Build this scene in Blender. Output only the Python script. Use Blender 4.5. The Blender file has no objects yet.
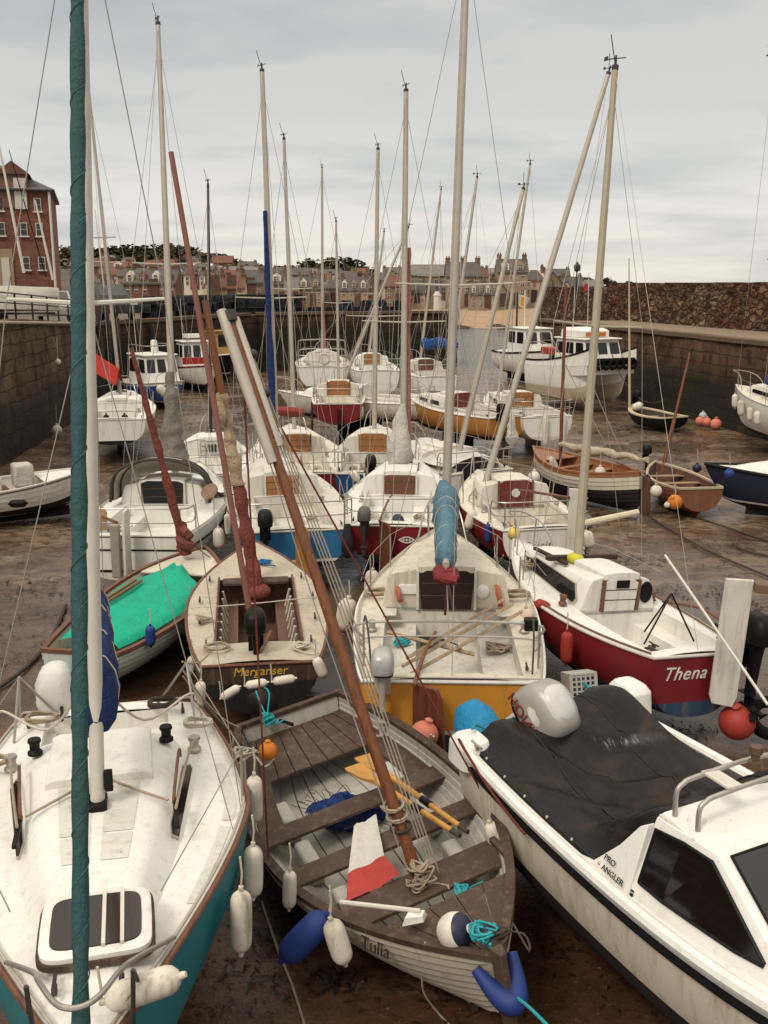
import bpy, bmesh, math, random
from mathutils import Vector, Matrix, noise
random.seed(7)
R = math.radians
sc = bpy.context.scene
COL = sc.collection
# ---------------------------------------------------------------- camera geometry
F = 1000.0; PITCH = math.atan(227 / F); CAMH = 5.5
def ray(px, py):
    x = (px - 384) / F; y = (512 - py) / F
    return Vector((x, math.cos(PITCH) + y * math.sin(PITCH), -math.sin(PITCH) + y * math.cos(PITCH)))
CAM = Vector((0, 0, CAMH))
def G(px, py, z=0.0):
    d = ray(px, py); return CAM + d * ((z - CAMH) / d.z)
def V(px, py, Y):
    d = ray(px, py); return CAM + d * (Y / d.y)
def depth(p):
    return p.y * math.cos(PITCH) + (CAMH - p.z) * math.sin(PITCH)
def lerp(a, b, t): return a + (b - a) * t
def sm(a, b, x):
    t = max(0, min(1, (x - a) / (b - a))); return t * t * (3 - 2 * t)
def nz(x, y=0, z=0): return noise.noise(Vector((x, y, z)))
# ---------------------------------------------------------------- materials
MATS = {}
class NT:
    def __init__(s, name):
        s.m = bpy.data.materials.new(name); s.m.use_nodes = True
        s.t = s.m.node_tree; s.b = s.t.nodes['Principled BSDF']
    def n(s, typ, **kw):
        nd = s.t.nodes.new(typ)
        for k, v in kw.items():
            if k in nd.inputs: nd.inputs[k].default_value = v
            else: setattr(nd, k, v)
        return nd
    def l(s, a, b): s.t.links.new(a, b)
    def coord(s, which='Object', scale=(1, 1, 1)):
        c = s.n('ShaderNodeTexCoord'); m = s.n('ShaderNodeMapping'); m.inputs['Scale'].default_value = scale
        s.l(c.outputs[which], m.inputs['Vector']); return m.outputs['Vector']
    def noise(s, vec, scale, detail=4, rough=.55, dist=0):
        n = s.n('ShaderNodeTexNoise'); n.inputs['Scale'].default_value = scale
        n.inputs['Detail'].default_value = detail; n.inputs['Roughness'].default_value = rough
        n.inputs['Distortion'].default_value = dist
        s.l(vec, n.inputs['Vector']); return n.outputs['Fac']
    def ramp(s, fac, stops):
        r = s.n('ShaderNodeValToRGB'); e = r.color_ramp.elements
        while len(e) < len(stops): e.new(.5)
        for i, (p, c) in enumerate(stops):
            e[i].position = p; e[i].color = (*c, 1) if len(c) == 3 else c
        s.l(fac, r.inputs['Fac']); return r.outputs['Color']
    def frange(s, fac, a, b, lo, hi):
        r = s.n('ShaderNodeMapRange'); r.inputs[1].default_value = a; r.inputs[2].default_value = b
        r.inputs[3].default_value = lo; r.inputs[4].default_value = hi
        s.l(fac, r.inputs[0]); return r.outputs[0]
    def mix(s, fac, a, b, typ='MIX'):
        m = s.n('ShaderNodeMix', data_type='RGBA', blend_type=typ)
        for sock, v in ((m.inputs[0], fac), (m.inputs[6], a), (m.inputs[7], b)):
            if isinstance(v, bpy.types.NodeSocket): s.l(v, sock)
            elif isinstance(v, (int, float)): sock.default_value = v
            else: sock.default_value = (*v, 1)
        return m.outputs[2]
    def bump(s, h, strength=.3, dist=.02):
        b = s.n('ShaderNodeBump'); b.inputs['Strength'].default_value = strength; b.inputs['Distance'].default_value = dist
        s.l(h, b.inputs['Height']); s.l(b.outputs[0], s.b.inputs['Normal'])
    def col(s, c):
        if isinstance(c, bpy.types.NodeSocket): s.l(c, s.b.inputs['Base Color'])
        else: s.b.inputs['Base Color'].default_value = (*c, 1)
    def rough(s, r):
        if isinstance(r, bpy.types.NodeSocket): s.l(r, s.b.inputs['Roughness'])
        else: s.b.inputs['Roughness'].default_value = r
def cached(f):
    def g(*a):
        k = (f.__name__, a)
        if k not in MATS: MATS[k] = f(*a)
        return MATS[k]
    return g
@cached
def paint(c, rough=.35, dirt=.35, dirtc=(.20, .15, .10)):
    """painted or moulded boat surface with wear, streaks and grime"""
    n = NT('boat_paint'); v = n.coord('Object')
    a = n.noise(v, 1.7, 5, .6); st = n.noise(n.coord('Object', (7, 7, .8)), 1.6, 4, .6); sp = n.noise(v, 38, 3, .6)
    f1 = n.frange(a, .45, .75, 0, dirt); f2 = n.frange(st, .52, .72, 0, min(1, dirt * 1.25)); f3 = n.frange(sp, .64, .72, 0, min(1, dirt * 1.5))
    k = n.mix(f1, c, tuple(lerp(x, y, .55) for x, y in zip(c, dirtc)))
    k = n.mix(f2, k, tuple(lerp(x, y, .7) for x, y in zip(c, dirtc))); k = n.mix(f3, k, dirtc)
    n.col(k); n.rough(n.frange(a, .3, .7, rough, min(1, rough + .3)))
    n.b.inputs['Specular IOR Level'].default_value = .35; n.bump(n.noise(v, 9, 3), .06, .01); return n.m
@cached
def wood(c, rough=.4, axis=0, grain=.55):
    n = NT('wood'); s = [14, 14, 14]; s[axis] = .9
    v = n.coord('Object', tuple(s)); a = n.noise(v, 2.2, 6, .65, .6); b = n.noise(n.coord('Object'), 2.3, 3)
    dark = tuple(x * (1 - grain) for x in c); lite = tuple(min(1, x * 1.25) for x in c)
    k = n.ramp(a, [(.3, dark), (.5, c), (.72, lite)])
    k = n.mix(n.frange(b, .5, .75, 0, .45), k, tuple(x * .55 + .03 for x in c))
    n.col(k); n.rough(n.frange(b, .3, .7, rough, min(1, rough + .25))); n.bump(a, .2, .006); return n.m
@cached
def cloth(c, rough=.8, fold=9.0, amt=.5):
    n = NT('cloth'); v = n.coord('Object'); a = n.noise(v, fold, 4, .55, .5); w = n.noise(v, 1.8, 4)
    k = n.mix(n.frange(w, .42, .72, 0, .6), c, tuple(x * .62 + .015 for x in c))
    k = n.mix(n.frange(a, .55, .8, 0, .3), k, tuple(min(1, x * 1.25 + .02) for x in c))
    n.col(k); n.rough(rough); w2 = n.noise(n.coord('Object', (1, 1, .45)), fold * 2.3, 3, .6, 1.5); hh = n.n('ShaderNodeMath', operation='MULTIPLY_ADD'); n.l(w2, hh.inputs[0]); hh.inputs[1].default_value = .5; n.l(a, hh.inputs[2]); n.b.inputs['Specular IOR Level'].default_value = .2; n.bump(hh.outputs[0], min(1, amt * 1.3), .06); return n.m
@cached
def plain(c, rough=.5, metal=0.0, bump=0.0, spec=.3):
    n = NT('plain_surface'); v = n.coord('Object'); a = n.noise(v, 6, 4, .6)
    n.col(n.mix(n.frange(a, .4, .75, 0, .5), c, tuple(x * .7 for x in c)))
    n.rough(n.frange(a, .3, .7, rough * .85, min(1, rough * 1.25))); n.b.inputs['Metallic'].default_value = metal; n.b.inputs['Specular IOR Level'].default_value = spec
    if bump: n.bump(n.noise(v, 40, 4), bump, .01)
    return n.m
@cached
def glass(c=(.012, .011, .01)):
    n = NT('dark_window'); n.col(c); n.b.inputs['Roughness'].default_value = .06
    n.b.inputs['Specular IOR Level'].default_value = .6; return n.m
@cached
def tint_glass(alpha=.55):
    n = NT('tinted_window'); n.col((.02, .014, .01)); n.rough(.03)
    n.b.inputs['Alpha'].default_value = alpha; n.b.inputs['Specular IOR Level'].default_value = .7; return n.m
@cached
def stone_wall(cols, bw=.9, bh=.42, tide=2.3, damp=1.0):
    n = NT('harbour_masonry'); u = n.coord('UV')
    d = n.noise(u, .8, 3); dv = n.n('ShaderNodeVectorMath', operation='ADD')
    nn = n.n('ShaderNodeTexNoise'); nn.inputs['Scale'].default_value = 1.3; n.l(u, nn.inputs['Vector'])
    sc_ = n.n('ShaderNodeVectorMath', operation='SCALE'); sc_.inputs['Scale'].default_value = .19
    n.l(nn.outputs['Color'], sc_.inputs[0]); n.l(u, dv.inputs[0]); n.l(sc_.outputs[0], dv.inputs[1])
    br = n.n('ShaderNodeTexBrick'); n.l(dv.outputs[0], br.inputs['Vector'])
    br.inputs['Color1'].default_value = (1, 1, 1, 1); br.inputs['Color2'].default_value = (0, 0, 0, 1); br.inputs['Mortar'].default_value = (.5, .5, .5, 1)
    br.inputs['Scale'].default_value = 1; br.inputs['Brick Width'].default_value = bw; br.inputs['Row Height'].default_value = bh
    br.squash = .62; br.squash_frequency = 3; br.offset_frequency = 2; br.inputs['Mortar Size'].default_value = .024; br.inputs['Mortar Smooth'].default_value = .4; br.inputs['Bias'].default_value = 0
    fine = n.noise(n.coord('Object'), 5, 6, .7); big = n.noise(n.coord('Object'), .35, 4)
    stone = n.mix(br.outputs['Color'], cols[0], cols[1])
    stone = n.mix(n.frange(big, .4, .65, 0, .8), stone, cols[2])
    stone = n.mix(n.frange(fine, .35, .75, 0, .75), stone, tuple(x * .4 for x in cols[1]))
    stone = n.mix(n.frange(br.outputs['Fac'], 0, 1, 0, .75), stone, tuple(x * .3 for x in cols[0]))
    lo_ = n.noise(n.coord('Object', (1, 1, .55)), 1.3, 6, .75); stone = n.mix(n.frange(lo_, .46, .62, 0, .85), stone, tuple(x * .28 for x in cols[2]))
    geo = n.n('ShaderNodeNewGeometry'); sx = n.n('ShaderNodeSeparateXYZ'); n.l(geo.outputs['Position'], sx.inputs[0])
    ad = n.n('ShaderNodeMath', operation='MULTIPLY_ADD'); n.l(big, ad.inputs[0]); ad.inputs[1].default_value = 1.5; n.l(sx.outputs['Z'], ad.inputs[2])
    wet = n.frange(ad.outputs[0], tide + .35, tide + 1.25, .93 * damp, 0)
    n.col(n.mix(wet, stone, n.mix(br.outputs['Color'], (.012, .010, .006), (.022, .018, .010))))
    n.rough(n.frange(wet, 0, 1, .92, .7)); n.b.inputs['Specular IOR Level'].default_value = .2
    inv = n.n('ShaderNodeMath', operation='SUBTRACT'); inv.inputs[0].default_value = 1; n.l(br.outputs['Fac'], inv.inputs[1])
    h = n.n('ShaderNodeMath', operation='MULTIPLY_ADD'); n.l(fine, h.inputs[0]); h.inputs[1].default_value = .8; n.l(inv.outputs[0], h.inputs[2])
    n.bump(h.outputs[0], .9, .09); return n.m
@cached
def rubble_wall(_=0):
    n = NT('rubble_masonry'); u0 = n.coord('UV', (2.1, 3.4, 1)); nn = n.n('ShaderNodeTexNoise'); nn.inputs['Scale'].default_value = 2.2; nn.inputs['Detail'].default_value = 3; n.l(u0, nn.inputs['Vector'])
    sc_ = n.n('ShaderNodeVectorMath', operation='SCALE'); sc_.inputs['Scale'].default_value = .55; n.l(nn.outputs['Color'], sc_.inputs[0]); ad_ = n.n('ShaderNodeVectorMath', operation='ADD'); n.l(u0, ad_.inputs[0]); n.l(sc_.outputs[0], ad_.inputs[1]); u = ad_.outputs[0]
    vo = n.n('ShaderNodeTexVoronoi', feature='F1'); n.l(u, vo.inputs['Vector']); vo.inputs['Scale'].default_value = 1.0
    ve = n.n('ShaderNodeTexVoronoi', feature='DISTANCE_TO_EDGE'); n.l(u, ve.inputs['Vector']); ve.inputs['Scale'].default_value = 1.0
    sx = n.n('ShaderNodeSeparateColor'); n.l(vo.outputs['Color'], sx.inputs[0])
    fine = n.noise(n.coord('Object'), 4, 7, .75); big = n.noise(n.coord('Object'), .3, 4)
    k = n.ramp(sx.outputs[0], [(0, (.070, .038, .023)), (.4, (.155, .085, .050)), (.75, (.22, .130, .080)), (1, (.32, .22, .14))])
    k = n.mix(n.frange(big, .45, .7, 0, .55), k, (.16, .05, .025))
    k = n.mix(n.frange(fine, .45, .7, 0, .9), k, (.02, .012, .008))
    k = n.mix(n.frange(ve.outputs['Distance'], .0, .12, .7, 0), k, (.014, .009, .006))
    n.col(k); n.rough(.95); n.b.inputs['Specular IOR Level'].default_value = .15
    h = n.n('ShaderNodeMath', operation='MULTIPLY_ADD'); n.l(n.frange(ve.outputs['Distance'], 0, .2, 0, 1), h.inputs[0]); h.inputs[1].default_value = 1.2; n.l(fine, h.inputs[2])
    n.bump(h.outputs[0], 1.0, .14); return n.m
@cached
def brickwork(c1, c2, sx=1.0):
    n = NT('brickwork'); br = n.n('ShaderNodeTexBrick'); n.l(n.coord('UV'), br.inputs['Vector']); a = n.noise(n.coord('Object'), .5, 5, .6)
    br.inputs['Color1'].default_value = (*c1, 1); br.inputs['Color2'].default_value = (*c2, 1); br.inputs['Mortar'].default_value = (*[x * .6 + .05 for x in c1], 1)
    br.inputs['Scale'].default_value = 1; br.inputs['Brick Width'].default_value = .5 * sx; br.inputs['Row Height'].default_value = .2 * sx; br.inputs['Mortar Size'].default_value = .02 * sx
    n.col(n.mix(n.frange(a, .4, .7, 0, .6), br.outputs['Color'], tuple(x * .5 for x in c1))); n.rough(.9)
    n.bump(br.outputs['Fac'], .3, -.02); return n.m
@cached
def render_wall(c, v=.35):
    n = NT('house_wall'); a = n.noise(n.coord('Object'), .9, 5, .65); b = n.noise(n.coord('Object', (2, 2, 3.5)), 2.2, 3, .7)
    k = n.mix(n.frange(a, .4, .7, 0, v), c, tuple(x * .55 for x in c)); k = n.mix(n.frange(b, .5, .75, 0, v), k, tuple(x * .6 for x in c))
    n.col(k); n.rough(.9); return n.m
@cached
def roofing(c):
    n = NT('roof_tiles'); w = n.n('ShaderNodeTexWave', bands_direction='Z'); n.l(n.coord('Object'), w.inputs['Vector']); w.inputs['Scale'].default_value = 1.2
    w.inputs['Distortion'].default_value = .6
    a = n.noise(n.coord('Object'), 1.1, 5, .7); k = n.mix(n.frange(a, .35, .7, 0, .75), c, tuple(x * .45 for x in c))
    n.col(n.mix(n.frange(w.outputs['Fac'], .3, .8, .25, 0), k, tuple(x * .5 for x in c))); n.rough(.85); return n.m
@cached
def foliage(c1, c2):
    n = NT('foliage'); oi = n.n('ShaderNodeNewGeometry'); a = n.noise(n.coord('Object'), .45, 4, .7)
    k = n.mix(oi.outputs['Random Per Island'], c1, c2); k = n.mix(n.frange(a, .4, .65, 0, .6), k, tuple(x * .5 for x in c1))
    n.col(k); n.rough(.85); n.b.inputs['Specular IOR Level'].default_value = .2; return n.m
# palette
WHITE = (.72, .70, .64); CREAM = (.60, .545, .44); OLDWHITE = (.60, .57, .50)
gel = paint(WHITE, .32, .30); gel_old = paint(OLDWHITE, .42, .5); gel_cream = paint(CREAM, .42, .6)
gel_clean = paint((.74, .715, .66), .34, .34, (.30, .24, .16))
varnish = wood((.19, .065, .02), .32); varnish_z = wood((.17, .055, .018), .32, 2); teak = wood((.15, .06, .03), .5); orange_wood = wood((.42, .17, .035), .35, 2)
brownpaint = paint((.052, .029, .020), .55, .5); mahog = wood((.16, .045, .022), .35, 2)
alu = plain((.47, .42, .35), .45, .25); alu_dark = plain((.05, .045, .04), .5, .2); alu_white = plain((.60, .56, .49), .45)
steel = plain((.42, .39, .35), .42, .7); wire = plain((.34, .31, .27), .5, .2); rope_m = plain((.34, .27, .19), .9, 0, .4); rope_w = plain((.52, .46, .37), .9, 0, .4)
rope_dark = plain((.06, .045, .035), .9, 0, .4); rope_teal = plain((.03, .30, .33), .8, 0, .4); rope_red = plain((.13, .028, .02), .85, 0, .4)
black = plain((.006, .0055, .005), .48, 0, 0, .2); rubber = plain((.006, .0055, .005), .7, 0, 0, .15); antifoul_dark = paint((.012, .010, .009), .8, .5, (.035, .026, .018))
antifoul_red = paint((.10, .022, .018), .75, .5); antifoul_blue = paint((.02, .05, .10), .7, .5)
red_hull = paint((.175, .014, .018), .28, .38, (.08, .03, .02)); blue_hull = paint((.03, .16, .33), .32, .35, (.04, .05, .06)); navy = paint((.012, .018, .042), .3, .3, (.05, .04, .035))
yellow_hull = paint((.62, .27, .035), .35, .38); teal_hull = paint((.015, .17, .19), .3, .3, (.03, .06, .06)); orange_hull = paint((.42, .17, .03), .35, .35)
fender_m = paint((.66, .60, .50), .45, .8, (.14, .09, .05)); fender_blue = paint((.014, .035, .17), .45, .5, (.03, .03, .05)); fender_red = paint((.30, .03, .022), .5, .5, (.1, .03, .02))
orange_m = paint((.62, .19, .02), .5, .5, (.25, .08, .02)); pink_m = paint((.62, .20, .13), .55, .5, (.3, .1, .06)); yellow_m = paint((.65, .48, .10), .45, .3)
# ---------------------------------------------------------------- mesh builder
class MB:
    def __init__(s): s.v = []; s.f = []; s.mi = []; s.uv = None
    def vert(s, p): s.v.append(Vector(p)); return len(s.v) - 1
    def face(s, idx, m=0): s.f.append(tuple(idx)); s.mi.append(m)
    def poly(s, pts, m=0): s.face([s.vert(p) for p in pts], m)
    def grid(s, rows, m=0, closed=False, mf=None):
        """rows of equal length point lists; faces between neighbours"""
        ids = [[s.vert(p) for p in r] for r in rows]
        n = len(ids[0])
        for i in range(len(ids) - 1):
            for j in range(n if closed else n - 1):
                k = (j + 1) % n
                s.face((ids[i][j], ids[i][k], ids[i + 1][k], ids[i + 1][j]), mf(i, j) if mf else m)
        return ids
    def loft(s, rings, m=0, caps=True, mf=None):
        ids = s.grid(rings, m, True, mf)
        if caps: s.face(ids[0][::-1], m); s.face(ids[-1], m)
        return ids
    def box(s, c, d, rot=None, m=0):
        c = Vector(c); x, y, z = d[0] / 2, d[1] / 2, d[2] / 2
        P = [Vector(q) for q in ((-x, -y, -z), (x, -y, -z), (x, y, -z), (-x, y, -z), (-x, -y, z), (x, -y, z), (x, y, z), (-x, y, z))]
        if rot is not None: P = [rot @ p for p in P]
        i = [s.vert(p + c) for p in P]
        for f in ((0, 3, 2, 1), (4, 5, 6, 7), (0, 1, 5, 4), (1, 2, 6, 5), (2, 3, 7, 6), (3, 0, 4, 7)): s.face([i[k] for k in f], m)
    def tube(s, path, r, n=8, m=0, sq=(1, 1), caps=True, wob=0.0, seed=0.0):
        path = [Vector(p) for p in path]; N = len(path)
        rs = r if isinstance(r, (list, tuple)) else [r] * N
        up = None; rings = []
        for i, p in enumerate(path):
            t = (path[min(i + 1, N - 1)] - path[max(i - 1, 0)])
            if t.length < 1e-9: t = Vector((0, 0, 1))
            t.normalize()
            if up is None:
                up = Vector((0, 0, 1)) if abs(t.z) < .9 else Vector((0, 1, 0))
            a = (up - t * up.dot(t))
            if a.length < 1e-6: a = t.orthogonal()
            a.normalize(); b = t.cross(a); up = a
            rg = []
            for k in range(n):
                an = 2 * math.pi * k / n; q = rs[i]
                if wob: q *= 1 + wob * (nz(p.x * 4 + math.cos(an) * 1.3 + seed, p.y * 4 + math.sin(an) * 1.3, p.z * 4) + .55 * nz(p.x * 9 + math.cos(an) * 3.1 + seed, p.y * 9 + math.sin(an) * 3.1, p.z * 7))
                rg.append(p + a * (math.cos(an) * q * sq[1]) + b * (math.sin(an) * q * sq[0]))
            rings.append(rg)
        s.loft(rings, m, caps)
    def lathe(s, prof, c=(0, 0, 0), axis=None, n=16, m=0, mf=None):
        """prof: list of (r, h) along axis"""
        c = Vector(c); ax = Vector(axis if axis is not None else (0, 0, 1)).normalized()
        a = ax.orthogonal().normalized(); b = ax.cross(a)
        rings = [[c + ax * h + (a * math.cos(2 * math.pi * k / n) + b * math.sin(2 * math.pi * k / n)) * max(r, .0005) for k in range(n)] for r, h in prof]
        s.loft(rings, m, True, mf)
    def panel(s, q, u0, u1, v0, v1, off=.004, th=.012, m=0, inset=None):
        """thin slab on the bilinear face q=(p00,p10,p11,p01)"""
        q = [Vector(p) for p in q]
        B = lambda u, v: (q[0] * (1 - u) + q[1] * u) * (1 - v) + (q[3] * (1 - u) + q[2] * u) * v
        nrm = (q[1] - q[0]).cross(q[3] - q[0]).normalized()
        P = [B(u0, v0), B(u1, v0), B(u1, v1), B(u0, v1)] if inset is None else [B(*w) for w in inset]
        lo = [s.vert(p + nrm * off) for p in P]; hi = [s.vert(p + nrm * (off + th)) for p in P]; k = len(P)
        s.face(lo[::-1], m); s.face(hi, m)
        for i in range(k): s.face((lo[i], lo[(i + 1) % k], hi[(i + 1) % k], hi[i]), m)
    def sphere(s, c, r, n=14, sq=(1, 1, 1), m=0):
        rings = []
        for i in range(1, n):
            ph = math.pi * i / n
            rings.append([Vector(c) + Vector((r * math.sin(ph) * math.cos(2 * math.pi * k / (n * 2)) * sq[0], r * math.sin(ph) * math.sin(2 * math.pi * k / (n * 2)) * sq[1], -r * math.cos(ph) * sq[2])) for k in range(n * 2)])
        s.loft(rings, m)
    def xf(s, M):
        s.v = [M @ p for p in s.v]; return s
    def build(s, name, mat, parent=None, smooth=40, bevel=0, weld=True, uvs=None):
        me = bpy.data.meshes.new(name); me.from_pydata([tuple(p) for p in s.v], [], s.f)
        mats = mat if isinstance(mat, (list, tuple)) else [mat]
        for q in mats: me.materials.append(q)
        me.polygons.foreach_set('material_index', [min(i, len(mats) - 1) for i in s.mi])
        if uvs:
            ul = me.uv_layers.new(name='UVMap')
            for lp in me.loops: ul.data[lp.index].uv = uvs[lp.vertex_index]
        bm = bmesh.new(); bm.from_mesh(me)
        if weld: bmesh.ops.remove_doubles(bm, verts=bm.verts, dist=1e-4)
        bmesh.ops.recalc_face_normals(bm, faces=bm.faces)
        bm.to_mesh(me); bm.free()
        if smooth:
            me.polygons.foreach_set('use_smooth', [True] * len(me.polygons)); me.set_sharp_from_angle(angle=R(smooth))
        o = bpy.data.objects.new(name, me); COL.objects.link(o)
        if parent: o.parent = parent
        if bevel:
            b = o.modifiers.new('bevel', 'BEVEL'); b.width = bevel; b.segments = 2; b.limit_method = 'ANGLE'; b.angle_limit = R(35)
        return o
def tag(o, label=None, cat=None, group=None, kind=None):
    if label: o['label'] = label
    if cat: o['category'] = cat
    if group: o['group'] = group
    if kind: o['kind'] = kind
    return o
def empty(name, loc, rz=0.0, rx=0.0, ry=0.0):
    o = bpy.data.objects.new(name, None); COL.objects.link(o); o.location = loc; o.rotation_euler = (rx, ry, rz); o.empty_display_size = .2
    return o
def part_tube(name, path, r, mat, parent=None, n=8, **k):
    m = MB(); m.tube(path, r, n, **k); return m.build(name, mat, parent)
def sag(a, b, d, n=12):
    a, b = Vector(a), Vector(b)
    return [a.lerp(b, i / n) - Vector((0, 0, d * 4 * (i / n) * (1 - i / n))) for i in range(n + 1)]
def smooth_path(pts, n=6):
    P = [Vector(p) for p in pts]; out = []
    for i in range(len(P) - 1):
        p0, p1, p2, p3 = P[max(i - 1, 0)], P[i], P[i + 1], P[min(i + 2, len(P) - 1)]
        for k in range(n):
            t = k / n
            out.append(.5 * ((2 * p1) + (p2 - p0) * t + (2 * p0 - 5 * p1 + 4 * p2 - p3) * t * t + (3 * p1 - p0 - 3 * p2 + p3) * t ** 3))
    out.append(P[-1]); return out
def sring(cx, cy, z, a, b, e=3.5, k=20):
    out = []
    for i in range(k):
        t = 2 * math.pi * i / k; c, s_ = math.cos(t), math.sin(t)
        out.append(Vector((cx + a * math.copysign(abs(c) ** (2 / e), c), cy + b * math.copysign(abs(s_) ** (2 / e), s_), z)))
    return out
def lettering(name, txt, size, M, mat, parent, shear=0.0, ext=.004, spacing=1.0):
    cu = bpy.data.curves.new(name, 'FONT'); cu.body = txt; cu.size = size; cu.shear = shear; cu.extrude = ext; cu.align_x = 'CENTER'; cu.align_y = 'CENTER'; cu.space_character = spacing
    cu.resolution_u = 4
    t = bpy.data.objects.new(name, cu); COL.objects.link(t); bpy.context.view_layer.update()
    dg = bpy.context.evaluated_depsgraph_get(); me = bpy.data.meshes.new_from_object(t.evaluated_get(dg)); bpy.data.objects.remove(t)
    me.transform(M); me.materials.clear(); me.materials.append(mat)
    o = bpy.data.objects.new(name, me); COL.objects.link(o); o.parent = parent; return o
def basis(o, x, y):
    x = Vector(x).normalized(); y = Vector(y); y = (y - x * x.dot(y)).normalized(); z = x.cross(y)
    return Matrix(((x.x, y.x, z.x, o[0]), (x.y, y.y, z.y, o[1]), (x.z, y.z, z.z, o[2]), (0, 0, 0, 1)))
# ---------------------------------------------------------------- boats
class Boat:
    def __init__(s, name, label, cat, stern, bow, zs, zb, B, Bt=.7, tm=.4, p=1.8, zk=.25, wl=.6, sagz=.06, n0=2.7, n1=1.5, rake=.45, trake=0.0, heel=0.0, group=None, world=False, head=None, L=None):
        A = Vector(stern) if world else G(*stern, zs)
        if head is None:
            Bw = Vector(bow) if world else G(*bow, zb)
            d = Vector((Bw.x - A.x, Bw.y - A.y, 0)); s.L = L or d.length; s.head = math.atan2(d.y, d.x)
        else: s.L = L; s.head = R(head)
        s.root = empty(name, (A.x, A.y, 0), s.head, R(heel)); tag(s.root, label, cat, group)
        s.M = Matrix.Translation((A.x, A.y, 0)) @ Matrix.Rotation(s.head, 4, 'Z') @ Matrix.Rotation(R(heel), 4, 'X'); s.Mi = s.M.inverted()
        s.zs, s.zb, s.B, s.Bt, s.tm, s.p, s.zk, s.wl, s.sagz, s.n0, s.n1, s.rake, s.trake = zs, zb, B, Bt, tm, p, zk, wl, sagz, n0, n1, rake, trake
    def lc(s, w): return s.Mi @ Vector(w)
    def half(s, t):
        if t < s.tm: f = 1 - (1 - s.Bt) * ((s.tm - t) / s.tm) ** 2
        else: f = 1 - ((t - s.tm) / (1 - s.tm)) ** s.p
        return max(.5 * s.B * f, .012)
    def zsh(s, t): return lerp(s.zs, s.zb, t ** 1.6) - s.sagz * math.sin(math.pi * t)
    def zkl(s, t): return s.zk + .12 * max(0, (.25 - t) / .25) ** 1.5 + .30 * max(0, (t - .72) / .28) ** 2.2
    def pt(s, t, q, sd, off=0.0, shrink=0.0):
        zsh, zk = s.zsh(t), s.zkl(t); n = lerp(s.n0, s.n1, t ** 1.3); q = max(0, min(1, q))
        y = max(0, s.half(t) - shrink) * max(0, 1 - q ** n) ** (1 / n)
        if y > .004: y += off
        x = t * s.L - s.rake * q ** 1.2 * t ** 7 + s.trake * q * (1 - t) ** 7
        return Vector((x, sd * y, zsh - (zsh - zk) * q))
    def sheer(s, t, sd, inset=0.0, dz=0.0):
        return Vector((t * s.L, sd * max(0, s.half(t) - inset), s.zsh(t) + dz))
    def ts(s, n=26, extra=()):
        base = [i / n for i in range(n + 1)] + [.93, .975, .99] + list(extra)
        out = []
        for t in sorted(base):
            if not out or t - out[-1] > 1e-4: out.append(t)
        return out
    def hull(s, mats, strakes=0, band=False, out=.016, name='hull', transom=None, nb=6):
        """mats: topside, boot, bottom, sheer band, transom"""
        m = MB(); T = s.ts()
        def qs(t):
            D = s.zsh(t) - s.zkl(t); qw = min(.92, (s.zsh(t) - s.wl) / D); qb = min(.95, (s.zsh(t) - s.wl + .05) / D)
            if strakes:
                L = []
                for i in range(strakes):
                    L += [(i / strakes * .97, 0.0 if i else 0.0), ((i + 1) / strakes * .97, out * (1 if t < .985 else 0))]
                return L + [(1, 0)]
            return [(qw * i / 6, 0) for i in range(7)] + [(qb, 0)] + [(qb + (1 - qb) * (1 - (1 - k / nb) ** 1.8), 0) for k in range(1, nb + 1)]
        def mid(j):
            if strakes:
                if band and j < 2: return 3
                qm = (j // 2 + .5) / strakes; return 0 if s.zs - (s.zs - s.zk) * qm > s.wl else 2
            return 3 if (band and j == 0) else 0 if j < 6 else 1 if j == 6 else 2
        for sd in (1, -1):
            m.grid([[s.pt(t, q, sd, o) for q, o in qs(t)] for t in T], mf=lambda i, j: mid(j))
        for t, mm in ((0, transom), (1, None)):
            Q = qs(t)
            m.grid([[s.pt(t, q, 1, o if not t == 0 or True else 0) for q, o in Q], [s.pt(t, q, -1, o) for q, o in Q]], mf=lambda i, j: (4 if (mm and mid(j) in (0, 3)) else mid(j)))
        mats = list(mats) + [mats[0]] * (5 - len(mats))
        if transom: mats[4] = transom
        s.hullo = m.build(name, mats, s.root, smooth=28 if strakes else 45); return s.hullo
    def deck(s, mat, ck=None, camber=.05, dz=0.0, seat=.26, sole=.55, name='deck', ckmat=None, inset=0.0):
        m = MB(); t0, t1, cw = ck if ck else (9, 9, 0)
        T = s.ts(extra=(t0, t1) if ck else ())
        T = [t for t in T if not ck or abs(t - t0) < 1e-6 or abs(t - t1) < 1e-6 or min(abs(t - t0), abs(t - t1)) > .008]
        rows = []; cws = []
        for t in T:
            b = max(.01, s.half(t) - inset); c = min(cw or .3, b * .8); cws.append(c)
            ys = [-b, -(b + c) / 2, -c, -c / 2, 0, c / 2, c, (b + c) / 2, b]
            rows.append([Vector((t * s.L, y, s.zsh(t) + dz + camber * (1 - (y / b) ** 2) * min(1, b / .5))) for y in ys])
        ids = [[m.vert(p) for p in r] for r in rows]
        for i in range(len(T) - 1):
            hole = ck and T[i] >= t0 - 1e-6 and T[i + 1] <= t1 + 1e-6
            for j in range(8):
                if hole and 2 <= j <= 5: continue
                m.face((ids[i][j], ids[i][j + 1], ids[i + 1][j + 1], ids[i + 1][j]))
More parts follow.
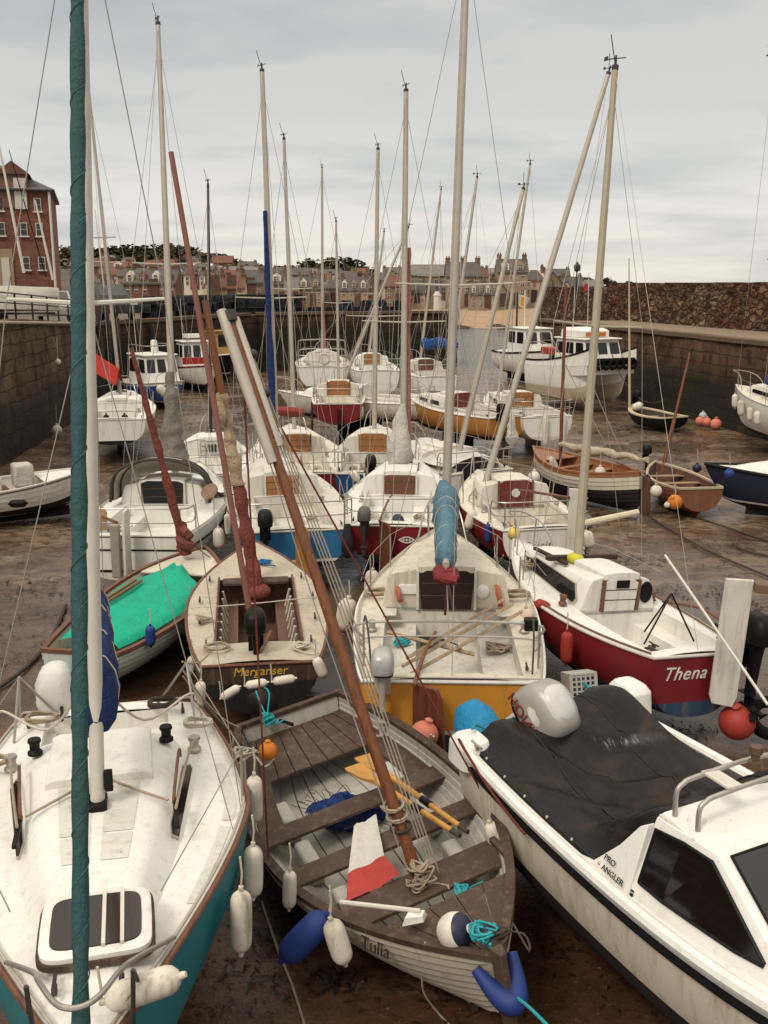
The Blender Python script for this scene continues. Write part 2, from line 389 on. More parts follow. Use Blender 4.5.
        if ck:
            prof = []
            for i, t in enumerate(T):
                if t0 - 1e-6 <= t <= t1 + 1e-6:
                    c = cws[i]; z = rows[i][6].z; x = t * s.L; f = .5 * c; zs_, zf = z - seat, z - sole
                    prof.append([Vector((x, yy, zz)) for yy, zz in ((c, z), (c, zs_), (f, zs_), (f, zf), (-f, zf), (-f, zs_), (-c, zs_), (-c, z))])
            m.grid(prof, 1); m.poly(prof[0], 1); m.poly(prof[-1], 1)
        s.decko = m.build(name, [mat, ckmat or mat], s.root, smooth=35); return s.decko
    def rail(s, mat, r=.022, dz=0.0, name='rub_rail', t0=0.0, stern=True, off=.008, sq=(1, 1)):
        P = [s.sheer(t, 1, -off, dz) for t in s.ts(30) if t >= t0]; Q = [s.sheer(t, -1, -off, dz) for t in s.ts(30) if t >= t0]
        path = P + Q[::-1]
        if stern and t0 == 0: path = [Vector((0, 0, P[0].z))] + path + [Vector((0, 0, P[0].z))]
        return part_tube(name, path, r, mat, s.root, 8, sq=sq)
    def cabin(s, mat, ta, tf, wa, wf, ha, hf, slope=.12, windows=((.2, .8),), wmat=None, door=None, doorw=.27, doorh=(.03, .95), hatch=True, aft_rake=.06, tumble=.9, zoff=0.0, doorframe=None, wv=(.28, .74), roofmat=None):
        m = MB(); xa, xf = ta * s.L, tf * s.L; N = 10; rings = []
        for i in range(N + 1):
            u = i / N; x = lerp(xa, xf, u); t = x / s.L; w = lerp(wa, wf, u ** 1.4); w = min(w, s.half(t) - .1); w = max(w, .05)
            h = lerp(ha, hf, u) * (1 if u < 1 - slope else max(.06, (1 - (u - 1 + slope) / slope) ** .6)); z = s.zsh(t) + .02 + zoff
            rings.append([Vector((x + aft_rake * hh * (1 if i == 0 else 0) * 0, yy * w, z + hh)) for yy, hh in ((1, -.05), (1, 0), (tumble + .02, h * .8), (tumble - .05, h * .95), (.5, h * 1.06), (0, h * 1.1), (-.5, h * 1.06), (-tumble + .05, h * .95), (-tumble - .02, h * .8), (-1, 0), (-1, -.05))])
        m.grid(rings, mf=lambda i, j: 1 if (roofmat and 3 <= j <= 6) else 0); m.poly(rings[0][::-1]); m.poly(rings[-1])
        c = m.build('coachroof', [mat, roofmat or mat], s.root, smooth=32, bevel=.012); s.cab = rings
        def side(sd, u0, u1, v0, v1):
            def P(u, v):
                k = u * N; i = min(int(k), N - 1); f = k - i; a, b = (1, 2) if sd > 0 else (9, 8)
                lo = rings[i][a].lerp(rings[i + 1][a], f); hi = rings[i][b].lerp(rings[i + 1][b], f); return lo.lerp(hi, v)
            q = [P(u0, v0), P(u1, v0), P(u1, v1), P(u0, v1)]
            if sd > 0: q = [q[1], q[0], q[3], q[2]]
            ins = [(.03, .0), (.97, .05), (1, .3), (.9, .9), (.1, 1), (0, .7)]; w = MB(); w.panel(q, 0, 1, 0, 1, .006, .01, inset=ins); wo = w.build('window', wmat or glass(), s.root, smooth=0)
            w = MB(); w.panel(q, 0, 1, 0, 1, .002, .009, inset=[(.5 + (a_ - .5) * 1.07, .5 + (b_ - .5) * 1.16) for a_, b_ in ins]); w.build('window_frame', alu, wo, smooth=0)
        for sd in (1, -1):
            for u0, u1 in windows: side(sd, u0, u1, *wv)
        z0 = rings[0][1].z; x0 = xa
        if door:
            d = MB(); w0, w1 = doorw, doorw * 1.12; a, b = z0 + ha * doorh[0], z0 + ha * doorh[1]
            d.panel([(x0, w0, a), (x0, -w0, a), (x0, -w1, b), (x0, w1, b)], 0, 1, 0, 1, .006, .03, inset=[(0, 0), (1, 0), (1, .9), (.85, 1), (.15, 1), (0, .9)])
            do = d.build('companionway_door', door, s.root, smooth=0, bevel=.006)
            for f_ in (.36, .68): g_ = MB(); g_.box((x0 - .0375, 0, lerp(a, b, f_)), (.004, doorw * 2.05, .012)); g_.build('board_joint', brownpaint, do, smooth=0)
            for sd in (1, -1): g_ = MB(); g_.box((x0 - .03, sd * doorw * 1.16, (a + b) / 2), (.05, .035, b - a)); g_.build('door_runner', teak if len(s.root['label']) % 2 else alu_white, s.root, smooth=0)
            if doorframe:
                for sd in (1, -1):
                    f = MB(); f.box((x0 - .03, sd * (w1 + .03), (a + b) / 2), (.05, .05, b - a)); f.build('door_frame', doorframe, s.root)
        if hatch:
            h = MB(); w = doorw * 1.15; zz = z0 + ha * 1.08
            x1 = x0 + min(.75, (xf - xa) * .42)
            h.loft([[Vector((x, y, z)) for y, z in ((w, zz - .05), (w, zz + .035), (w * .5, zz + .055), (-w * .5, zz + .055), (-w, zz + .035), (-w, zz - .05))] for x in (x0 - .03, x1)])
            h.build('sliding_hatch', roofmat or mat, s.root, smooth=30, bevel=.008)
        return c
    def ztop(s, x):
        """deck or coachroof height on the centreline"""
        z = s.zsh(x / s.L) + .04
        for a, b in zip(getattr(s, 'cab', []), getattr(s, 'cab', [])[1:]):
            if a[0].x <= x <= b[0].x: z = max(z, lerp(a[5].z, b[5].z, (x - a[0].x) / (b[0].x - a[0].x)))
        return z
    def mast(s, top, dY=0.0, t=None, foot=None, r=.05, mat=None, spreader=.55, spr_len=.55, rig=True, head=True, fore=True, back=True, aftdx=0.0, wrap=None, zz=None, shr=True, topr=.7):
        if foot: f = Vector(foot)
        else: f = Vector((t * s.L, 0, s.ztop(t * s.L) - .02))
        fw = s.M @ f; T = s.lc(V(*top, fw.y + dY)); mat = mat or alu; s.mf, s.mtop = f, T
        n = 14; path = [f.lerp(T, i / n) for i in range(n + 1)]
        mo = part_tube('mast', path, [lerp(r, r * topr, (i / n) ** 1.5) for i in range(n + 1)], mat, s.root, 10)
        up = (T - f).normalized()
        if spreader:
            c = f.lerp(T, spreader)
            for sd in (1, -1): part_tube('spreader', [c, c + Vector((-.08, sd * spr_len, .03))], [.018, .011], mat, mo, 6)
        if rig:
            h = f.lerp(T, .96); tx = f.x / s.L
            w = .003 + .00009 * depth(fw)
            if shr:
                for sd in (1, -1):
                    ch = s.sheer(max(.02, min(.98, tx - .03)), sd, .04, .03)
                    mid = f.lerp(T, spreader) + Vector((-.08, sd * spr_len, .03)) if spreader else None
                    part_tube('shroud', [h, mid, ch] if mid else [h, ch], w, wire, s.root, 4)
                    part_tube('shroud', [f.lerp(T, spreader or .6), s.sheer(max(.02, min(.98, tx + .03)), sd, .05, .03)], w, wire, s.root, 4)
            if fore: part_tube('forestay', [h, Vector((s.L - .06, 0, s.zsh(1) + .05))], w, wire, s.root, 4)
            if back: part_tube('backstay', [T, Vector((.06, 0, s.zsh(0) + .05))], w, wire, s.root, 4)
            part_tube('halyard', [f + Vector((-.06, .05, .4)), f.lerp(T, .97) + Vector((-.06, .03, 0))], w * .8, rope_w, s.root, 4)
        if head:
            k = MB(); k.tube([T, T + up * .06], r * .7, 8); k.tube([T + up * .05, T + up * .42 + Vector((0, .10, 0))], .007, 5)
            k.tube([T + up * .14 + Vector((-.12, -.07, 0)), T + up * .14 + Vector((.11, .07, 0))], .008, 5); k.box(T + up * .15 + Vector((.12, .07, 0)), (.08, .01, .05)); k.tube([T + up * .06, T + up * .18], [.02, .014], 6)
            k.build('masthead_vane', alu_dark, mo)
        return mo
    def wrap_sail(s, mat, f0, f1, r0, r1, side=(0, 0, 0), wob=.35, n=30, name='furled_sail', seam=None, twist=True):
        m = MB(); P = []; rr = []
        for i in range(n + 1):
            u = i / n; P.append(s.mf.lerp(s.mtop, lerp(f0, f1, u)) + Vector(side)); rr.append(lerp(r0, r1, u ** .7) * (1 + .10 * math.sin(u * 17 + r0 * 90) + .35 * nz(u * 9, r0 * 70)))
        m.tube(P, rr, 14, wob=wob, seed=r0 * 50); o = m.build(name, mat, s.root, smooth=60)
        return o
    def boom(s, z=.7, length=2.2, drop=0.0, mat=None, cover=None, cr=.13, up=.0, swing=0.0, r=.035, sides=None):
        a = s.mf + (s.mtop - s.mf).normalized() * z; b = a + Vector((-length * math.cos(R(swing)), length * math.sin(R(swing)), up))
        part_tube('boom', [a, b], r, mat or alu, s.root, 8)
        if cover:
            m = MB(); P = []; rr = []
            for i in range(25):
                u = i / 24; P.append(a.lerp(b, u * .96 - .01) + Vector((0, 0, .03 - .05 * math.sin(u * 9)))); rr.append(cr * lerp(1.15, .75, u) * (1 + .03 * math.sin(u * 31) + .14 * nz(u * 6, cr * 50)) * (.55 if i in (0, 24) else 1))
            m.tube(P, rr, 14, sq=(.8, 1.35), wob=.25, seed=a.x); so_ = m.build('sail_cover', cover, s.root, smooth=60)
            for i in (3, 8, 13, 18, 22): part_tube('tie', [P[i] + Vector((.01 * math.sin(k * 2), .84 * rr[i] * math.cos(k * .5236), 1.39 * rr[i] * math.sin(k * .5236))) for k in range(13)], .005, rope_w, so_, 5)
        s.ba, s.bb = a, b
        part_tube('mainsheet', [b, Vector((max(.1, b.x), 0, s.zsh(.05) + .06))], .008, rope_w, s.root, 5)
    def pulpit(s, t=.84, h=.5, mat=None, r=.014, over=.06):
        mat = mat or steel; top = [s.sheer(t, 1, .06, .03), s.sheer(t + .03, 1, .05, h * .7), s.sheer(.93, 1, .0, h)]
        fr = [Vector((s.L + over, .12, s.zsh(1) + h)), Vector((s.L + over + .04, 0, s.zsh(1) + h))]
        mir = lambda p: Vector((p.x, -p.y, p.z))
        full = top + fr[:1]; path = smooth_path(full + [fr[1]] + [mir(p) for p in full[::-1]], 4)
        o = part_tube('pulpit', path, r, mat, s.root, 6)
        for sd in (1, -1): part_tube('leg', [s.sheer(.93, sd, .03, .02), s.sheer(.935, sd, .0, h)], r, mat, o, 6)
        return o
    def pushpit(s, t=.13, h=.5, mat=None, r=.014):
        mat = mat or steel; a = [s.sheer(t, 1, .05, .03), s.sheer(t * .9, 1, .05, h * .9), s.sheer(.02, 1, .08, h)]
        b = [Vector((p.x, -p.y, p.z)) for p in a[::-1]]
        o = part_tube('pushpit', smooth_path(a + b, 4), r, mat, s.root, 6)
        o2 = part_tube('pushpit_rail', smooth_path([s.sheer(t * .95, 1, .05, h * .5), s.sheer(.02, 1, .07, h * .5), s.sheer(.02, -1, .07, h * .5), s.sheer(t * .95, -1, .05, h * .5)], 4), r * .8, mat, o, 6)
        for sd in (1, -1): part_tube('leg', [s.sheer(.02, sd, .08, .02), s.sheer(.02, sd, .08, h)], r, mat, o, 6)
        return o
    def lifelines(s, t0=.13, t1=.84, h=.48, n=3, mat=None):
        mat = mat or steel
        for sd in (1, -1):
            pts = [s.sheer(t0, sd, .05, h * .9)]
            for i in range(n):
                t = lerp(t0, t1, (i + 1) / (n + 1)); part_tube('stanchion', [s.sheer(t, sd, .05, .01), s.sheer(t, sd, .045, h)], .011, mat, s.root, 6); pts.append(s.sheer(t, sd, .045, h))
            pts.append(s.sheer(t1, sd, .05, h * .8)); part_tube('lifeline', pts, .005, wire, s.root, 4)
    def rudder(s, mat, w=.32, h=1.1, top=.15, y=0.0, th=.05, tiller=None, tl=.9, x=-.04, tmat=None, ang=0):
        m = MB(); z1 = s.zs + top; z0 = z1 - h
        P = [(x, z1), (x - w * .7, z1), (x - w * .85, z1 - .1 * h), (x - w, z0 + .25 * h), (x - w * .9, z0 + .05), (x - w * .5, z0), (x, z0 + .1)]
        a = [m.vert((px_, y - th / 2, pz)) for px_, pz in P]; b = [m.vert((px_, y + th / 2, pz)) for px_, pz in P]; k = len(P)
        m.face(a); m.face(b[::-1])
        for i in range(k): m.face((a[i], a[(i + 1) % k], b[(i + 1) % k], b[i]))
        if ang: m.xf(Matrix.Translation((x, y, 0)) @ Matrix.Rotation(R(ang), 4, 'Z') @ Matrix.Translation((-x, -y, 0)))
        o = m.build('rudder', mat, s.root, smooth=25, bevel=.008)
        if tiller: part_tube('tiller', smooth_path([(x - w * .3, y, z1 + .02), (tl * .5, y * .7, z1 + .16), (tl, y * .4, z1 + .22)], 5), [.026 - .0008 * i for i in range(11)], tiller, o, 8)
        return o
    def outboard(s, x, y, z, sc_=1.0, cowlm=None, legm=None, tilt=0.0, rz=0.0, name='outboard_motor', handle=True, leg=1.0):
        """clamped at local x,y,z (top of transom), leg hanging aft"""
        M = Matrix.Translation((x, y, z)) @ Matrix.Rotation(R(rz), 4, 'Z') @ Matrix.Rotation(R(tilt), 4, 'Y') @ Matrix.Scale(sc_, 4)
        cowlm, legm = cowlm or black, legm or black
        m = MB(); m.loft([sring(-.16, 0, zz, a, b, 3) for zz, a, b in ((.12, .09, .07), (0, .08, .05), (-.35, .065, .032), (-.44, .07, .035))])
        m.box((-.20, 0, -.44), (.30, .14, .014)); m.loft([sring(-.16, 0, zz, a, b, 2.5) for zz, a, b in ((-.44, .07, .022), (-.58, .055, .022))])
        m.loft([[Vector((xx, r * math.cos(k * .785), -.60 + r * math.sin(k * .785))) for k in range(8)] for xx, r in ((-.02, .008), (-.06, .04), (-.2, .045), (-.28, .035), (-.32, .012))])
        m.loft([sring(-.13, 0, zz, a, .008, 2) for zz, a in ((-.62, .05), (-.76, .025))])
        m.box((-.03, 0, -.06), (.07, .2, .26)); m.box((.03, .07, -.08), (.05, .03, .16)); m.box((.03, -.07, -.08), (.05, .03, .16))
        if leg != 1: m.v = [Vector((v.x, v.y, v.z * leg if v.z < 0 else v.z)) for v in m.v]
        o = m.xf(M).build(name, legm, s.root, smooth=40)
        c = MB(); c.loft([sring(-.14 + dx, 0, zz, a, b, 3.2) for zz, a, b, dx in ((.10, .15, .11, 0), (.13, .19, .135, 0), (.22, .20, .145, 0), (.32, .185, .135, .0), (.38, .155, .11, .01), (.41, .10, .07, .02))])
        c.xf(M).build('cowl', cowlm, o, smooth=40, bevel=0)
        st = MB(); st.loft([sring(-.14, 0, zz, .193, .138, 3.2) for zz in (.125, .145)]); st.xf(M).build('cowl_band', black, o)
        p = MB()
        for k in range(3):
            q = Matrix.Rotation(k * 2.094, 4, 'X'); a = [Vector((-.33, 0, .02)), Vector((-.35, .05, .09)), Vector((-.32, .03, .12)), Vector((-.30, -.05, .09))]
            lo = [p.vert(q @ v + Vector((0, 0, -.60))) for v in a]; hi = [p.vert(q @ (v + Vector((.008, 0, 0))) + Vector((0, 0, -.60))) for v in a]
            p.face(lo); p.face(hi[::-1])
            for i in range(4): p.face((lo[i], lo[(i + 1) % 4], hi[(i + 1) % 4], hi[i]))
        p.lathe([(.03, 0), (.03, .05), (.012, .08)], (-.30, 0, -.60), (-1, 0, 0), 10); p.v = [Vector((v.x, v.y, v.z + .6 * (1 - leg))) for v in p.v]; p.xf(M).build('propeller', legm, o)
        if handle:
            t = MB(); t.tube([(.0, .05, .1), (.2, .07, .12), (.42, .08, .13)], [.02, .016, .02], 8); t.xf(M).build('tiller_arm', black, o)
        return o, M
    def keels(s, mat, legs=False, w=.45, t=.45, top=.1):
        for sd in (1, -1):
            m = MB(); y = sd * min(w, s.half(t) * .6); x0, x1 = s.L * (t - .14), s.L * (t + .12)
            m.loft([[Vector((x0 + k, y * (1 + a) + e, zz)) for k, e in ((0, 0), ((x1 - x0) * .5, .05), (x1 - x0, 0), ((x1 - x0) * .5, -.05))] for zz, a in ((s.zk + .3, 0), (-.08, .25))])
            m.build('bilge_keel', mat, s.root)
    def props(s, mat, t=.5, r=.045, inset=0.0):
        for sd in (1, -1):
            a = s.sheer(t, sd, -.03, -.15); part_tube('beaching_leg', [a, Vector((a.x, a.y + sd * .05, -.05))], r, mat, s.root, 8)
        m = MB(); m.loft([[Vector((s.L * tt, y, z)) for y, z in ((.04, s.zk + .1), (-.04, s.zk + .1), (-.05, -.08), (.05, -.08))] for tt in (.34, .62)]); m.build('keel', mat, s.root)
    def skeg(s, mat, th=.05, t0=.02, t1=.86):
        m = MB(); rows = []
        for i in range(13):
            t = lerp(t0, t1, i / 12); z = s.zkl(t) + .03; rows.append([Vector((t * s.L, y, zz)) for y, zz in ((th / 2, z), (-th / 2, z), (-th / 2, min(z - .03, .06)), (th / 2, min(z - .03, .06)))])
        m.loft(rows); m.build('keel', mat, s.root)
    # open boat interior
    def interior(s, mat, gun, th=.045, floor=None, zf=.22, strakes=0, gr=.03, gw=1.6, ribs=None, floor_t=(.02, .9)):
        m = MB(); T = s.ts()
        for sd in (1, -1):
            if strakes:
                Q = []
                for i in range(strakes): Q += [(i / strakes * .97, -.0), ((i + 1) / strakes * .97, .014)]
                Q += [(1, 0)]
            else: Q = [(i / 8, 0) for i in range(9)]
            rows = [[s.pt(t, q * .93, sd, o if t < .97 else 0, th) for q, o in Q] for t in T if t < .985]
            for r in rows: r[0].z = r[0].z + .0
            m.grid(rows)
        Q = [i / 8 * .93 for i in range(9)]
        m.grid([[s.pt(0, q, 1, 0, th) + Vector((.035, 0, 0)) for q in Q], [s.pt(0, q, -1, 0, th) + Vector((.035, 0, 0)) for q in Q]])
        m.build('inner_lining', mat, s.root, smooth=28 if strakes else 45)
        g = MB(); 
        for sd in (1, -1):
            rows = []
            for t in s.ts(30):
                o, i_ = s.sheer(t, sd, -.02), s.sheer(t, sd, th + .012); 
                if t > .98: i_.y *= .5
                rows.append([o + Vector((0, 0, -.03)), o + Vector((0, 0, .018)), i_ + Vector((0, 0, .018)), i_ + Vector((0, 0, -.03))])
            g.loft(rows)
        g.loft([[Vector((x, y, s.zsh(0) + z)) for x, z in ((-.02, -.03), (-.02, .018), (.055, .018), (.055, -.03))] for y in (-s.half(0), s.half(0))])
        g.build('gunwale', gun, s.root, smooth=30)
        if floor:
            f = MB(); rows = []
            for t in T:
                if floor_t[0] <= t <= floor_t[1]:
                    q = (s.zsh(t) - zf) / (s.zsh(t) - s.zkl(t)); q = min(.93, q); b = s.pt(t, q, 1, 0, th).y
                    rows.append([Vector((t * s.L, yy * b, zf)) for yy in (-1, -.33, .33, 1)])
            f.grid(rows); f.build('floorboards', floor, s.root)
        if ribs:
            for t in ribs:
                for sd in (1, -1):
                    part_tube('rib', [s.pt(t, q / 8, sd, 0, th + .012) for q in range(8)], .018, mat, s.root, 5)
    def thwart(s, t, mat, w=.2, dz=-.18, th=.03, name='thwart', inset=.05, skew=0):
        m = MB(); x = t * s.L; z = s.zsh(t) + dz; rows = []
        hw = []
        for xx in (x - w / 2, x + w / 2):
            tt = xx / s.L; q = -dz / (s.zsh(tt) - s.zkl(tt)); hw.append(s.pt(tt, q, 1, 0, inset).y)
        m.loft([[Vector((x - w / 2, sd * hw[0], z)), Vector((x + w / 2, sd * hw[1], z)), Vector((x + w / 2, sd * hw[1], z - th)), Vector((x - w / 2, sd * hw[0], z - th))] for sd in (1, -1)])
        return m.build(name, mat, s.root, smooth=0, bevel=.006)
    def half_deck(s, mat, t0, t1, dz=-.02, planks=0, name='foredeck', inset=.05, gap=.012):
        m = MB(); T = [t for t in s.ts(30, (t0, t1)) if t0 - 1e-6 <= t <= t1 + 1e-6]
        k = planks or 1
        for j in range(k):
            a, b = -1 + 2 * j / k, -1 + 2 * (j + 1) / k; rows = []
            for t in T:
                h = max(.01, s.half(t) - inset); g_ = gap / 2 / max(h, .05) if planks else 0
                rows.append([Vector((t * s.L, h * (a + g_), s.zsh(t) + dz)), Vector((t * s.L, h * (b - g_), s.zsh(t) + dz)), Vector((t * s.L, h * (b - g_), s.zsh(t) + dz - .025)), Vector((t * s.L, h * (a + g_), s.zsh(t) + dz - .025))])
            m.loft(rows)
        return m.build(name, mat, s.root, smooth=0)
    def cleat(s, p, mat=None, rz=0):
        m = MB(); q = Matrix.Rotation(rz, 3, 'Z'); p = Vector(p); m.box(p + Vector((0, 0, .02)), (.05, .03, .04)); m.tube([p + q @ Vector((-.09, 0, .05)), p + Vector((0, 0, .045)), p + q @ Vector((.09, 0, .05))], .012, 6); m.build('cleat', mat or alu_dark, s.root)
    def winch(s, p, mat=None):
        m = MB(); m.lathe([(.06, 0), (.06, .02), (.04, .04), (.042, .09), (.055, .11), (.05, .13), (.01, .13)], p, None, 12); m.build('winch', mat or steel, s.root)
    def hatch(s, x, y, w, l, z, mat=None, gl=None, bars=0, tilt=0.0):
        m = MB(); m.loft([[Vector((p.x, p.y, p.z)) for p in sring(x, y, zz, a, b, 6, 28)] for zz, a, b in ((z - .03, l / 2, w / 2), (z + .018, l / 2, w / 2), (z + .03, l / 2 - .02, w / 2 - .02))])
        M = Matrix.Translation((x, y, z)) @ Matrix.Rotation(tilt, 4, 'Y') @ Matrix.Translation((-x, -y, -z))
        o = m.xf(M).build('deck_hatch', mat or gel, s.root, smooth=40)
        g = MB(); g.loft([sring(x, y, zz, a, b, 6, 28) for zz, a, b in ((z + .02, l / 2 - .055, w / 2 - .055), (z + .038, l / 2 - .06, w / 2 - .06))]); k_ = MB(); k_.loft([sring(x, y, zz, a, b, 6, 28) for zz, a, b in ((z - .05, l / 2 + .018, w / 2 + .018), (z - .012, l / 2 + .016, w / 2 + .016))]); k_.xf(M).build('gasket', brownpaint, o, smooth=40); g.xf(M).build('pane', gl or glass((.022, .013, .009)), o, smooth=40)
        for k in range(bars):
            b = MB(); yy = y + (.045 + .105 * k) ; b.box((x, yy, z + .046), (l - .09, .022, .02)); b.xf(M).build('bar', alu_white, o)
        return o
    def wheelhouse(s, x0, x1, w, z0, h, mat, front=.18, wins=2, fwins=2, roofmat=None, over=.08, wmat=None, aft_open=False, tum=.9, v=(.42, .88)):
        m = MB(); wm = wmat or glass(); A = [Vector(p) for p in ((x0, w, z0), (x1, w, z0), (x1, -w, z0), (x0, -w, z0))]
        T = [Vector(p) for p in ((x0 + .03, w * tum, z0 + h), (x1 - front, w * tum, z0 + h), (x1 - front, -w * tum, z0 + h), (x0 + .03, -w * tum, z0 + h))]
        m.loft([A, T]); o = m.build('wheelhouse', mat, s.root, smooth=0, bevel=.02)
        faces = {'port': (A[1], A[0], T[0], T[1]), 'star': (A[3], A[2], T[2], T[3]), 'front': (A[2], A[1], T[1], T[2]), 'aft': (A[0], A[3], T[3], T[0])}
        for k, n_ in (('port', wins), ('star', wins), ('front', fwins), ('aft', 2)):
            for i in range(n_):
                u0, u1 = (i + .12) / n_, (i + .88) / n_
                p = MB(); p.panel(faces[k], u0, u1, *v, .004, .012, inset=[(u0, v[0]), (u1, v[0]), (u1, v[1] - .04), (u1 - .02, v[1]), (u0 + .02, v[1]), (u0, v[1] - .04)]); p.build('window', wm, o)
        r = MB(); r.loft([[Vector((x, y, z)) for x, y in ((x0 - over, w * tum + over), (x1 - front + over * 1.6, w * tum + over), (x1 - front + over * 1.6, -w * tum - over), (x0 - over, -w * tum - over))] for z in (z0 + h + .002, z0 + h + .07)])
        r.build('wheelhouse_roof', roofmat or mat, s.root, smooth=0, bevel=.025); return o
# ---------------------------------------------------------------- small things
def fender(label, top, bot, w, Y, mat=None, eyem=None, rope_to=None, group=None, dYb=0.0):
    a, b = V(*top, Y), V(*bot, Y + dYb); d = b - a; L = d.length; r = w * depth((a + b) / 2) / F / 2
    m = MB(); k = min(r * .9, L * .2)
    prof = [(r * .22, 0), (r * .26, L * .05), (r * .2, L * .07), (r * .5, L * .09), (r * .82, L * .09 + k * .35), (r * .97, L * .09 + k * .8), (r, L * .3), (r * 1.02, L * .5), (r, L * .7), (r * .97, L * .91 - k * .8), (r * .82, L * .91 - k * .35), (r * .5, L * .91), (r * .22, L * .93), (r * .26, L * .95), (r * .2, L)]
    m.lathe(prof, a, d, 16); o = m.build('fender', mat or fender_m, None, smooth=50); tag(o, label, 'fender', group)
    up = rope_to if rope_to is not None else a + Vector((0, 0, .22))
    part_tube('lanyard', [a + d * .02, a.lerp(Vector(up), .5) + Vector((.01, 0, -.01)), up], .008, eyem or rope_w, o, 6)
    return o
def buoy(label, px, py, w, Y, mat, name='buoy', cap=None, z=None, axis=(0, 0, 1), cat='buoy', group=None):
    c = V(px, py, Y)
    r = w * depth(c) / F / 2
    if z is not None: c = G(px, py, z + r)
    r = w * depth(c) / F / 2
    m = MB(); prof = [(r * math.sin(math.pi * i / 14), -r * math.cos(math.pi * i / 14)) for i in range(14)] + [(r * .25, r * .98), (r * .22, r * 1.12), (r * .3, r * 1.18), (r * .12, r * 1.3)]
    m.lathe(prof, c, axis, 20); o = m.build(name, mat, None, smooth=60); tag(o, label, cat, group)
    if cap:
        k = MB(); ax = Vector(axis).normalized(); k.lathe([(r * 1.012 * math.sin(math.pi * i / 14), -r * 1.012 * math.cos(math.pi * i / 14)) for i in range(9, 15)], c, axis, 20); k.build('collar', cap, o)
    return o
def rope(label, pts, r=.009, mat=None, name='rope', cat='rope', n=6, group=None):
    o = part_tube(name, pts, r, mat or rope_m, None, n); return tag(o, label, cat, group)
def tangle(label, c, r=.09, n=26, mat=None, rr=.008, flat=.45, seed=1):
    g_ = random.Random(seed); c = Vector(c); P = []
    for i in range(n):
        a = i * 2.1 + g_.uniform(-.5, .5); q = r * g_.uniform(.25, 1.05); P.append(c + Vector((math.cos(a) * q, math.sin(a) * q, g_.uniform(-.2, 1) * r * flat)))
    P += [c + Vector((r * g_.uniform(.8, 2.2), r * g_.uniform(-1.6, 1.6), -.01)) for _ in range(3)]
    o = part_tube('rope_tangle', smooth_path(P, 4), rr, mat or rope_m, None, 5); return tag(o, label, 'rope')
def coil(label, c, r=.14, turns=5, mat=None, rr=.011, tilt=(0, 0, 0), squash=.75):
    c = Vector(c); P = []
    E_ = Matrix.Rotation(tilt[0], 3, 'X') @ Matrix.Rotation(tilt[1], 3, 'Y')
    for i in range(turns * 18):
        a = i / 18 * 2 * math.pi; q = r * (1 + .18 * math.sin(i * .37) + .08 * math.sin(i * 1.3))
        P.append(c + E_ @ Vector((math.cos(a) * q, math.sin(a) * q * squash, .008 * math.sin(i * .9) + .004 * i / 18 * 2)))
    o = part_tube('rope_coil', P, rr, mat or rope_m, None, 5); return tag(o, label, 'rope')
# ---------------------------------------------------------------- ground, water, sky
def ridge(px):
    """ground height of the town hill (m) at Y=420 by picture column"""
    pts = [(-400, 10), (0, 15), (60, 16), (110, 16.5), (150, 15.0), (200, 12.0), (250, 7.4), (290, 7.0), (330, 9.0), (370, 7.0), (420, 6.2), (560, 6.6), (640, 4), (1400, 3)]
    for (a, b), (c, d) in zip(pts, pts[1:]):
        if a <= px <= c: return lerp(b, d, sm(a, c, px))
    return pts[0][1] if px < pts[0][0] else pts[-1][1]
def ground_z(x, y):
    if y < 74:
        z = .035 * nz(x * .45, y * .45) + .022 * nz(x * 1.7, y * 1.2, 3) + .012 * nz(x * 5, y * 4, 7)
        z -= .085 * math.exp(-((x + .6 + .06 * (y - 17)) / 1.0) ** 2) * sm(9, 13, y) * (1 - sm(26, 33, y))
        z -= .042 * math.exp(-((x - 5.3 - .12 * (y - 14)) / 1.5) ** 2) * sm(11, 14, y) * (1 - sm(20, 26, y))
        z -= .05 * math.exp(-((x + 4.2 + .07 * (y - 36)) / 2.6) ** 2) * sm(24, 30, y) * (1 - sm(52, 60, y))
        z -= .6 * sm(67, 73, y) * sm(3.0, 5.5, x)
        z -= .05 * math.exp(-((x - 9.7) / 1.5) ** 2) * math.exp(-((y - 34.5) / 3.0) ** 2)
        return z + .02 + .02 * sm(8, 5, y)
    px = 384 + x / max(y, 1) * 1000 / .975
    sea = -.9
    shore = lerp(sea, 1.6, sm(108, 162, y + 4 * nz(x * .05, y * .05))) if y < 165 else 0
    if y < 165:
        z = lerp(ground_z(x, 73.9), sea, sm(74, 78, y)) if y < 108 else shore
        left = sm(-7, -14, x + (y - 70) * .12) if y < 165 else 0
        return lerp(z, 2.6, left) if y > 80 else z
    h = ridge(px); up = sm(175, 420, y) * (1 - .85 * sm(440, 900, y))
    return 1.6 + (h - 1.6) * up + .5 * nz(x * .02, y * .02)
def axis_steps(spec):
    out = []
    for a, b, d in spec:
        n = max(1, int(round((b - a) / d))); out += [a + (b - a) * i / n for i in range(n)]
    return out + [spec[-1][1]]
xs = axis_steps([(-3000, -700, 400), (-700, -140, 20), (-140, -40, 5), (-40, -16, 1), (-16, -6, .25), (-6, 6, .13), (6, 16, .25), (16, 40, 1), (40, 140, 6), (140, 700, 25), (700, 3000, 400)])
ys = axis_steps([(-6, 3, 1), (3, 26, .16), (26, 45, .35), (45, 80, 1), (80, 180, 4), (180, 520, 12), (520, 1000, 60), (1000, 4000, 500)])
m = MB(); m.grid([[Vector((x, y, ground_z(x, y))) for x in xs] for y in ys])
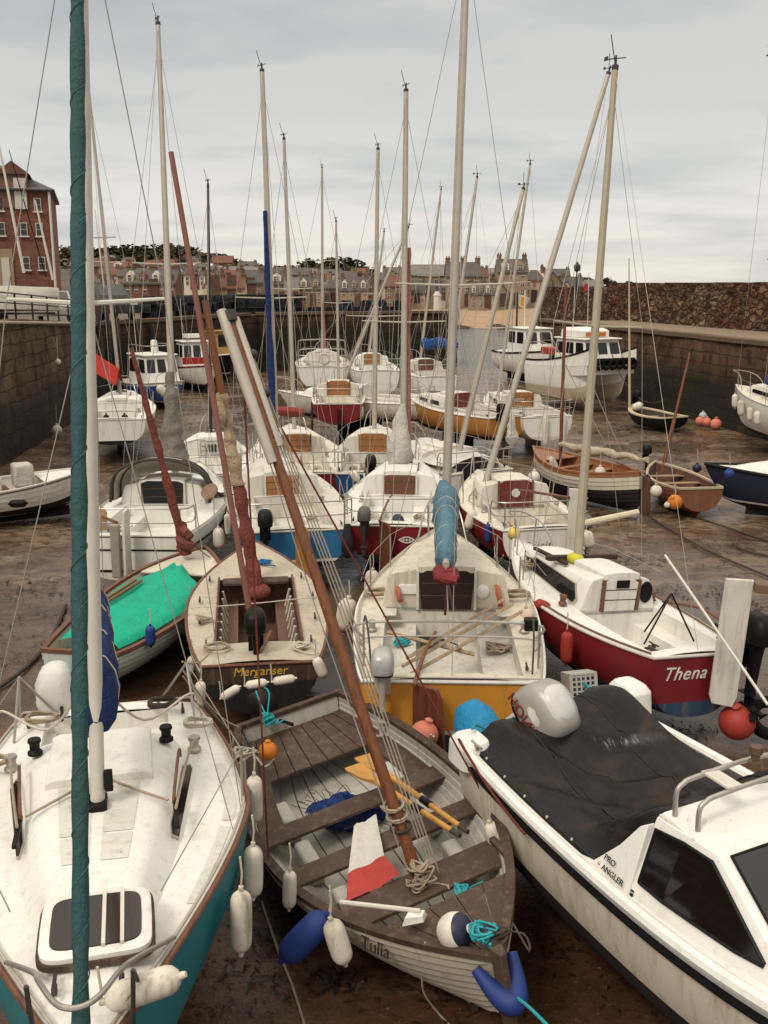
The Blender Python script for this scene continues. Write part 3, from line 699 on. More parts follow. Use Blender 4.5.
def mud_mat():
    n = NT('wet_mud'); v = n.coord('Object'); geo = n.n('ShaderNodeNewGeometry'); sx = n.n('ShaderNodeSeparateXYZ'); n.l(geo.outputs['Position'], sx.inputs[0])
    a = n.noise(v, .55, 6, .62, .4); b = n.noise(n.coord('Object', (1, 1.6, 1)), 3.2, 6, .65, .8); c = n.noise(v, 22, 4, .6); d = n.noise(n.coord('Object', (1, 2.2, 1)), 1.1, 6, .7, 1.2)
    mud = n.ramp(a, [(.3, (.042, .021, .012)), (.5, (.078, .038, .020)), (.68, (.130, .076, .046))])
    mud = n.mix(n.frange(b, .48, .66, 0, .75), mud, (.040, .020, .011)); mud = n.mix(n.frange(d, .56, .66, 0, .9), mud, (.022, .014, .009))
    mud = n.mix(n.frange(c, .6, .72, 0, .6), mud, (.17, .11, .07))
    silt_unshaded = n.mix(n.frange(b, .42, .62, 0, 1), (.27, .19, .125), (.075, .045, .028)); far_ = n.frange(sx.outputs['Y'], 12, 22, 0, .85); pat = n.frange(n.noise(n.coord('Object', (1, 2, 1)), .45, 5, .65, .6), .40, .58, .15, 1); fm = n.n('ShaderNodeMath', operation='MULTIPLY'); n.l(far_, fm.inputs[0]); n.l(pat, fm.inputs[1]); mud = n.mix(fm.outputs[0], mud, silt_unshaded)  # pale silt patches; fading them out nearby puts boat shade into the mud colour
    sand = n.mix(n.frange(a, .4, .65, 0, 1), (.36, .22, .12), (.28, .17, .095))
    land = n.mix(n.frange(n.noise(v, .06, 5, .7), .42, .6, 0, 1), (.045, .04, .018), (.085, .06, .03))
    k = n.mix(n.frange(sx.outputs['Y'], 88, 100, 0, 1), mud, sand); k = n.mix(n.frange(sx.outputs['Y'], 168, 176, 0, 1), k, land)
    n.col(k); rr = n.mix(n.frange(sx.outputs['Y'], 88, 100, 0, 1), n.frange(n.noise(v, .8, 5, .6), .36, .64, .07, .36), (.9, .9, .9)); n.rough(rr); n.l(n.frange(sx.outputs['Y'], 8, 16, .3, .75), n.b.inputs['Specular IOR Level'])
    h = n.n('ShaderNodeMath', operation='MULTIPLY_ADD'); n.l(b, h.inputs[0]); h.inputs[1].default_value = 1.6; n.l(c, h.inputs[2])
    n.bump(h.outputs[0], .42, .022); return n.m
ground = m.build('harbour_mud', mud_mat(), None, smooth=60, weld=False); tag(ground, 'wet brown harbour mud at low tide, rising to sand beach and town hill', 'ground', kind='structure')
def water_mat():
    n = NT('sea_water'); n.col((.10, .072, .05)); n.b.inputs['Roughness'].default_value = .06; n.b.inputs['IOR'].default_value = 1.33
    v = n.coord('Object', (1, 1.7, 1)); a = n.noise(v, 2.6, 4, .6, .6); n.bump(a, .22, .05); return n.m
def sea_mat():
    n = NT('open_sea'); n.col((.13, .15, .155)); n.rough(.12); n.b.inputs['IOR'].default_value = 1.33
    v = n.coord('Object', (.55, 1.3, 1)); n.bump(n.noise(v, 1.5, 5, .6, .4), .9, .22); return n.m
m = MB(); m.grid([[Vector((x, y, -.012)) for x in (-4000, -60, -20, 0, 20, 60, 4000)] for y in (66.5, 90, 120, 400, 6000)])
tag(m.build('sea', sea_mat(), None, smooth=0, weld=False), 'pale rippled sea between the harbour mouth and the beach', 'sea', kind='structure')
m = MB(); m.grid([[Vector((x, y, -.012)) for x in (-60, -20, 0, 20, 60)] for y in (-6, 10, 30, 50, 66.5)])
tag(m.build('water', water_mat(), None, smooth=0, weld=False), 'shallow grey brown water left in hollows of the harbour mud', 'water', kind='structure')
# quay land, left, with the back pier
LW = [(-10.9, 4), (-12.1, 31), (-13.6, 49), (-8.2, 65.6), (5.0, 70.3)]
def ltop(y): return lerp(4.28, 3.62, sm(30, 50, y))
road = plain((.13, .10, .075), .85, 0, .5)
m = MB()
a = [m.vert((x, y, ltop(y))) for x, y in LW[:4]]; b = [m.vert((x, y, ltop(yy))) for x, y, yy in ((-70, 4, 4), (-70, 31, 31), (-70, 60, 49), (-70, 110, 60))]
for i in range(3): m.face((a[i], a[i + 1], b[i + 1], b[i]))
m.poly([(-8.2, 65.6, 3.62), (5.0, 70.3, 3.62), (3, 77, 3.62), (-12, 82, 3.62)]); m.poly([(-8.2, 65.6, 3.62), (-12, 82, 3.62), (-70, 110, 3.62)])
m.poly([(3, 77, 3.62), (5.0, 70.3, 3.62), (5.0, 70.3, -1), (3, 77, -1)]); m.poly([(3, 77, 3.62), (3, 77, -1), (-12, 82, -1), (-12, 82, 3.62)])
tag(m.build('quay', road, None, smooth=0), 'stone paved quay top on the left and at the back of the harbour', 'quay', kind='structure')
def wall(name, label, pts, z0, ztop, mat, seg=.35, rough=.07, th=.7, cap=True, capm=None, batter=.25, parent=None, capw=.5, noise_s=1.1, topn=0.0):
    """masonry face along a polyline (harbour on the right-hand side of travel), with a coping"""
    P = [Vector((x, y, 0)) for x, y in pts]; S = []; run = 0
    for i in range(len(P) - 1):
        L = (P[i + 1] - P[i]).length; k = max(1, int(L / seg))
        for j in range(k + (i == len(P) - 2)): S.append((P[i].lerp(P[i + 1], j / k), run + L * j / k, (P[i + 1] - P[i]).normalized()))
        run += L
    m = MB(); uv = []; rows = []
    for p, u, d in S:
        nr = Vector((d.y, -d.x, 0)); zt = (ztop(p.y) if callable(ztop) else ztop) + topn * nz(u * .9, 5.5); nv = max(4, int((zt - z0) / seg)); r = []
        for j in range(13):
            f = j / 12; z = lerp(z0, zt, f)
            o = batter * (1 - f) + rough * (nz(u * noise_s, z * noise_s * 1.8, 1.7) + .6 * nz(u * 3.1, z * 4.3, 9))
            r.append(p + nr * o + Vector((0, 0, z))); uv.append((u, z))
        zt2 = zt; r.append(p - nr * th + Vector((0, 0, zt2))); uv.append((u, zt + th)); rows.append(r)
    m.grid(rows); o = m.build(name, mat, parent, smooth=55, weld=False, uvs=uv)
    if label: tag(o, label, 'wall')
    if cap:
        c = MB()
        for i in range(0, len(S) - 3, 3):
            a, b = S[i], S[min(i + 3, len(S) - 1)]; nr = Vector((a[2].y, -a[2].x, 0)); g = (b[0] - a[0]) * .012
            za = (ztop(a[0].y) if callable(ztop) else ztop) + .03 * nz(i * .7, 2); zb = (ztop(b[0].y) if callable(ztop) else ztop) + .03 * nz(i * .7, 2)
            ov = .09 + .05 * nz(i * .9, 4)
            c.loft([[p + nr * (ov if s_ else -capw) + Vector((0, 0, z + dz)) for s_, dz in ((1, -.02), (1, .17), (0, .17), (0, -.02))] for p, z in ((a[0] + g, za), (b[0] - g, zb))])
        c.build('coping', capm or mat, o, smooth=0, bevel=.02, uvs=None)
    return o
st1 = stone_wall(((.115, .075, .045), (.19, .13, .08), (.085, .05, .03)), 1.0, .46, 1.9, .85)
st2 = stone_wall(((.11, .060, .034), (.17, .096, .056), (.085, .046, .027)), 1.05, .42, 2.05)
st_dark = stone_wall(((.07, .042, .026), (.12, .075, .045), (.05, .03, .018)), 1.0, .4, 2.8)
coping = plain((.12, .08, .052), .9, 0, .6)
wall('quay_wall', 'left quay wall of big squared brown stones, dark with weed below the tide line', LW[:4][0:3], -.4, ltop, st1, .4, .09, capm=coping)
wall('quay_wall', 'dark timbered quay wall closing the far left corner of the harbour', LW[2:4], -.4, ltop, st_dark, .45, .07, capm=coping)
wall('pier_wall', 'long black back wall of the harbour beneath the stacked creels', LW[3:], -.6, 3.62, st_dark, .5, .07, capm=coping)
RW = [(9.4, 62), (12.2, 46), (14.0, 36.3), (20, 4)]
wall('pier_wall', 'right lower pier wall of squared reddish stone, black below the tide line', RW, -.4, 3.35, st2, .4, .08, capm=coping)
m = MB(); m.grid([[Vector((x, y, 3.36)), Vector((x + 6.2, y + 1.2, 3.36))] for x, y in RW])
m.poly([(9.4, 62, 3.36), (15.6, 63.2, 3.36), (15.6, 63.2, -1), (9.4, 62, -1)])
tag(m.build('walkway', plain((.22, .16, .105), .85, 0, .4), None, smooth=0), 'sandy paved walkway along the top of the right pier', 'walkway', kind='structure')
wall('sea_wall', 'tall rubble sea wall of rough red brown stones above the pier walkway', [(14.6, 66), (18.0, 48.5), (20.4, 36.5), (26, 4)], 3.3, 5.62, rubble_wall(), .22, .16, 1.6, cap=False, batter=.35, noise_s=1.6, topn=.05)
wall('sea_wall', 'lower dark red wall running behind the catamaran to the harbour mouth', [(13.0, 86), (14.9, 66)], 2.2, 5.35, rubble_wall(), .3, .14, 1.4, cap=False, batter=.3)
# dark timber fender piles on the left corner
pile = wood((.04, .028, .02), .8, 2)
for i, (px, y0, y1, Y) in enumerate([(97, 300, 398, 47.5), (106, 302, 396, 48.2), (117, 318, 392, 49.2), (140, 322, 388, 51), (152, 324, 386, 53), (168, 326, 382, 55)]):
    a, b = V(px, y0, Y), V(px + 2, y1, Y); b.z = -.1; w = .2
    m = MB(); m.loft([sring(a.x, a.y, z, w / 2, w / 2, 5, 12) for z in (b.z, lerp(b.z, a.z, .5), a.z)]); o = m.build('mooring_pile', pile, None, smooth=40, bevel=.02)
    tag(o, 'dark weathered timber pile standing against the far left quay wall', 'pile', 'timber piles against the far left quay wall')
# ---------------------------------------------------------------- rocks off the beach
for i, (px, py, w) in enumerate([(470, 327, 3.2), (481, 325, 2.2), (458, 329, 2.6), (497, 328, 2.0), (509, 330, 1.6)]):
    c = G(px, py, -.05); m = MB(); r = []
    for a in range(7):
        t = a / 6; r.append([c + Vector((w * (1 - t * t * .9) * math.cos(k * .524) * (1 + .3 * nz(k * .9, a, i)), w * .6 * (1 - t * t * .9) * math.sin(k * .524), -.2 + .75 * t + .12 * nz(k, a, i + 3))) for k in range(12)])
    m.loft(r); tag(m.build('rock', plain((.05, .035, .022), .9, 0, .6), None), 'low dark rock awash just off the sandy beach', 'rock', 'rocks awash off the beach')
# ---------------------------------------------------------------- houses
stone_tan = render_wall((.30, .215, .14)); stone_br = render_wall((.21, .135, .085)); stone_red = render_wall((.17, .075, .046)); stone_gr = render_wall((.24, .19, .14)); harl = render_wall((.62, .56, .48), .2); creamw = render_wall((.52, .38, .25), .25)
slate = roofing((.115, .10, .092)); slate_l = roofing((.21, .185, .165)); pantile = roofing((.175, .078, .046)); chim = render_wall((.17, .105, .068)); pot_m = plain((.20, .10, .06), .8)
win_dark = plain((.05, .045, .042), .2); frame_w = plain((.60, .57, .52), .5)
PANES = {}
def add_child(name, key, fn, mat, parent, loc, rz=0.0):
    """shared mesh placed as a child"""
    if key not in PANES:
        mb = fn(); o = mb.build(name, mat, parent, smooth=0); PANES[key] = o.data
    else:
        o = bpy.data.objects.new(name, PANES[key]); COL.objects.link(o); o.parent = parent
    o.location = loc; o.rotation_euler = (0, 0, rz); return o
def window_mesh(w, h):
    def f():
        m = MB(); m.box((0, -.03, 0), (w, .07, h), m=0)
        for a, b in ((-.23, .26), (.23, -.26), (-.23, -.26), (.23, .26)): m.box((a * w, -.07, b * h), (w * .38, .02, h * .40), m=1)
        return m
    return f
def house(label, px, py, Y, wpx, hpx, wallm=None, roofm=None, style='side', storeys=2, bays=3, roof=.45, chimneys=2, dormers=0, dep=.8, rz=0.0, door=True, cat='house', group=None, winmat=None, zb=None):
    c = V(px, py, Y); dz = depth(c); W = wpx * dz / F; Hh = hpx * dz / F; D = W * dep if style != 'gable' else W * 1.2; he = Hh * (1 - roof); hr = Hh * roof
    z0 = -2.5; root = empty('house', (c.x, c.y, c.z), rz); tag(root, label, cat, group)
    m = MB()
    if style == 'gable':
        prof = [(-W / 2, z0), (W / 2, z0), (W / 2, he), (0, Hh), (-W / 2, he)]; m.loft([[Vector((x, y, z)) for x, z in prof] for y in (0, D)])
    elif style == 'flat': m.loft([[Vector((x, y, z)) for x, y in ((-W / 2, 0), (W / 2, 0), (W / 2, D), (-W / 2, D))] for z in (z0, he)])
    else:
        prof = [(0, z0), (0, he), (D / 2, Hh), (D, he), (D, z0)]; m.loft([[Vector((x, y, z)) for y, z in prof] for x in (-W / 2, W / 2)])
    m.build('wall', wallm or stone_tan, root, smooth=0)
    r = MB(); e = .25; th = .18
    if style == 'gable':
        for sd in (-1, 1): r.loft([[Vector((sd * (W / 2 + e), y, he - e * hr / W * 2)), Vector((0, y, Hh)), Vector((0, y, Hh + th)), Vector((sd * (W / 2 + e), y, he - e * hr / W * 2 + th))] for y in (-.15, D + .15)])
    elif style == 'hip': r.loft([[Vector((x, y, z)) for x, y in ((-a, b), (a, b), (a, c_), (-a, c_))] for z, a, b, c_ in ((he, W / 2 + e, -e, D + e), (he + .15, W / 2 + e, -e, D + e), (Hh, max(.3, W / 2 - D * .42), D * .48, D * .52))])
    elif style == 'flat': r.loft([[Vector((x, y, z)) for x, y in ((-W / 2 - e, -e), (W / 2 + e, -e), (W / 2 + e, D + e), (-W / 2 - e, D + e))] for z in (he, he + .3)])
    else:
        for sd in (0, 1):
            ya, yb = (-e, D / 2) if sd == 0 else (D + e, D / 2); za = he - e * hr / (D / 2)
            r.loft([[Vector((x, ya, za)), Vector((x, yb, Hh)), Vector((x, yb, Hh + th)), Vector((x, ya, za + th))] for x in (-W / 2 - .12, W / 2 + .12)])
    ro = r.build('roof', roofm or slate, root, smooth=0)
    spots = {0: [], 1: [-.42], 2: [-.42, .42], 3: [-.44, 0, .44], 4: [-.46, -.15, .15, .46]}[chimneys]
    for s_ in spots:
        k = MB(); x = s_ * W; y = D * .5; cw = min(1.1, W * .14); zt = Hh + min(1.0, Hh * .10)
        k.box((x, y, (Hh - .6 + zt) / 2), (cw, .7, zt - Hh + .6)); k.box((x, y, zt + .06), (cw * 1.15, .85, .14)); ch = k.build('chimney', chim, ro, smooth=0)
        pm = MB()
        for q in (-.25, .25): pm.lathe([(.12, 0), (.10, .28), (.12, .32)], (x + q * cw, y, zt + .12), None, 8)
        pm.build('chimney_pot', pot_m, ch)
    sh = he / storeys; ww = min(1.25, W / bays * .42); wh = min(1.7, sh * .55)
    for f in range(storeys):
        for b in range(bays):
            x = (b + .5) / bays * W - W / 2
            if f == 0 and door and b == bays // 2:
                add_child('door', ('door', round(ww, 1)), lambda: (lambda q: (q.box((0, -.04, 0), (1.0, .08, 2.05)), q)[1])(MB()), plain((.09, .05, .035), .6), root, (x, -.01, 1.0)); continue
            add_child('window', (round(ww, 1), round(wh, 1)), window_mesh(round(ww, 1), round(wh, 1)), [frame_w, win_dark], root, (x, -.01, sh * (f + .55)))
    for d in range(dormers):
        x = (d + .5) / dormers * W - W / 2; dw = min(1.9, W / dormers * .5); zb_ = he + hr * .12; y0 = D / 2 * .18
        q = MB(); q.loft([[Vector((x + a * dw / 2, y, z)) for a, z in ((-1, zb_), (1, zb_), (1, zb_ + hr * .5), (0, zb_ + hr * .78), (-1, zb_ + hr * .5))] for y in (y0 - .4, D / 2)]); do = q.build('dormer', harl if d % 2 == 0 else wallm or stone_tan, ro, smooth=0)
        add_child('window', (round(dw * .6, 1), round(hr * .4, 1)), window_mesh(round(dw * .6, 1), round(hr * .4, 1)), [frame_w, win_dark], root, (x, y0 - .42, zb_ + hr * .28))
    return root
HS = [
 # near left row on the quay side
 ('long red brick terrace with slate roof and a row of white dormers', 150, 297, 118, 52, 27, stone_red, slate, 'side', 1, 6, .5, 3, 4),
 ('white gabled house squeezed between the brick terrace and the white block', 181, 290, 122, 13, 23, harl, slate, 'gable', 2, 1, .38, 1, 0),
 ('low plain white block behind the pink spar', 195, 289, 116, 22, 16, harl, slate_l, 'flat', 1, 3, .1, 0, 0),
 ('cottage with pale gable end standing above the creels', 212, 294, 112, 15, 17, creamw, pantile, 'gable', 1, 2, .55, 1, 0),
 ('cottage with bright orange pantile roof above the creels', 232, 294, 113, 25, 17, creamw, pantile, 'side', 1, 3, .6, 2, 0),
 ('brown stone house with slate roof next to the blue mast', 251, 295, 120, 24, 23, stone_br, slate, 'side', 2, 3, .42, 2, 0),
 # hillside, left
 ('red sandstone villa high on the hill, left of the grey mast foot', 98, 276, 250, 22, 17, stone_red, pantile, 'side', 2, 3, .45, 2, 0),
 ('cluster house of red stone with twin chimneys on the hill shoulder', 118, 276, 245, 26, 14, stone_red, pantile, 'side', 2, 3, .42, 2, 1),
 ('narrow gabled house of pink stone in the hillside trees', 137, 277, 235, 13, 14, stone_red, slate, 'gable', 2, 2, .4, 1, 0),
 ('pale fronted bungalow just under the hilltop trees', 152, 271, 290, 17, 10, harl, pantile, 'side', 1, 3, .45, 2, 0),
 ('wide brown villa halfway down the hill above the brick terrace', 170, 280, 215, 30, 13, stone_br, pantile, 'side', 2, 4, .4, 2, 0),
 ('white bay fronted house on the slope behind the pink spar', 201, 276, 260, 22, 13, harl, slate, 'hip', 2, 4, .38, 2, 0),
 ('tan house with grey hipped roof under the dark mast', 214, 279, 225, 16, 13, stone_tan, slate, 'hip', 2, 2, .4, 1, 0),
 ('small orange roofed house on the slope right of the dark mast', 229, 283, 200, 19, 12, stone_br, pantile, 'side', 1, 3, .5, 2, 0),
 ('long low cream row among trees near the foot of the hill', 240, 277, 270, 34, 10, creamw, slate_l, 'side', 1, 6, .45, 3, 0),
 ('square stone lodge half hidden at the top left of the town', 78, 276, 230, 18, 15, stone_br, slate, 'hip', 2, 2, .4, 1, 0),
 # sea front
 ('brown stone house with steep slate roof left of the light mast pair', 277, 304, 168, 19, 31, stone_br, slate, 'side', 3, 2, .33, 2, 1),
 ('pale harled house with big windows left end of the sea front', 292, 305, 164, 14, 26, creamw, slate_l, 'side', 2, 2, .38, 1, 0),
 ('tan stone double villa with three chimneys on the sea front', 310, 306, 166, 24, 28, stone_tan, slate, 'side', 2, 4, .38, 3, 2),
 ('grey stone house with hipped roof behind the slim centre mast', 333, 305, 170, 20, 25, stone_gr, slate, 'hip', 2, 3, .38, 1, 0),
 ('wide tan tenement with dormers left of the tall pale mast', 354, 306, 166, 28, 27, stone_tan, slate, 'side', 2, 4, .4, 2, 3),
 ('pink stone house with orange roof beside the wound pink sail', 374, 305, 172, 16, 31, stone_red, pantile, 'gable', 3, 2, .34, 1, 0),
 ('brown stone tenement with red roof right of the tall pale mast', 398, 306, 168, 26, 30, stone_br, pantile, 'side', 3, 3, .34, 2, 0),
 ('long grey roofed hall with a dark front behind the blue sail cover', 428, 296, 180, 40, 30, stone_gr, slate_l, 'side', 1, 5, .32, 0, 0),
 ('large tan hotel with slate mansard behind the thickest mast', 463, 306, 172, 34, 42, stone_tan, slate, 'side', 3, 4, .3, 3, 0),
 ('tan terrace with four white dormers directly above the beach', 484, 308, 160, 28, 24, stone_tan, slate, 'side', 2, 4, .42, 3, 4),
 ('grey stone house at the head of the beach right of the white dormers', 499, 306, 166, 15, 24, stone_gr, slate, 'gable', 2, 2, .4, 1, 0),
 ('tallest tan stone guest house with twin gables over the beach', 512, 305, 170, 30, 44, stone_tan, slate, 'side', 4, 3, .26, 2, 2),
 ('light stone house with bay windows between the two leaning masts', 534, 302, 176, 19, 31, creamw, slate, 'hip', 3, 3, .34, 2, 0),
 ('brown gabled house right of the bay windowed house', 552, 300, 182, 17, 27, stone_br, slate, 'gable', 3, 2, .36, 1, 0),
 ('small far house with slate roof peeping over the red wall', 572, 298, 190, 20, 20, stone_br, slate, 'side', 2, 3, .4, 2, 0),
 ('pale cream house far right of the sea front by the lamp post', 566, 299, 188, 12, 17, creamw, slate, 'gable', 2, 2, .4, 1, 0),
 ('low brown house behind the top of the pale boom mast', 592, 297, 196, 22, 16, stone_br, slate_l, 'side', 2, 3, .42, 2, 0),
]
for h in HS: house(*h)
# many more roofs up the slope behind
rng = random.Random(11)
adj = ['grey roofed', 'orange roofed', 'brown', 'cream fronted', 'tan', 'red stone']
mid = [(108, 282, 205), (128, 284, 190), (162, 285, 178), (186, 281, 205), (222, 271, 300), (252, 285, 215), (268, 291, 205), (300, 283, 250), (322, 286, 235), (346, 286, 240), (384, 288, 232), (410, 283, 262), (446, 284, 250), (492, 281, 255), (528, 282, 260), (560, 284, 265)]
mname = ['orange roofed cottage low on the left slope above the parked vehicles', 'tan cottage low on the slope over the brick terrace left half', 'slate roofed cottage peeping over the brick terrace right half', 'brown cottage behind the small white gabled house', 'red roofed villa among trees at the right end of the hill', 'cream cottage with slate roof behind the blue mast', 'brown cottage with orange roof right of the blue mast', 'grey cottage behind the tan double villa', 'red roofed cottage behind the slim centre mast', 'slate roofed cottage below the dark wood', 'cream cottage behind the pink stone house', 'tan villa rising behind the grey roofed hall', 'brown villa rising left of the tan hotel', 'tan villa behind the white dormer terrace', 'brown villa behind the tallest guest house', 'grey villa at the far right end of the sea front']
for i, ((px, py, Y), nm) in enumerate(zip(mid, mname)):
    wl_ = [creamw, stone_tan, stone_br, stone_br, stone_red, creamw, stone_br, stone_gr, stone_br, stone_br, creamw, stone_tan, stone_br, stone_tan, stone_br, stone_gr][i]
    rf_ = [pantile, slate, slate, slate, pantile, slate, pantile, slate, pantile, slate, slate, slate, slate, slate_l, slate, slate][i]
    house(nm, px, py, Y, rng.uniform(17, 24), rng.uniform(11, 15), wl_, rf_, 'side', 2, 3, .44, rng.choice((1, 2)))
MORE = [
 ('tiny cream cottage at the top left of the hill under the wood', 84, 266, 320, 13, 9, creamw, slate), ('grey cottage under the wood between the two red villas', 108, 264, 330, 13, 8, stone_gr, slate_l), ('white cottage with slate roof high under the wood', 128, 266, 320, 12, 8, harl, slate), ('long orange roofed row just under the hilltop wood', 165, 268, 310, 24, 8, stone_tan, pantile), ('pale villa with slate roof high behind the white bay fronted house', 190, 267, 320, 15, 10, creamw, slate), ('cream house with orange roof low behind the dark mast', 207, 284, 190, 15, 11, creamw, pantile), ('white dormered house under trees right of the pink spar', 221, 281, 215, 14, 11, harl, slate), ('tan villa among trees above the blue mast', 247, 271, 300, 18, 9, stone_tan, slate), ('pale bungalow right of the blue mast high on the slope', 261, 276, 290, 15, 8, creamw, pantile), ('white cottage low on the slope behind the parked vehicles', 104, 289, 180, 15, 11, harl, slate), ('orange roofed row low on the slope left of the brick terrace', 88, 287, 185, 20, 11, stone_tan, pantile), ('grey roofed cottage row behind the brick terrace chimneys', 140, 281, 210, 24, 10, creamw, slate_l), ('cream villa above the brown stone houses behind the light mast pair', 283, 279, 262, 20, 11, creamw, slate), ('pale grey villa above the tan double villa', 306, 279, 270, 22, 10, stone_gr, slate_l), ('cream row right above the grey hipped house', 330, 279, 280, 24, 9, creamw, slate), ('tan house under the dark wood right half', 360, 279, 275, 18, 10, stone_tan, pantile), ('pale house behind the tenement with the red roof', 392, 279, 268, 18, 11, creamw, slate), ('white fronted house between the hall and the tan hotel', 444, 300, 175, 12, 17, harl, slate), ('cream villa left of the white tower on the front', 417, 303, 172, 16, 20, creamw, slate), ('orange roofed house right of the tan hotel', 480, 285, 240, 16, 16, stone_tan, pantile), ('pale bay windowed house at the right end of the front', 544, 301, 180, 14, 22, harl, slate)]
for l, px, py, Y, w_, h_, wm_, rm_ in MORE: house(l, px, py, Y, w_, h_, wm_, rm_, 'side', 2 if h_ > 9 else 1, 3, .45, 2)
# white round beacon tower on the front
c = V(437, 316, 150); m = MB(); r = 6.5 * depth(c) / F / 2 * 1.1; h = 24 * depth(c) / F
m.lathe([(r, -1), (r, h * .8), (r * 1.15, h * .82), (r * 1.15, h * .86), (r * .9, h * .88), (r * .6, h)], c, None, 16); tag(m.build('tower', harl, None), 'short round white tower on the sea front below the grey roofed hall', 'tower')
# ---------------------------------------------------------------- brick warehouse, left
bw1 = brickwork((.21, .075, .038), (.12, .038, .022), 1.0)
c0 = V(58, 300, 92); zt = V(58, 192, 92).z; bz = 3.4
root = empty('brick_warehouse', (c0.x, 92, bz), R(16)); tag(root, 'tall red brick warehouse with small white framed windows and slate roof', 'building')
W, D, Hh = 24.0, 15.0, zt - bz
m = MB(); uv = []
for a, b, u0 in (((-W, 0), (0, 0), 0), ((0, 0), (0, D), W), ((0, D), (-W, D), 2 * W), ((-W, D), (-W, 0), 3 * W)):
    L = math.dist(a, b); i = [m.vert((*a, 0)), m.vert((*b, 0)), m.vert((*b, Hh)), m.vert((*a, Hh))]; uv += [(u0, 0), (u0 + L, 0), (u0 + L, Hh), (u0, Hh)]; m.face(i)
m.build('wall', bw1, root, smooth=0, weld=False, uvs=uv)
m = MB(); m.loft([[Vector(p) for p in ((-W - .3, -.35, z), (.35, -.35, z), (.35, D + .35, z), (-W - .3, D + .35, z))] for z in (Hh, Hh + .2)] + [[Vector(p) for p in ((-W + 4, D * .46, Hh + 2.9), (-4.6, D * .46, Hh + 2.9), (-4.6, D * .54, Hh + 2.9), (-W + 4, D * .54, Hh + 2.9))]])
ro = m.build('roof', slate, root, smooth=0)
m = MB(); m.loft([[Vector((x, y, z)) for y, z in ((-.12, Hh - 1.4), (4.5, Hh - 1.4), (4.5, Hh + 1.5), (-.12, Hh + 1.5))] for x in (-4.2, -1.9)]); m.build('hoist_dormer', bw1, root, smooth=0)
m = MB(); m.loft([[Vector((x, y, Hh + 1.5 + z)) for x, z in ((-4.5, -.1), (-3.05, 1.0), (-1.6, -.1))] for y in (-.4, 5)]); m.build('dormer_roof', roofing((.16, .075, .045)), ro, smooth=0)
m = MB(); m.box((-2.5, -.17, Hh - .2), (1.0, .1, 2.6)); m.box((-2.5, -.24, Hh - .2), (.05, .06, 2.5)); m.build('hoist_door', plain((.55, .52, .47), .6), root, smooth=0)
ptc = [-16.5, -12.8, -9.0, -4.3, -2.45, -1.15]
for zz in (Hh - 1.1, Hh - 3.2, Hh - 6.1):
    for x in ptc:
        if x in (-9.0, -4.3) and zz < Hh - 5: continue
        if x == -2.45 and zz > Hh - 2: continue
        m = MB(); m.box((x, -.02, zz), (.60, .16, 1.12)); w = m.build('window', frame_w, root, smooth=0)
        m = MB()
        for b in (-.27, .27): m.box((x, -.115, zz + b), (.47, .03, .48))
        m.build('pane', win_dark, w, smooth=0); m = MB(); m.box((x, -.12, zz - .62), (.85, .22, .1)); m.build('sill', frame_w, w, smooth=0)
m = MB(); m.box((-4.3, -.03, 2.6), (1.5, .2, 5.2)); pr = m.build('stone_surround', stone_tan, root, smooth=0)
m = MB(); m.box((-4.2, -.16, 2.3), (.65, .08, 4.3)); m.build('door', plain((.55, .50, .42), .6), root, smooth=0)
part_tube('drainpipe', [(-.12, -.2, 0), (-.12, -.2, Hh)], .12, frame_w, root, 6); part_tube('gutter', [(-W, -.4, Hh + .1), (.3, -.4, Hh + .1)], .1, alu_dark, root, 6)
# ---------------------------------------------------------------- trees
def leaf_clump(m, c, rx, ry, rz, n, s, rg):
    for _ in range(n):
        while True:
            p = Vector((rg.uniform(-1, 1), rg.uniform(-1, 1), rg.uniform(-1, 1)))
            if p.length <= 1: break
        p = p.normalized() * (p.length ** .45)
        p = c + Vector((p.x * rx, p.y * ry, p.z * rz)); a = rg.uniform(0, 6.28); t = rg.uniform(-1.0, 1.0); q = s * rg.uniform(.6, 1.3)
        u = Vector((math.cos(a), math.sin(a), t * .5)).normalized() * q; v = u.cross(Vector((rg.uniform(-1, 1), rg.uniform(-1, 1), .7))).normalized() * q * .7
        i = [m.vert(p - u), m.vert(p + v * .8), m.vert(p + u), m.vert(p - v)]; m.face(i)
leaf1 = foliage((.030, .026, .010), (.062, .050, .018)); leaf2 = foliage((.040, .036, .014), (.085, .062, .022)); bark = plain((.05, .036, .024), .9)
def tree(label, px, py, Y, wpx, hpx, mat, seed, group=None):
    c = V(px, py, Y); k = depth(c) / F; W, Hh = wpx * k, hpx * k; rg = random.Random(seed); root = empty('tree', c); tag(root, label, 'tree', group)
    m = MB(); m.tube([(0, 0, -1.5), (.05 * W, 0, Hh * .3), (0, 0, Hh * .62)], [W * .06, W * .045, W * .02], 7)
    for a in range(5): m.tube([(0, 0, Hh * (.25 + .06 * a)), (math.cos(a * 1.26) * W * .2, math.sin(a * 1.26) * W * .2, Hh * (.5 + .05 * a)), (math.cos(a * 1.26) * W * .36, math.sin(a * 1.26) * W * .3, Hh * (.6 + .06 * a))], [W * .03, W * .02, W * .008], 5)
    m.build('trunk', bark, root)
    m = MB()
    for _ in range(13):
        an = rg.uniform(0, 6.28); q = rg.uniform(.05, .36) * W; h = rg.uniform(.32, .88) * Hh; s_ = rg.uniform(.12, .22) * (1.25 - abs(h / Hh - .55))
        leaf_clump(m, Vector((math.cos(an) * q, math.sin(an) * q, h)), W * s_, W * s_, Hh * s_ * .9, 60, W * .045, rg)
    m.build('crown', mat, root, smooth=0, weld=False); return root
wood_m = MB(); rg = random.Random(5)
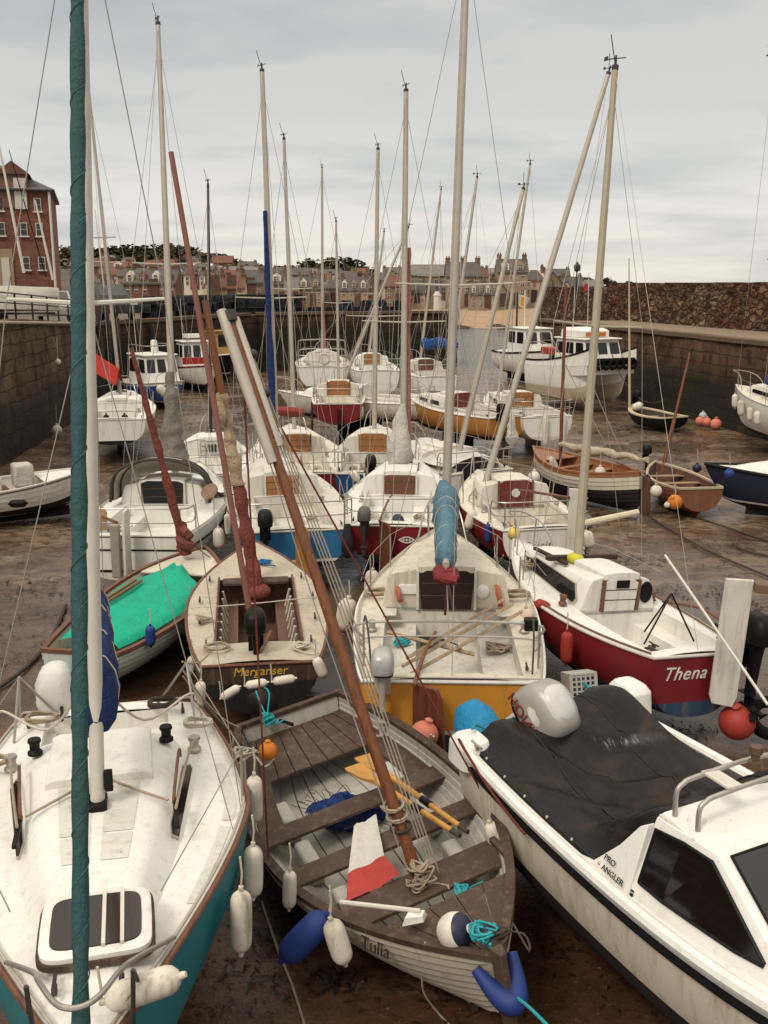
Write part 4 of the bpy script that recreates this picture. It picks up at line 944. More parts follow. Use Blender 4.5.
def ridge_py(px):
    pts = [(60, 242), (85, 247), (110, 246), (130, 244), (165, 243), (190, 247), (215, 252), (235, 258), (258, 265), (275, 268), (290, 265), (310, 258), (340, 257), (360, 260), (372, 268), (392, 270), (420, 272), (450, 276)]
    for (a, b), (c, d) in zip(pts, pts[1:]):
        if a <= px <= c: return lerp(b, d, (px - a) / (c - a))
    return 275
px = 60.0
while px < 380:
    for row in range(6):
        Y = 430 - row * 22 + rg.uniform(-10, 10); x = px + rg.uniform(-4, 4)
        if 262 < x < 286 and row: continue
        top = V(x, ridge_py(x) + row * 3.6 + rg.uniform(-1.6, 2.2), Y); r = rg.uniform(2.6, 4.6); base = ground_z(top.x, Y)
        zc = top.z - r
        for q in range(3): leaf_clump(wood_m, Vector((top.x + rg.uniform(-2, 2), Y, zc - q * r * 1.0)), r * (1 + .25 * q), r, r * .95, 85, 1.0, rg)
    px += 5.2
wd = wood_m.build('hilltop_wood', leaf1, None, smooth=0, weld=False); tag(wd, 'dark wood covering the hilltop behind the town', 'wood', kind='stuff')
TR = [('round dark tree between the hillside villas left of the grey mast', 108, 275, 262, 20, 20), ('bushy olive tree above the brick terrace left half', 142, 283, 225, 22, 18), ('spreading olive tree left of the white bay fronted house', 184, 275, 268, 20, 17), ('round tree right of the small orange roofed house', 244, 286, 240, 18, 14), ('dark tree between the sea front houses behind the light mast pair', 284, 303, 190, 14, 24), ('dark tree right of the grey hipped house on the front', 345, 302, 200, 14, 24), ('tall dark tree behind the grey roofed hall', 446, 296, 215, 22, 26), ('dark tree between the white dormer terrace and the guest house', 497, 299, 205, 20, 28), ('dark tree right of the tallest guest house', 529, 298, 215, 18, 24), ('low dark trees at the right end of the town above the red wall', 583, 292, 235, 24, 15), ('small bushy tree at the end of the sea front', 608, 291, 240, 22, 13), ('flat dark shrub rising over the sea wall', 632, 290, 250, 20, 9)]
for i, (l, *a) in enumerate(TR): tree(l, *a, leaf2 if i % 3 else leaf1, 40 + i)
# lamp posts
for l, px, y0, y1, Y in (('slim dark lamp post above the right pier end', 575, 272, 318, 66), ('thin pole with a white flag beside the leaning mast', 517, 292, 312, 70)):
    a, b = V(px, y1, Y), V(px, y0, Y); root = empty('lamp_post', a); tag(root, l, 'lamp post' if 'lamp' in l else 'flag pole')
    if 'flag' in l: root.name = 'flag_pole'
    h = b.z - a.z; part_tube('post', [(0, 0, -1.5), (0, 0, h * .5), (0, 0, h)], [.07, .06, .045], alu_dark, root, 8)
    m = MB()
    if 'lamp' in l: m.lathe([(.05, 0), (.2, .1), (.22, .4), (.08, .55), (.03, .65)], (0, 0, h), None, 10); m.build('lantern', alu_dark, root)
    else: m.grid([[Vector((x * .9 * (1 - .4 * z), .08 * math.sin(x * 7), h - .1 - .75 * z - .3 * x)) for x in (0, .25, .5, .75, 1)] for z in (0, .5, 1)]); m.build('flag', cloth((.6, .57, .5)), root)
# ---------------------------------------------------------------- quay clutter
def railing(label, P, h=1.0, n=6, gaps=3):
    P = [Vector(p) for p in P]; root = empty('railing', P[0]); tag(root, label, 'railing'); o = P[0]; tot = []
    for i in range(len(P) - 1):
        for k in range(n): tot.append(P[i].lerp(P[i + 1], k / n) - o)
    tot.append(P[-1] - o); dark = plain((.03, .026, .024), .55, .3)
    for p in tot: part_tube('post', [p, p + Vector((0, 0, h))], .035, dark, root, 6)
    for g in range(gaps): part_tube('rail', [p + Vector((0, 0, h * (g + 1) / gaps - .02)) for p in tot], .024, dark, root, 6)
    return root
q = lambda x, y: (x, y, ltop(y) + .12)
railing('dark tubular railing along the edge of the left quay', [q(-12.5, 24), q(-12.45, 31), q(-13.2, 40), q(-13.9, 47.5)], 1.0, 4)
part_tube('pipe', [q(-11.7, 22), q(-12.0, 31), q(-13.0, 43)], .05, plain((.4, .33, .25), .6), None, 8); tag(bpy.data.objects['pipe'], 'pale pipe running along the coping of the left quay wall', 'pipe')
def car(label, loc, rz, paintm, L=4.2, W=1.75, Hh=1.45, suv=False):
    root = empty('parked_car', loc, rz); tag(root, label, 'car')
    k = Hh / 1.45
    body = [(-.5, .30), (-.5, .62), (-.47, .85), (-.28, .92), (.22, .92), (.42, .82), (.5, .66), (.5, .30)]
    m = MB(); rows = []
    for y, ins in ((-.5, .04), (-.47, .0), (.47, .0), (.5, .04)): rows.append([Vector((x * (L - ins), y * W, z * k - (.03 if abs(y) == .5 else 0))) for x, z in body])
    m.loft(rows); m.build('body', paintm, root, smooth=30, bevel=.04)
    cab = [(-.47, .88), (-.40, 1.42), (.06, 1.45), (.27, .9)] if suv else [(-.42, .88), (-.24, 1.40), (.05, 1.43), (.26, .9)]
    m = MB(); m.loft([[Vector((x * L, y * W * (.47 if z < 1 else .40), z * k)) for x, z in cab] for y in (-1, 1)]); m.build('roof', paintm, root, smooth=0, bevel=.05)
    for sd in (1, -1):
        a = [Vector((cab[i][0] * L, sd * W * (.47 if i in (0, 3) else .40), cab[i][1] * k)) for i in (0, 3, 2, 1)]
        if sd > 0: a = [a[1], a[0], a[3], a[2]]
        for u0, u1 in ((.08, .48), (.53, .92)):
            m = MB(); m.panel(a, u0, u1, .18, .86, .012, .012); m.build('window', glass(), root, smooth=0)
    for (i, j), nm in (((0, 1), 'rear_window'), ((2, 3), 'windscreen')):
        b0, b1 = cab[i], cab[j]; lo, hi = (b0, b1) if b0[1] < b1[1] else (b1, b0); s_ = 1 if lo[0] > 0 else -1
        f = [(lo[0] * L, -s_ * W * .46, lo[1] * k), (lo[0] * L, s_ * W * .46, lo[1] * k), (hi[0] * L, s_ * W * .39, hi[1] * k), (hi[0] * L, -s_ * W * .39, hi[1] * k)]
        m = MB(); m.panel(f, .08, .92, .15, .9, .012, .012); m.build(nm, glass(), root, smooth=0)
    for x in (-.31, .31):
        for sd in (1, -1):
            m = MB(); m.lathe([(.2, 0), (.31, .02), (.32, .1), (.31, .18), (.2, .2)], (x * L, sd * (W * .5 - .17) - .1, .32), (0, 1, 0), 18); w = m.build('wheel', rubber, root)
            m = MB(); m.lathe([(.19, 0), (.17, .03), (.05, .03)], (x * L, sd * (W * .5 - .06), .32), (0, sd, 0), 14); m.build('rim', alu, w)
    for sd in (1, -1):
        m = MB(); m.box((L * .495, sd * W * .36, .70 * k), (.05, .34, .14)); m.build('headlight', plain((.6, .6, .58), .15), root)
        m = MB(); m.box((-L * .497, sd * W * .38, .75 * k), (.04, .22, .2)); m.build('tail_light', plain((.25, .01, .01), .2), root)
    return root
car('dark red parked car at the left edge behind the quay railing', q(-14.6, 34.2), R(-68), paint((.16, .012, .014), .2, .2), 4.1, 1.75, 1.5)
car('black four wheel drive parked on the quay right of the teal mast', q(-14.2, 52.5), R(-58), paint((.02, .021, .02), .22, .3), 4.4, 1.85, 1.8, True)
car('silver parked car nose out beside the black four wheel drive', q(-16.3, 50.5), R(-70), paint((.30, .29, .27), .25, .3), 4.1, 1.75, 1.5)
# boat under a pale sheet on the quay
c = Vector(q(-15.3, 41)); m = MB(); rows = []
for i in range(13):
    u = i / 12; w = .95 * math.sin(math.pi * min(.97, u * .8 + .14)) ; r = []
    for j in range(11):
        v = j / 10 * 2 - 1; z = 1.45 - .55 * abs(v) ** 1.6 - .25 * (u - .4) ** 2 + .05 * nz(u * 6, v * 3, 2); r.append(Vector(((u - .5) * 4.4, v * w, z - (.35 if abs(v) == 1 else 0))))
    rows.append(r)
m.grid(rows); root = empty('covered_dinghy', c, R(28)); tag(root, 'dinghy under a pale grey sheet behind the left quay railing', 'dinghy'); m.build('sheet', cloth((.42, .39, .33), .75, 5), root, smooth=60)
m = MB(); rr = []
for i in range(11):
    u = i / 10; w = .8 * math.sin(math.pi * min(.96, u * .8 + .16)); rr.append([Vector(((u - .5) * 4.2, y * w, z)) for y, z in ((1, 1.0), (.8, .6), (0, .45), (-.8, .6), (-1, 1.0))])
m.grid(rr); m.build('hull', gel_old, root); m = MB(); m.box((0, 0, .35), (4.0, .08, .08)); m.box((-.2, 0, .35), (.08, 1.5, .08)); tr_ = m.build('trailer', alu_dark, root)
for sd in (1, -1):
    m = MB(); m.lathe([(.1, 0), (.24, .02), (.25, .14), (.1, .16)], (-.2, sd * .8 - .08, .25), (0, 1, 0), 14); m.build('wheel', rubber, tr_)
def bin_(label, loc, rz, mat):
    root = empty('fish_bin', loc, rz); tag(root, label, 'bin'); m = MB(); m.loft([sring(0, 0, z, a, b, 6, 24) for z, a, b in ((0, .9, .5), (.9, 1.05, .6), (.98, 1.1, .65), (.98, .95, .52), (.15, .82, .42))]); m.build('tub', mat, root); m = MB(); m.loft([sring(0, 0, z, a, b, 6, 24) for z, a, b in ((.985, 1.12, .66), (1.06, 1.1, .64))]); m.build('lid', mat, root)
p = V(193, 308, 66); bin_('bright green bin on the quay at the left end of the creel stack', (p.x, 66.6, 3.62), R(20), plain((.02, .17, .06), .5))
# creels (lobster pots)
cf = plain((.030, .034, .040), .8); cn = plain((.012, .012, .013), .9, 0, .8)
cr0 = None
def creel(first):
    root = empty('lobster_creel', (0, 0, 0)); m = MB()
    for x in (-.36, 0, .36):
        m.tube([(x, -.25, 0), (x, -.26, .2), (x, -.17, .36), (x, 0, .42), (x, .17, .36), (x, .26, .2), (x, .25, 0), (x, -.25, 0)], .022, 5)
    for y, z in ((-.25, 0), (.25, 0), (0, .42)): m.tube([(-.38, y, z), (.38, y, z)], .02, 5)
    m.build('frame', cf, root); m = MB(); m.loft([[Vector((x, y, z)) for y, z in ((-.24, .02), (-.25, .2), (-.16, .35), (0, .405), (.16, .35), (.25, .2), (.24, .02))] for x in (-.35, .35)]); m.build('net', cn, root); return root
crs = []
rg = random.Random(3)
def put_creel(x, y, z, rz):
    if not crs: o = creel(True)
    else:
        o = crs[0].copy(); COL.objects.link(o)
        for ch in crs[0].children: d = ch.copy(); COL.objects.link(d); d.parent = o
    o.location = (x, y, z); o.rotation_euler = (0, 0, rz); tag(o, 'dark netted lobster creel in the stack on the back pier', 'creel', 'lobster creels stacked on the back pier'); crs.append(o)
for i in range(22):
    u = i / 21; x, y = lerp(-10.4, -5.6, u) , lerp(66.2, 67.6, u) + .4
    for k in range(3 if 2 < i else 2):
        if k == 2 and rg.random() < .18: continue
        put_creel(x + rg.uniform(-.06, .06), y + rg.uniform(-.15, .15) - (k % 2) * .05, 3.64 + k * .42, R(90 + rg.uniform(-16, 16)))
for i in range(16):
    u = i / 15; x, y = lerp(-13.0, -9.6, u), lerp(55.5, 64.5, u)
    for k in range(2 + (rg.random() < .45)): put_creel(x + rg.uniform(-.2, .1), y + rg.uniform(-.2, .2), ltop(y) + .02 + k * .42, R(0 + rg.uniform(-20, 20)))
for i in range(20):
    u = i / 19; x, y = lerp(-5.0, 1.2, u), lerp(68.2, 70.3, u) + .5
    for k in range(1 + (rg.random() < .3)): put_creel(x + rg.uniform(-.1, .1), y + rg.uniform(-.2, .2), 3.64 + k * .42, R(90 + rg.uniform(-20, 20)))
# long shed / net store low on the pier behind
# leaning bare spars at the left edge, on the quay
for l, a, b, Y, r, mt in (('white bare spar leaning leftmost in front of the brick warehouse', (-2, 140), (24, 273), 37, .055, alu_white), ('white bare spar leaning right one in front of the brick warehouse', (35, 200), (53, 280), 38.5, .05, alu_white), ('thin black spar leaning between two white ones before the brick warehouse', (9, 150), (46, 277), 39.5, .025, black), ('thin white aerial mast with crossbar beside the teal mast', (95, 210), (104, 288), 50, .035, alu_white)):
    p, t = V(*b, Y), V(*a, Y); o = part_tube('bare_mast', [p, p.lerp(t, .5), t], [r, r * .9, r * .6], mt, None, 8); tag(o, l, 'mast')
    if 'aerial' in l: part_tube('crossbar', [V(91, 238, Y), V(116, 237, Y)], .02, alu_dark, o, 5)
# small white float hanging on the left wall
# ---------------------------------------------------------------- the near boats
def put(mb, name, mat, b, **k): return mb.build(name, mat, b.root, **k)
# --- white yacht with teal furled sail, bow towards the camera
b = Boat('sailing_yacht', 'white decked yacht with teal hull and teal furled headsail, nearest on the left', 'sailboat', (-2.68, 9.05, 0), (-1.47, 4.14, 0), 1.48, 1.72, 2.24, .72, .42, 1.28, .35, .75, .05, world=True); B1 = b
b.hull([teal_hull, gel, antifoul_dark]); b.deck(gel_clean, (.035, .255, .56), .06, seat=.2, sole=.42)
b.rail(teak, .022, .01); b.rail(alu, .012, .045, 'toe_rail', off=-.03)
b.cabin(gel_clean, .265, .86, .78, .20, .30, .13, slope=.2, windows=((.08, .46),), wmat=glass(), door=plain((.55, .53, .48), .5), hatch=False, tumble=.72, wv=(.25, .62))
m = MB(); zt = b.ztop(1.5); m.loft([[Vector((x, y, z)) for y, z in ((.40, zt - .1), (.40, zt + .015), (.34, zt + .04), (-.34, zt + .04), (-.40, zt + .015), (-.40, zt - .1))] for x in (1.30, 2.12)]); put(m, 'sliding_hatch', gel_clean, b, bevel=.012)
f = b.lc(V(97, 797, 6.66)); b.mast((76, -190), 0, foot=(f.x, f.y, b.ztop(f.x) - .03), r=.052, mat=alu_white, spreader=.56, spr_len=.5, head=False, fore=False, topr=.9)
m = MB(); m.box((f.x, f.y, b.ztop(f.x) + .02), (.2, .14, .06)); m.box((f.x + .02, f.y + .09, b.ztop(f.x) + .2), (.05, .06, .16)); m.box((f.x - .06, f.y - .09, b.ztop(f.x) + .1), (.06, .07, .2)); put(m, 'mast_step', black, b, bevel=.008)
teal_cloth = cloth((.030, .078, .078), .75, 14, .35); teal_lt = cloth((.055, .12, .12), .8)
a0, a1 = Vector((b.L - .03, 0, b.zb + .12)), b.mtop * .97 + b.mf * .03
m = MB(); P = [a0.lerp(a1, i / 90) for i in range(91)]; m.tube(P, [.024] + [.041 + .003 * math.sin(i * .9) + .005 * nz(i * .31) for i in range(1, 90)] + [.03], 12); fs = put(m, 'furled_headsail', teal_cloth, b, smooth=60)
u = (a1 - a0).normalized(); s1 = u.orthogonal().normalized(); s2 = u.cross(s1); m = MB()
m.tube([a0.lerp(a1, .01 + .97 * i / 900) + (s1 * math.cos(i * .17) + s2 * math.sin(i * .17)) * .041 for i in range(901)], .0035, 4); m.build('seam', teal_lt, fs)
m = MB(); m.lathe([(.02, -.1), (.07, -.08), (.07, .05), (.03, .09)], a0, u, 14); put(m, 'furling_drum', alu_dark, b)
b.boom(.84, 2.3, mat=alu, cover=cloth((.012, .028, .11), .75, 7, .7), cr=.195, up=.1, swing=-2)
pp = [b.sheer(.78, 1, .03, .04), b.sheer(.86, 1, .05, .20), Vector((b.L - .30, .20, b.zb + .36)), Vector((b.L - .04, .10, b.zb + .42)), Vector((b.L + .03, 0, b.zb + .43))]; part_tube('pulpit', smooth_path(pp + [Vector((p.x, -p.y, p.z)) for p in pp[-2::-1]], 5), .015, steel, b.root, 8)
for sd in (1, -1): part_tube('pulpit_leg', [Vector((b.L - .28, sd * .24, b.zb + .0)), Vector((b.L - .28, sd * .26, b.zb + .36))], .013, alu_dark, b.root, 6); part_tube('pulpit_leg', [Vector((b.L - .55, sd * .30, b.zb)), Vector((b.L - .28, sd * .26, b.zb + .36))], .011, alu_dark, b.root, 6)
if 0: pass
for sd in (1, -1):
    for x, y in ((.05, .52), (.55, .93), (.05, .93)): part_tube('pushpit_leg', [(x + .03, sd * b.half(.04) * y, b.zsh(.05) + .02), (.22, sd * b.half(.04) * .88, b.zsh(.05) + .50)], .013, steel, b.root, 6)
    part_tube('guard_wire', [(.22, sd * b.half(.04) * .88, b.zsh(.05) + .50), b.sheer(.42, sd, .04, .46), b.sheer(.80, sd, .05, .42)], .005, wire, b.root, 4); part_tube('stanchion', [b.sheer(.42, sd, .04, .0), b.sheer(.42, sd, .04, .47)], .012, steel, b.root, 6)
p = b.lc(G(90, 905, 1.93)); b.hatch(p.x, p.y + .03, .64, .58, b.ztop(p.x) + .03, gel_clean, None, 2, tilt=.06)
for sd in (1, -1):
    b.winch((1.15, sd * .76, b.zsh(.22) + .04)); b.winch((1.5, sd * .52, b.ztop(1.5) - .02), black); b.cleat((.3, sd * .7, b.zsh(.05) + .03)); b.cleat((b.L * .86, sd * .18, b.zsh(.86) + .05))
    m = MB(); m.box((2.6, sd * .55, b.ztop(2.6) - .055), (.42, .035, .03)); put(m, 'track', black, b, bevel=.006)
    part_tube('sheet', [(2.5, sd * .5, b.ztop(2.5) + .0), (2.35, sd * .28, b.ztop(2.3) + .03), (2.2, sd * .1, b.ztop(2.2) + .05)], .011, rope_m, b.root, 5)
    part_tube('sheet', smooth_path([(2.6, sd * .55, b.ztop(2.6) - .02), (1.9, sd * .66, b.zsh(.38) + .28), (1.15, sd * .76, b.zsh(.22) + .14)], 5), .011, rope_m, b.root, 5)
    part_tube('lazy_line', smooth_path([(2.3, sd * .04, b.ztop(2.3) + .9), (2.0, sd * .35, b.ztop(2) + .42), (1.6, sd * .72, b.ztop(1.6) + .42), (1.2, sd * .84, b.zsh(.2) + .5)], 6), .011, rope_w, b.root, 5)
    m = MB(); m.box((.55, sd * .62, b.zsh(.1) - .13), (.9, .3, .06)); put(m, 'cockpit_seat', gel, b, bevel=.012)
    part_tube('grab_rail', smooth_path([(1.75, sd * .62, b.ztop(1.75) - .05), (1.8, sd * .61, b.ztop(1.8) + .03), (2.4, sd * .55, b.ztop(2.4) + .02), (2.45, sd * .54, b.ztop(2.4) - .06)], 4), .013, teak, b.root, 6)
o, M_ = b.outboard(-.02, -.48, 1.46, 1.0, plain((.62, .60, .55), .6), black)
m = MB(); m.loft([[q + Vector((.03 * nz(q.x * 9, q.y * 9, k), .03 * nz(q.y * 9, q.x * 7, k + 3), 0)) for q in sring(-.14, 0, z, a, c_, 2.8, 22)] for k, (z, a, c_) in enumerate(((-.06, .15, .12), (.03, .22, .17), (.14, .235, .18), (.3, .225, .17), (.42, .19, .13), (.47, .10, .07)))])
m.xf(M_).build('weather_cover', cloth((.66, .64, .60), .5, 5, .2), o, smooth=60)
# --- clinker dinghy in the middle foreground
b = Boat('rowing_dinghy', 'clinker dinghy with brown thwarts and a leaning varnished mast, centre foreground', 'dinghy', (-.92, 10.58, 0), (.98, 6.0, 0), .86, 1.08, 2.05, .60, .46, 2.1, .14, -5, .12, 2.3, 1.35, .22, .05, heel=11, world=True); B2 = b
clink = paint((.46, .41, .33), .5, .5); clink_in = paint((.45, .43, .38), .55, .5)
b.hull([clink, clink, clink], strakes=9, out=.02); b.interior(clink_in, brownpaint, .05, None, strakes=9); b.skeg(brownpaint)
m = MB(); T = [i / 24 * .86 + .02 for i in range(25)]
for j in range(6):
    rows = []
    for t in T:
        q = (b.zsh(t) - .27) / (b.zsh(t) - b.zkl(t)); w = max(.02, min(.62, b.pt(t, min(.93, q), 1, 0, .07).y)); a, c = -w + 2 * w * j / 6 + .006, -w + 2 * w * (j + 1) / 6 - .006
        rows.append([Vector((t * b.L, y, z)) for y, z in ((a, .265), (c, .265), (c, .285), (a, .285))])
    m.loft(rows)
put(m, 'bottom_boards', clink_in, b, smooth=0)
thw = paint((.064, .036, .025), .5, .5)
for t, w in ((.385, .26), (.535, .25), (.70, .36)): b.thwart(t, thw, w, -.17, .035)
b.thwart(.615, thw, .10, -.45, .03, 'mast_thwart')
b.half_deck(thw, .80, .985, -.06, 5); b.half_deck(thw, .012, .185, -.20, 9, 'stern_sheets')
for sd in (1, -1):
    m = MB(); rows = []
    for i in range(9):
        t = lerp(.185, .375, i / 8); q = .2 / (b.zsh(t) - b.zkl(t)); w = b.pt(t, q, 1, 0, .06).y; rows.append([Vector((t * b.L, sd * y, b.zsh(t) + z)) for y, z in ((w, -.2), (w - .24, -.2), (w - .24, -.23), (w, -.23))])
    m.loft(rows); put(m, 'side_bench', thw, b, smooth=0)
for t in (.3, .45, .62):
    for sd in (1, -1):
        m = MB(); q = b.pt(t, .5, sd, 0, .08); m.box((q.x, q.y * .74, .44), (.40, .15, .26)); put(m, 'buoyancy_box', clink_in, b, bevel=.03)
for t in (.345, .355, .60, .61):
    for sd in (1, -1):
        p = b.sheer(t, sd, .02, .02); part_tube('rowlock', smooth_path([p, p + Vector((0, 0, .07)), p + Vector((.035, 0, .13))], 3), .01, steel, b.root, 6)
m = MB(); m.loft([[Vector((x, y, z)) for x, y in ((b.L + .05, .025), (b.L + .05, -.025), (b.L - .06, -.05), (b.L - .06, .05))] for z in (.46, 1.15)]); put(m, 'stem', brownpaint, b, bevel=.01)
for t in (.07, .74):
    for sd in (1, -1): m = MB(); q = b.sheer(t, sd, .085, .0); m.box((q.x, q.y, q.z - .01), (.26, .06, .05)); put(m, 'knee', brownpaint, b, bevel=.01)
fz = .34; fp = b.lc(V(411, 884, 7.7)); fp = Vector((b.L * .70 - .02, 0.03, .62))
b.mast((229, 318), 1.35, foot=(fp.x, fp.y, fp.z), r=.053, mat=varnish_z, spreader=0, rig=False, head=False, topr=.72)
d = b.mtop - b.mf
def along(u, off=(0, 0, 0)): return b.mf + d * u + Vector(off)
o = part_tube('upper_spar', [along(.74, (.02, -.05, .02)), along(.9, (.02, -.055, .02)), along(1.012, (.02, -.05, .02))], [.044, .05, .044], alu, b.root, 10)
part_tube('upper_spar', [along(.77, (.02, .06, -.01)), along(1.0, (.02, .055, -.01))], [.03, .03], alu, b.root, 8)
m = MB(); m.lathe([(.05, -.05), (.075, -.04), (.075, .05), (.05, .06)], along(1.0), d, 12); put(m, 'masthead_band', alu_dark, b)
for u_ in (.93, .86): m = MB(); m.sphere(along(u_, (-.02, .10, 0)), .045, 8); put(m, 'halyard_block', alu_dark, b)
for i, (oy, u0) in enumerate(((.10, .02), (.13, .03), (.16, .05), (.19, .02), (-.09, .04))):
    part_tube('halyard', [along(u0, (.05, oy * .9, .02)), along(.5, (-.01, oy * 1.0, .0)), along(.97, (-.01, oy * .45, 0))], .006, rope_m if i % 2 else wire, b.root, 4)
for k in range(3): m = MB(); P = [along(.11 + .018 * k, (.085 * math.cos(i * .5), .085 * math.sin(i * .5), .01 * math.sin(i * .8 + k))) for i in range(26)]; m.tube(P, .012, 5); put(m, 'lashing', rope_m if k else rope_dark, b)
sh = b.sheer(.50, -1, .03, 0); part_tube('shroud', [sh, along(.93)], .009, rope_red, b.root, 5)
part_tube('shroud', [b.sheer(.60, 1, .03, 0), along(.93)], .009, rope_red, b.root, 5)
M_ = basis((b.L * .815, -(b.half(.815) * .985), b.zsh(.815) - .14), (b.L * .1, -(b.half(.865) - b.half(.765)), .03), (0, .35, 1))
lettering('name_lettering', 'Tulia', .15, M_ @ Matrix.Translation((0, 0, .03)), plain((.05, .03, .025), .6), b.root, .1)
b.outboard(-.05, -.22, .64, 1.05, black, black, tilt=-8, rz=8)
# --- orange hulled yacht, stern on, blue sail cover
b = Boat('sailing_yacht', 'cream decked yacht with yellow orange transom and faded blue sail cover, in the centre', 'sailboat', (452, 682), (441, 527), 1.24, 1.62, 2.36, .84, .42, 1.75, .30, .66, .07); B4 = b
b.hull([yellow_hull, gel, antifoul_blue], band=False); b.deck(gel_cream, (.03, .43, .80), .05, seat=.24, sole=.5, ckmat=gel_old); b.rail(gel, .024, .0); b.rail(alu, .011, .05, 'toe_rail', off=-.02)
b.cabin(gel_cream, .43, .80, .86, .42, .50, .26, windows=((.15, .42), (.5, .75)), door=plain((.022, .010, .009), .45), doorw=.33, doorh=(-.02, 1.05), doorframe=None)
for sd in (1, -1):
    m = MB(); m.box((b.L * .40, sd * .74, b.zsh(.4) + .02), (.28, .16, .015)); put(m, 'cleat_pad', alu_white, b)
    b.winch((b.L * .28, sd * .95, b.zsh(.28) + .03)); b.cleat((.3, sd * .85, b.zsh(.05) + .04))
    part_tube('cockpit_rail', smooth_path([b.sheer(.30, sd, .10, .04), b.sheer(.22, sd, .12, .34), b.sheer(.08, sd, .12, .34), b.sheer(.03, sd, .12, .04)], 5), .013, alu_dark, b.root, 6)
b.mast((468, -80), .1, t=.66, r=.066, spreader=.45, spr_len=.8)
b.boom(.72, 3.0, mat=alu, cover=cloth((.095, .185, .24), .75, 6, .8), cr=.20, up=-.12, swing=1.5, r=.04)
P = [b.bb + Vector((.14 - .05 * i, .13 * math.sin(i * 2.1), -.05 - .07 * abs(math.sin(i * 1.3)))) for i in range(9)]; part_tube('reefed_sail', smooth_path(P, 4), .06, cloth((.20, .03, .03), .8), b.root, 10, wob=.3)
part_tube('boom_strut', [b.bb + Vector((.1, 0, 0)), (b.L * .43 - .3, .02, 1.3)], .018, rope_red, b.root, 6); part_tube('boom_strut', [b.bb + Vector((.25, .06, 0)), (b.L * .43 - .12, -.10, 1.32)], .022, teak, b.root, 6)
for i, (x0, y0, x1, y1, z) in enumerate(((.4, .55, 2.1, -.85, .30), (.55, .5, 2.2, -.75, .34), (.25, .45, 1.9, -.95, .27), (.9, -.3, 1.1, .75, .26))):
    m = MB(); a, c = Vector((x0, y0, 1.24 + z - .28)), Vector((x1, y1, 1.28 + z - .12)); m.tube([a, c], .026, 4); put(m, 'loose_batten', wood((.34, .25, .15), .6), b)
part_tube('traveller_rail', smooth_path([b.sheer(.2, 1, .1, .1), b.sheer(.2, 1, .14, .30), b.sheer(.2, -1, .14, .30), b.sheer(.2, -1, .1, .1)], 5), .017, steel, b.root, 8)
part_tube('traveller_rail', smooth_path([b.sheer(.13, 1, .1, .1), b.sheer(.13, 1, .2, .26), b.sheer(.13, -1, .2, .26), b.sheer(.13, -1, .1, .1)], 5), .012, steel, b.root, 8)
b.rudder(mahog, .42, 1.15, .0, .42, .05, varnish, 1.0, ang=58)
b.outboard(-.04, .76, 1.30, .9, plain((.45, .44, .42), .28, .2), alu, name='outboard_motor'); b.pulpit(.86, .5); b.lifelines(.40, .86, .5, 2)
for sd in (1, -1): part_tube('stanchion', [b.sheer(.08, sd, .06, 0), b.sheer(.08, sd, .06, .5)], .013, steel, b.root, 6)
for sd in (1, -1): b.keels(antifoul_dark) if sd == 1 else None
# --- half decked dinghy with brown transom
b = Boat('sailing_dinghy', 'half decked cream dinghy with brown transom lettered in yellow', 'dinghy', (260, 664), (254, 541), .98, 1.18, 1.98, .72, .45, 1.9, .2, -5, .05, 2.2, 1.4, .3); B5 = b
dk = paint((.46, .40, .31), .5, .5, (.14, .10, .06)); green_side = paint((.05, .085, .05), .5, .5)
b.wl = .70; b.hull([green_side, green_side, antifoul_dark, gel_cream], strakes=8, band=True, transom=brownpaint); b.deck(dk, (.13, .64, .56), .05, seat=.32, sole=.72, ckmat=paint((.12, .06, .038), .5, .5)); b.rail(teak, .022, .0)
for sd in (1, -1):
    P = [Vector((t * b.L, sd * min(.56, b.half(t) * .8), b.zsh(t) + .055)) for t in [.13 + .51 * i / 12 for i in range(13)]]; part_tube('coaming', P, .018, teak, b.root, 6, sq=(1, 1.8))
    for i in range(7):
        t = .2 + .06 * i; part_tube('rib', [(t * b.L, sd * .5, b.zsh(t)), (t * b.L + .1, sd * .36, b.zsh(t) - .62)], .02, gel_cream, b.root, 5)
    for i in range(4): b.cleat((b.L * (.12 + .17 * i), sd * (b.half(.12 + .17 * i) - .17), b.zsh(.12 + .17 * i) + .04))
m = MB(); m.box((b.L * .62, 0, b.zsh(.62) + .03), (.28, 1.0, .05)); put(m, 'mast_thwart', brownpaint, b, bevel=.01)
m = MB(); m.box((b.L * .36, 0, .62), (1.1, .10, .34)); put(m, 'centreboard_case', teak, b, bevel=.01)
b.mast((171, 152), .7, foot=(.95, .05, .9), r=.041, mat=plain((.22, .095, .07), .7), spreader=0, rig=False, head=False, topr=.8); b.mast((205, 300), .2, foot=(b.L * .60, -.04, .75), r=.062, mat=varnish_z, spreader=0, rig=False, head=False, topr=.8)
sail_tan = cloth((.40, .29, .19), .85, 6, .9); sail_rust = cloth((.20, .055, .04), .85, 7, .9)
b.wrap_sail(sail_rust, .0, .40, .13, .085); b.wrap_sail(sail_tan, .40, .70, .10, .075, wob=.3)
m = MB(); m.sphere(b.mf + Vector((-.05, 0, .18)), .17, 10, (1, 1.1, .8)); put(m, 'bundled_sail', sail_rust, b)
m = MB(); P = [b.mf.lerp(b.mtop, .60 + .012 * i) + Vector((-.10 - .006 * i, .05, 0)) for i in range(10)]; m.tube(P, [.02 + .011 * i if i < 7 else .10 - .03 * (i - 6) for i in range(10)][::-1], 8, wob=.3); put(m, 'sail_corner', sail_tan, b)
part_tube('tiller', [(.1, -.02, 1.12), (1.1, -.16, 1.0)], .022, varnish, b.root, 8)
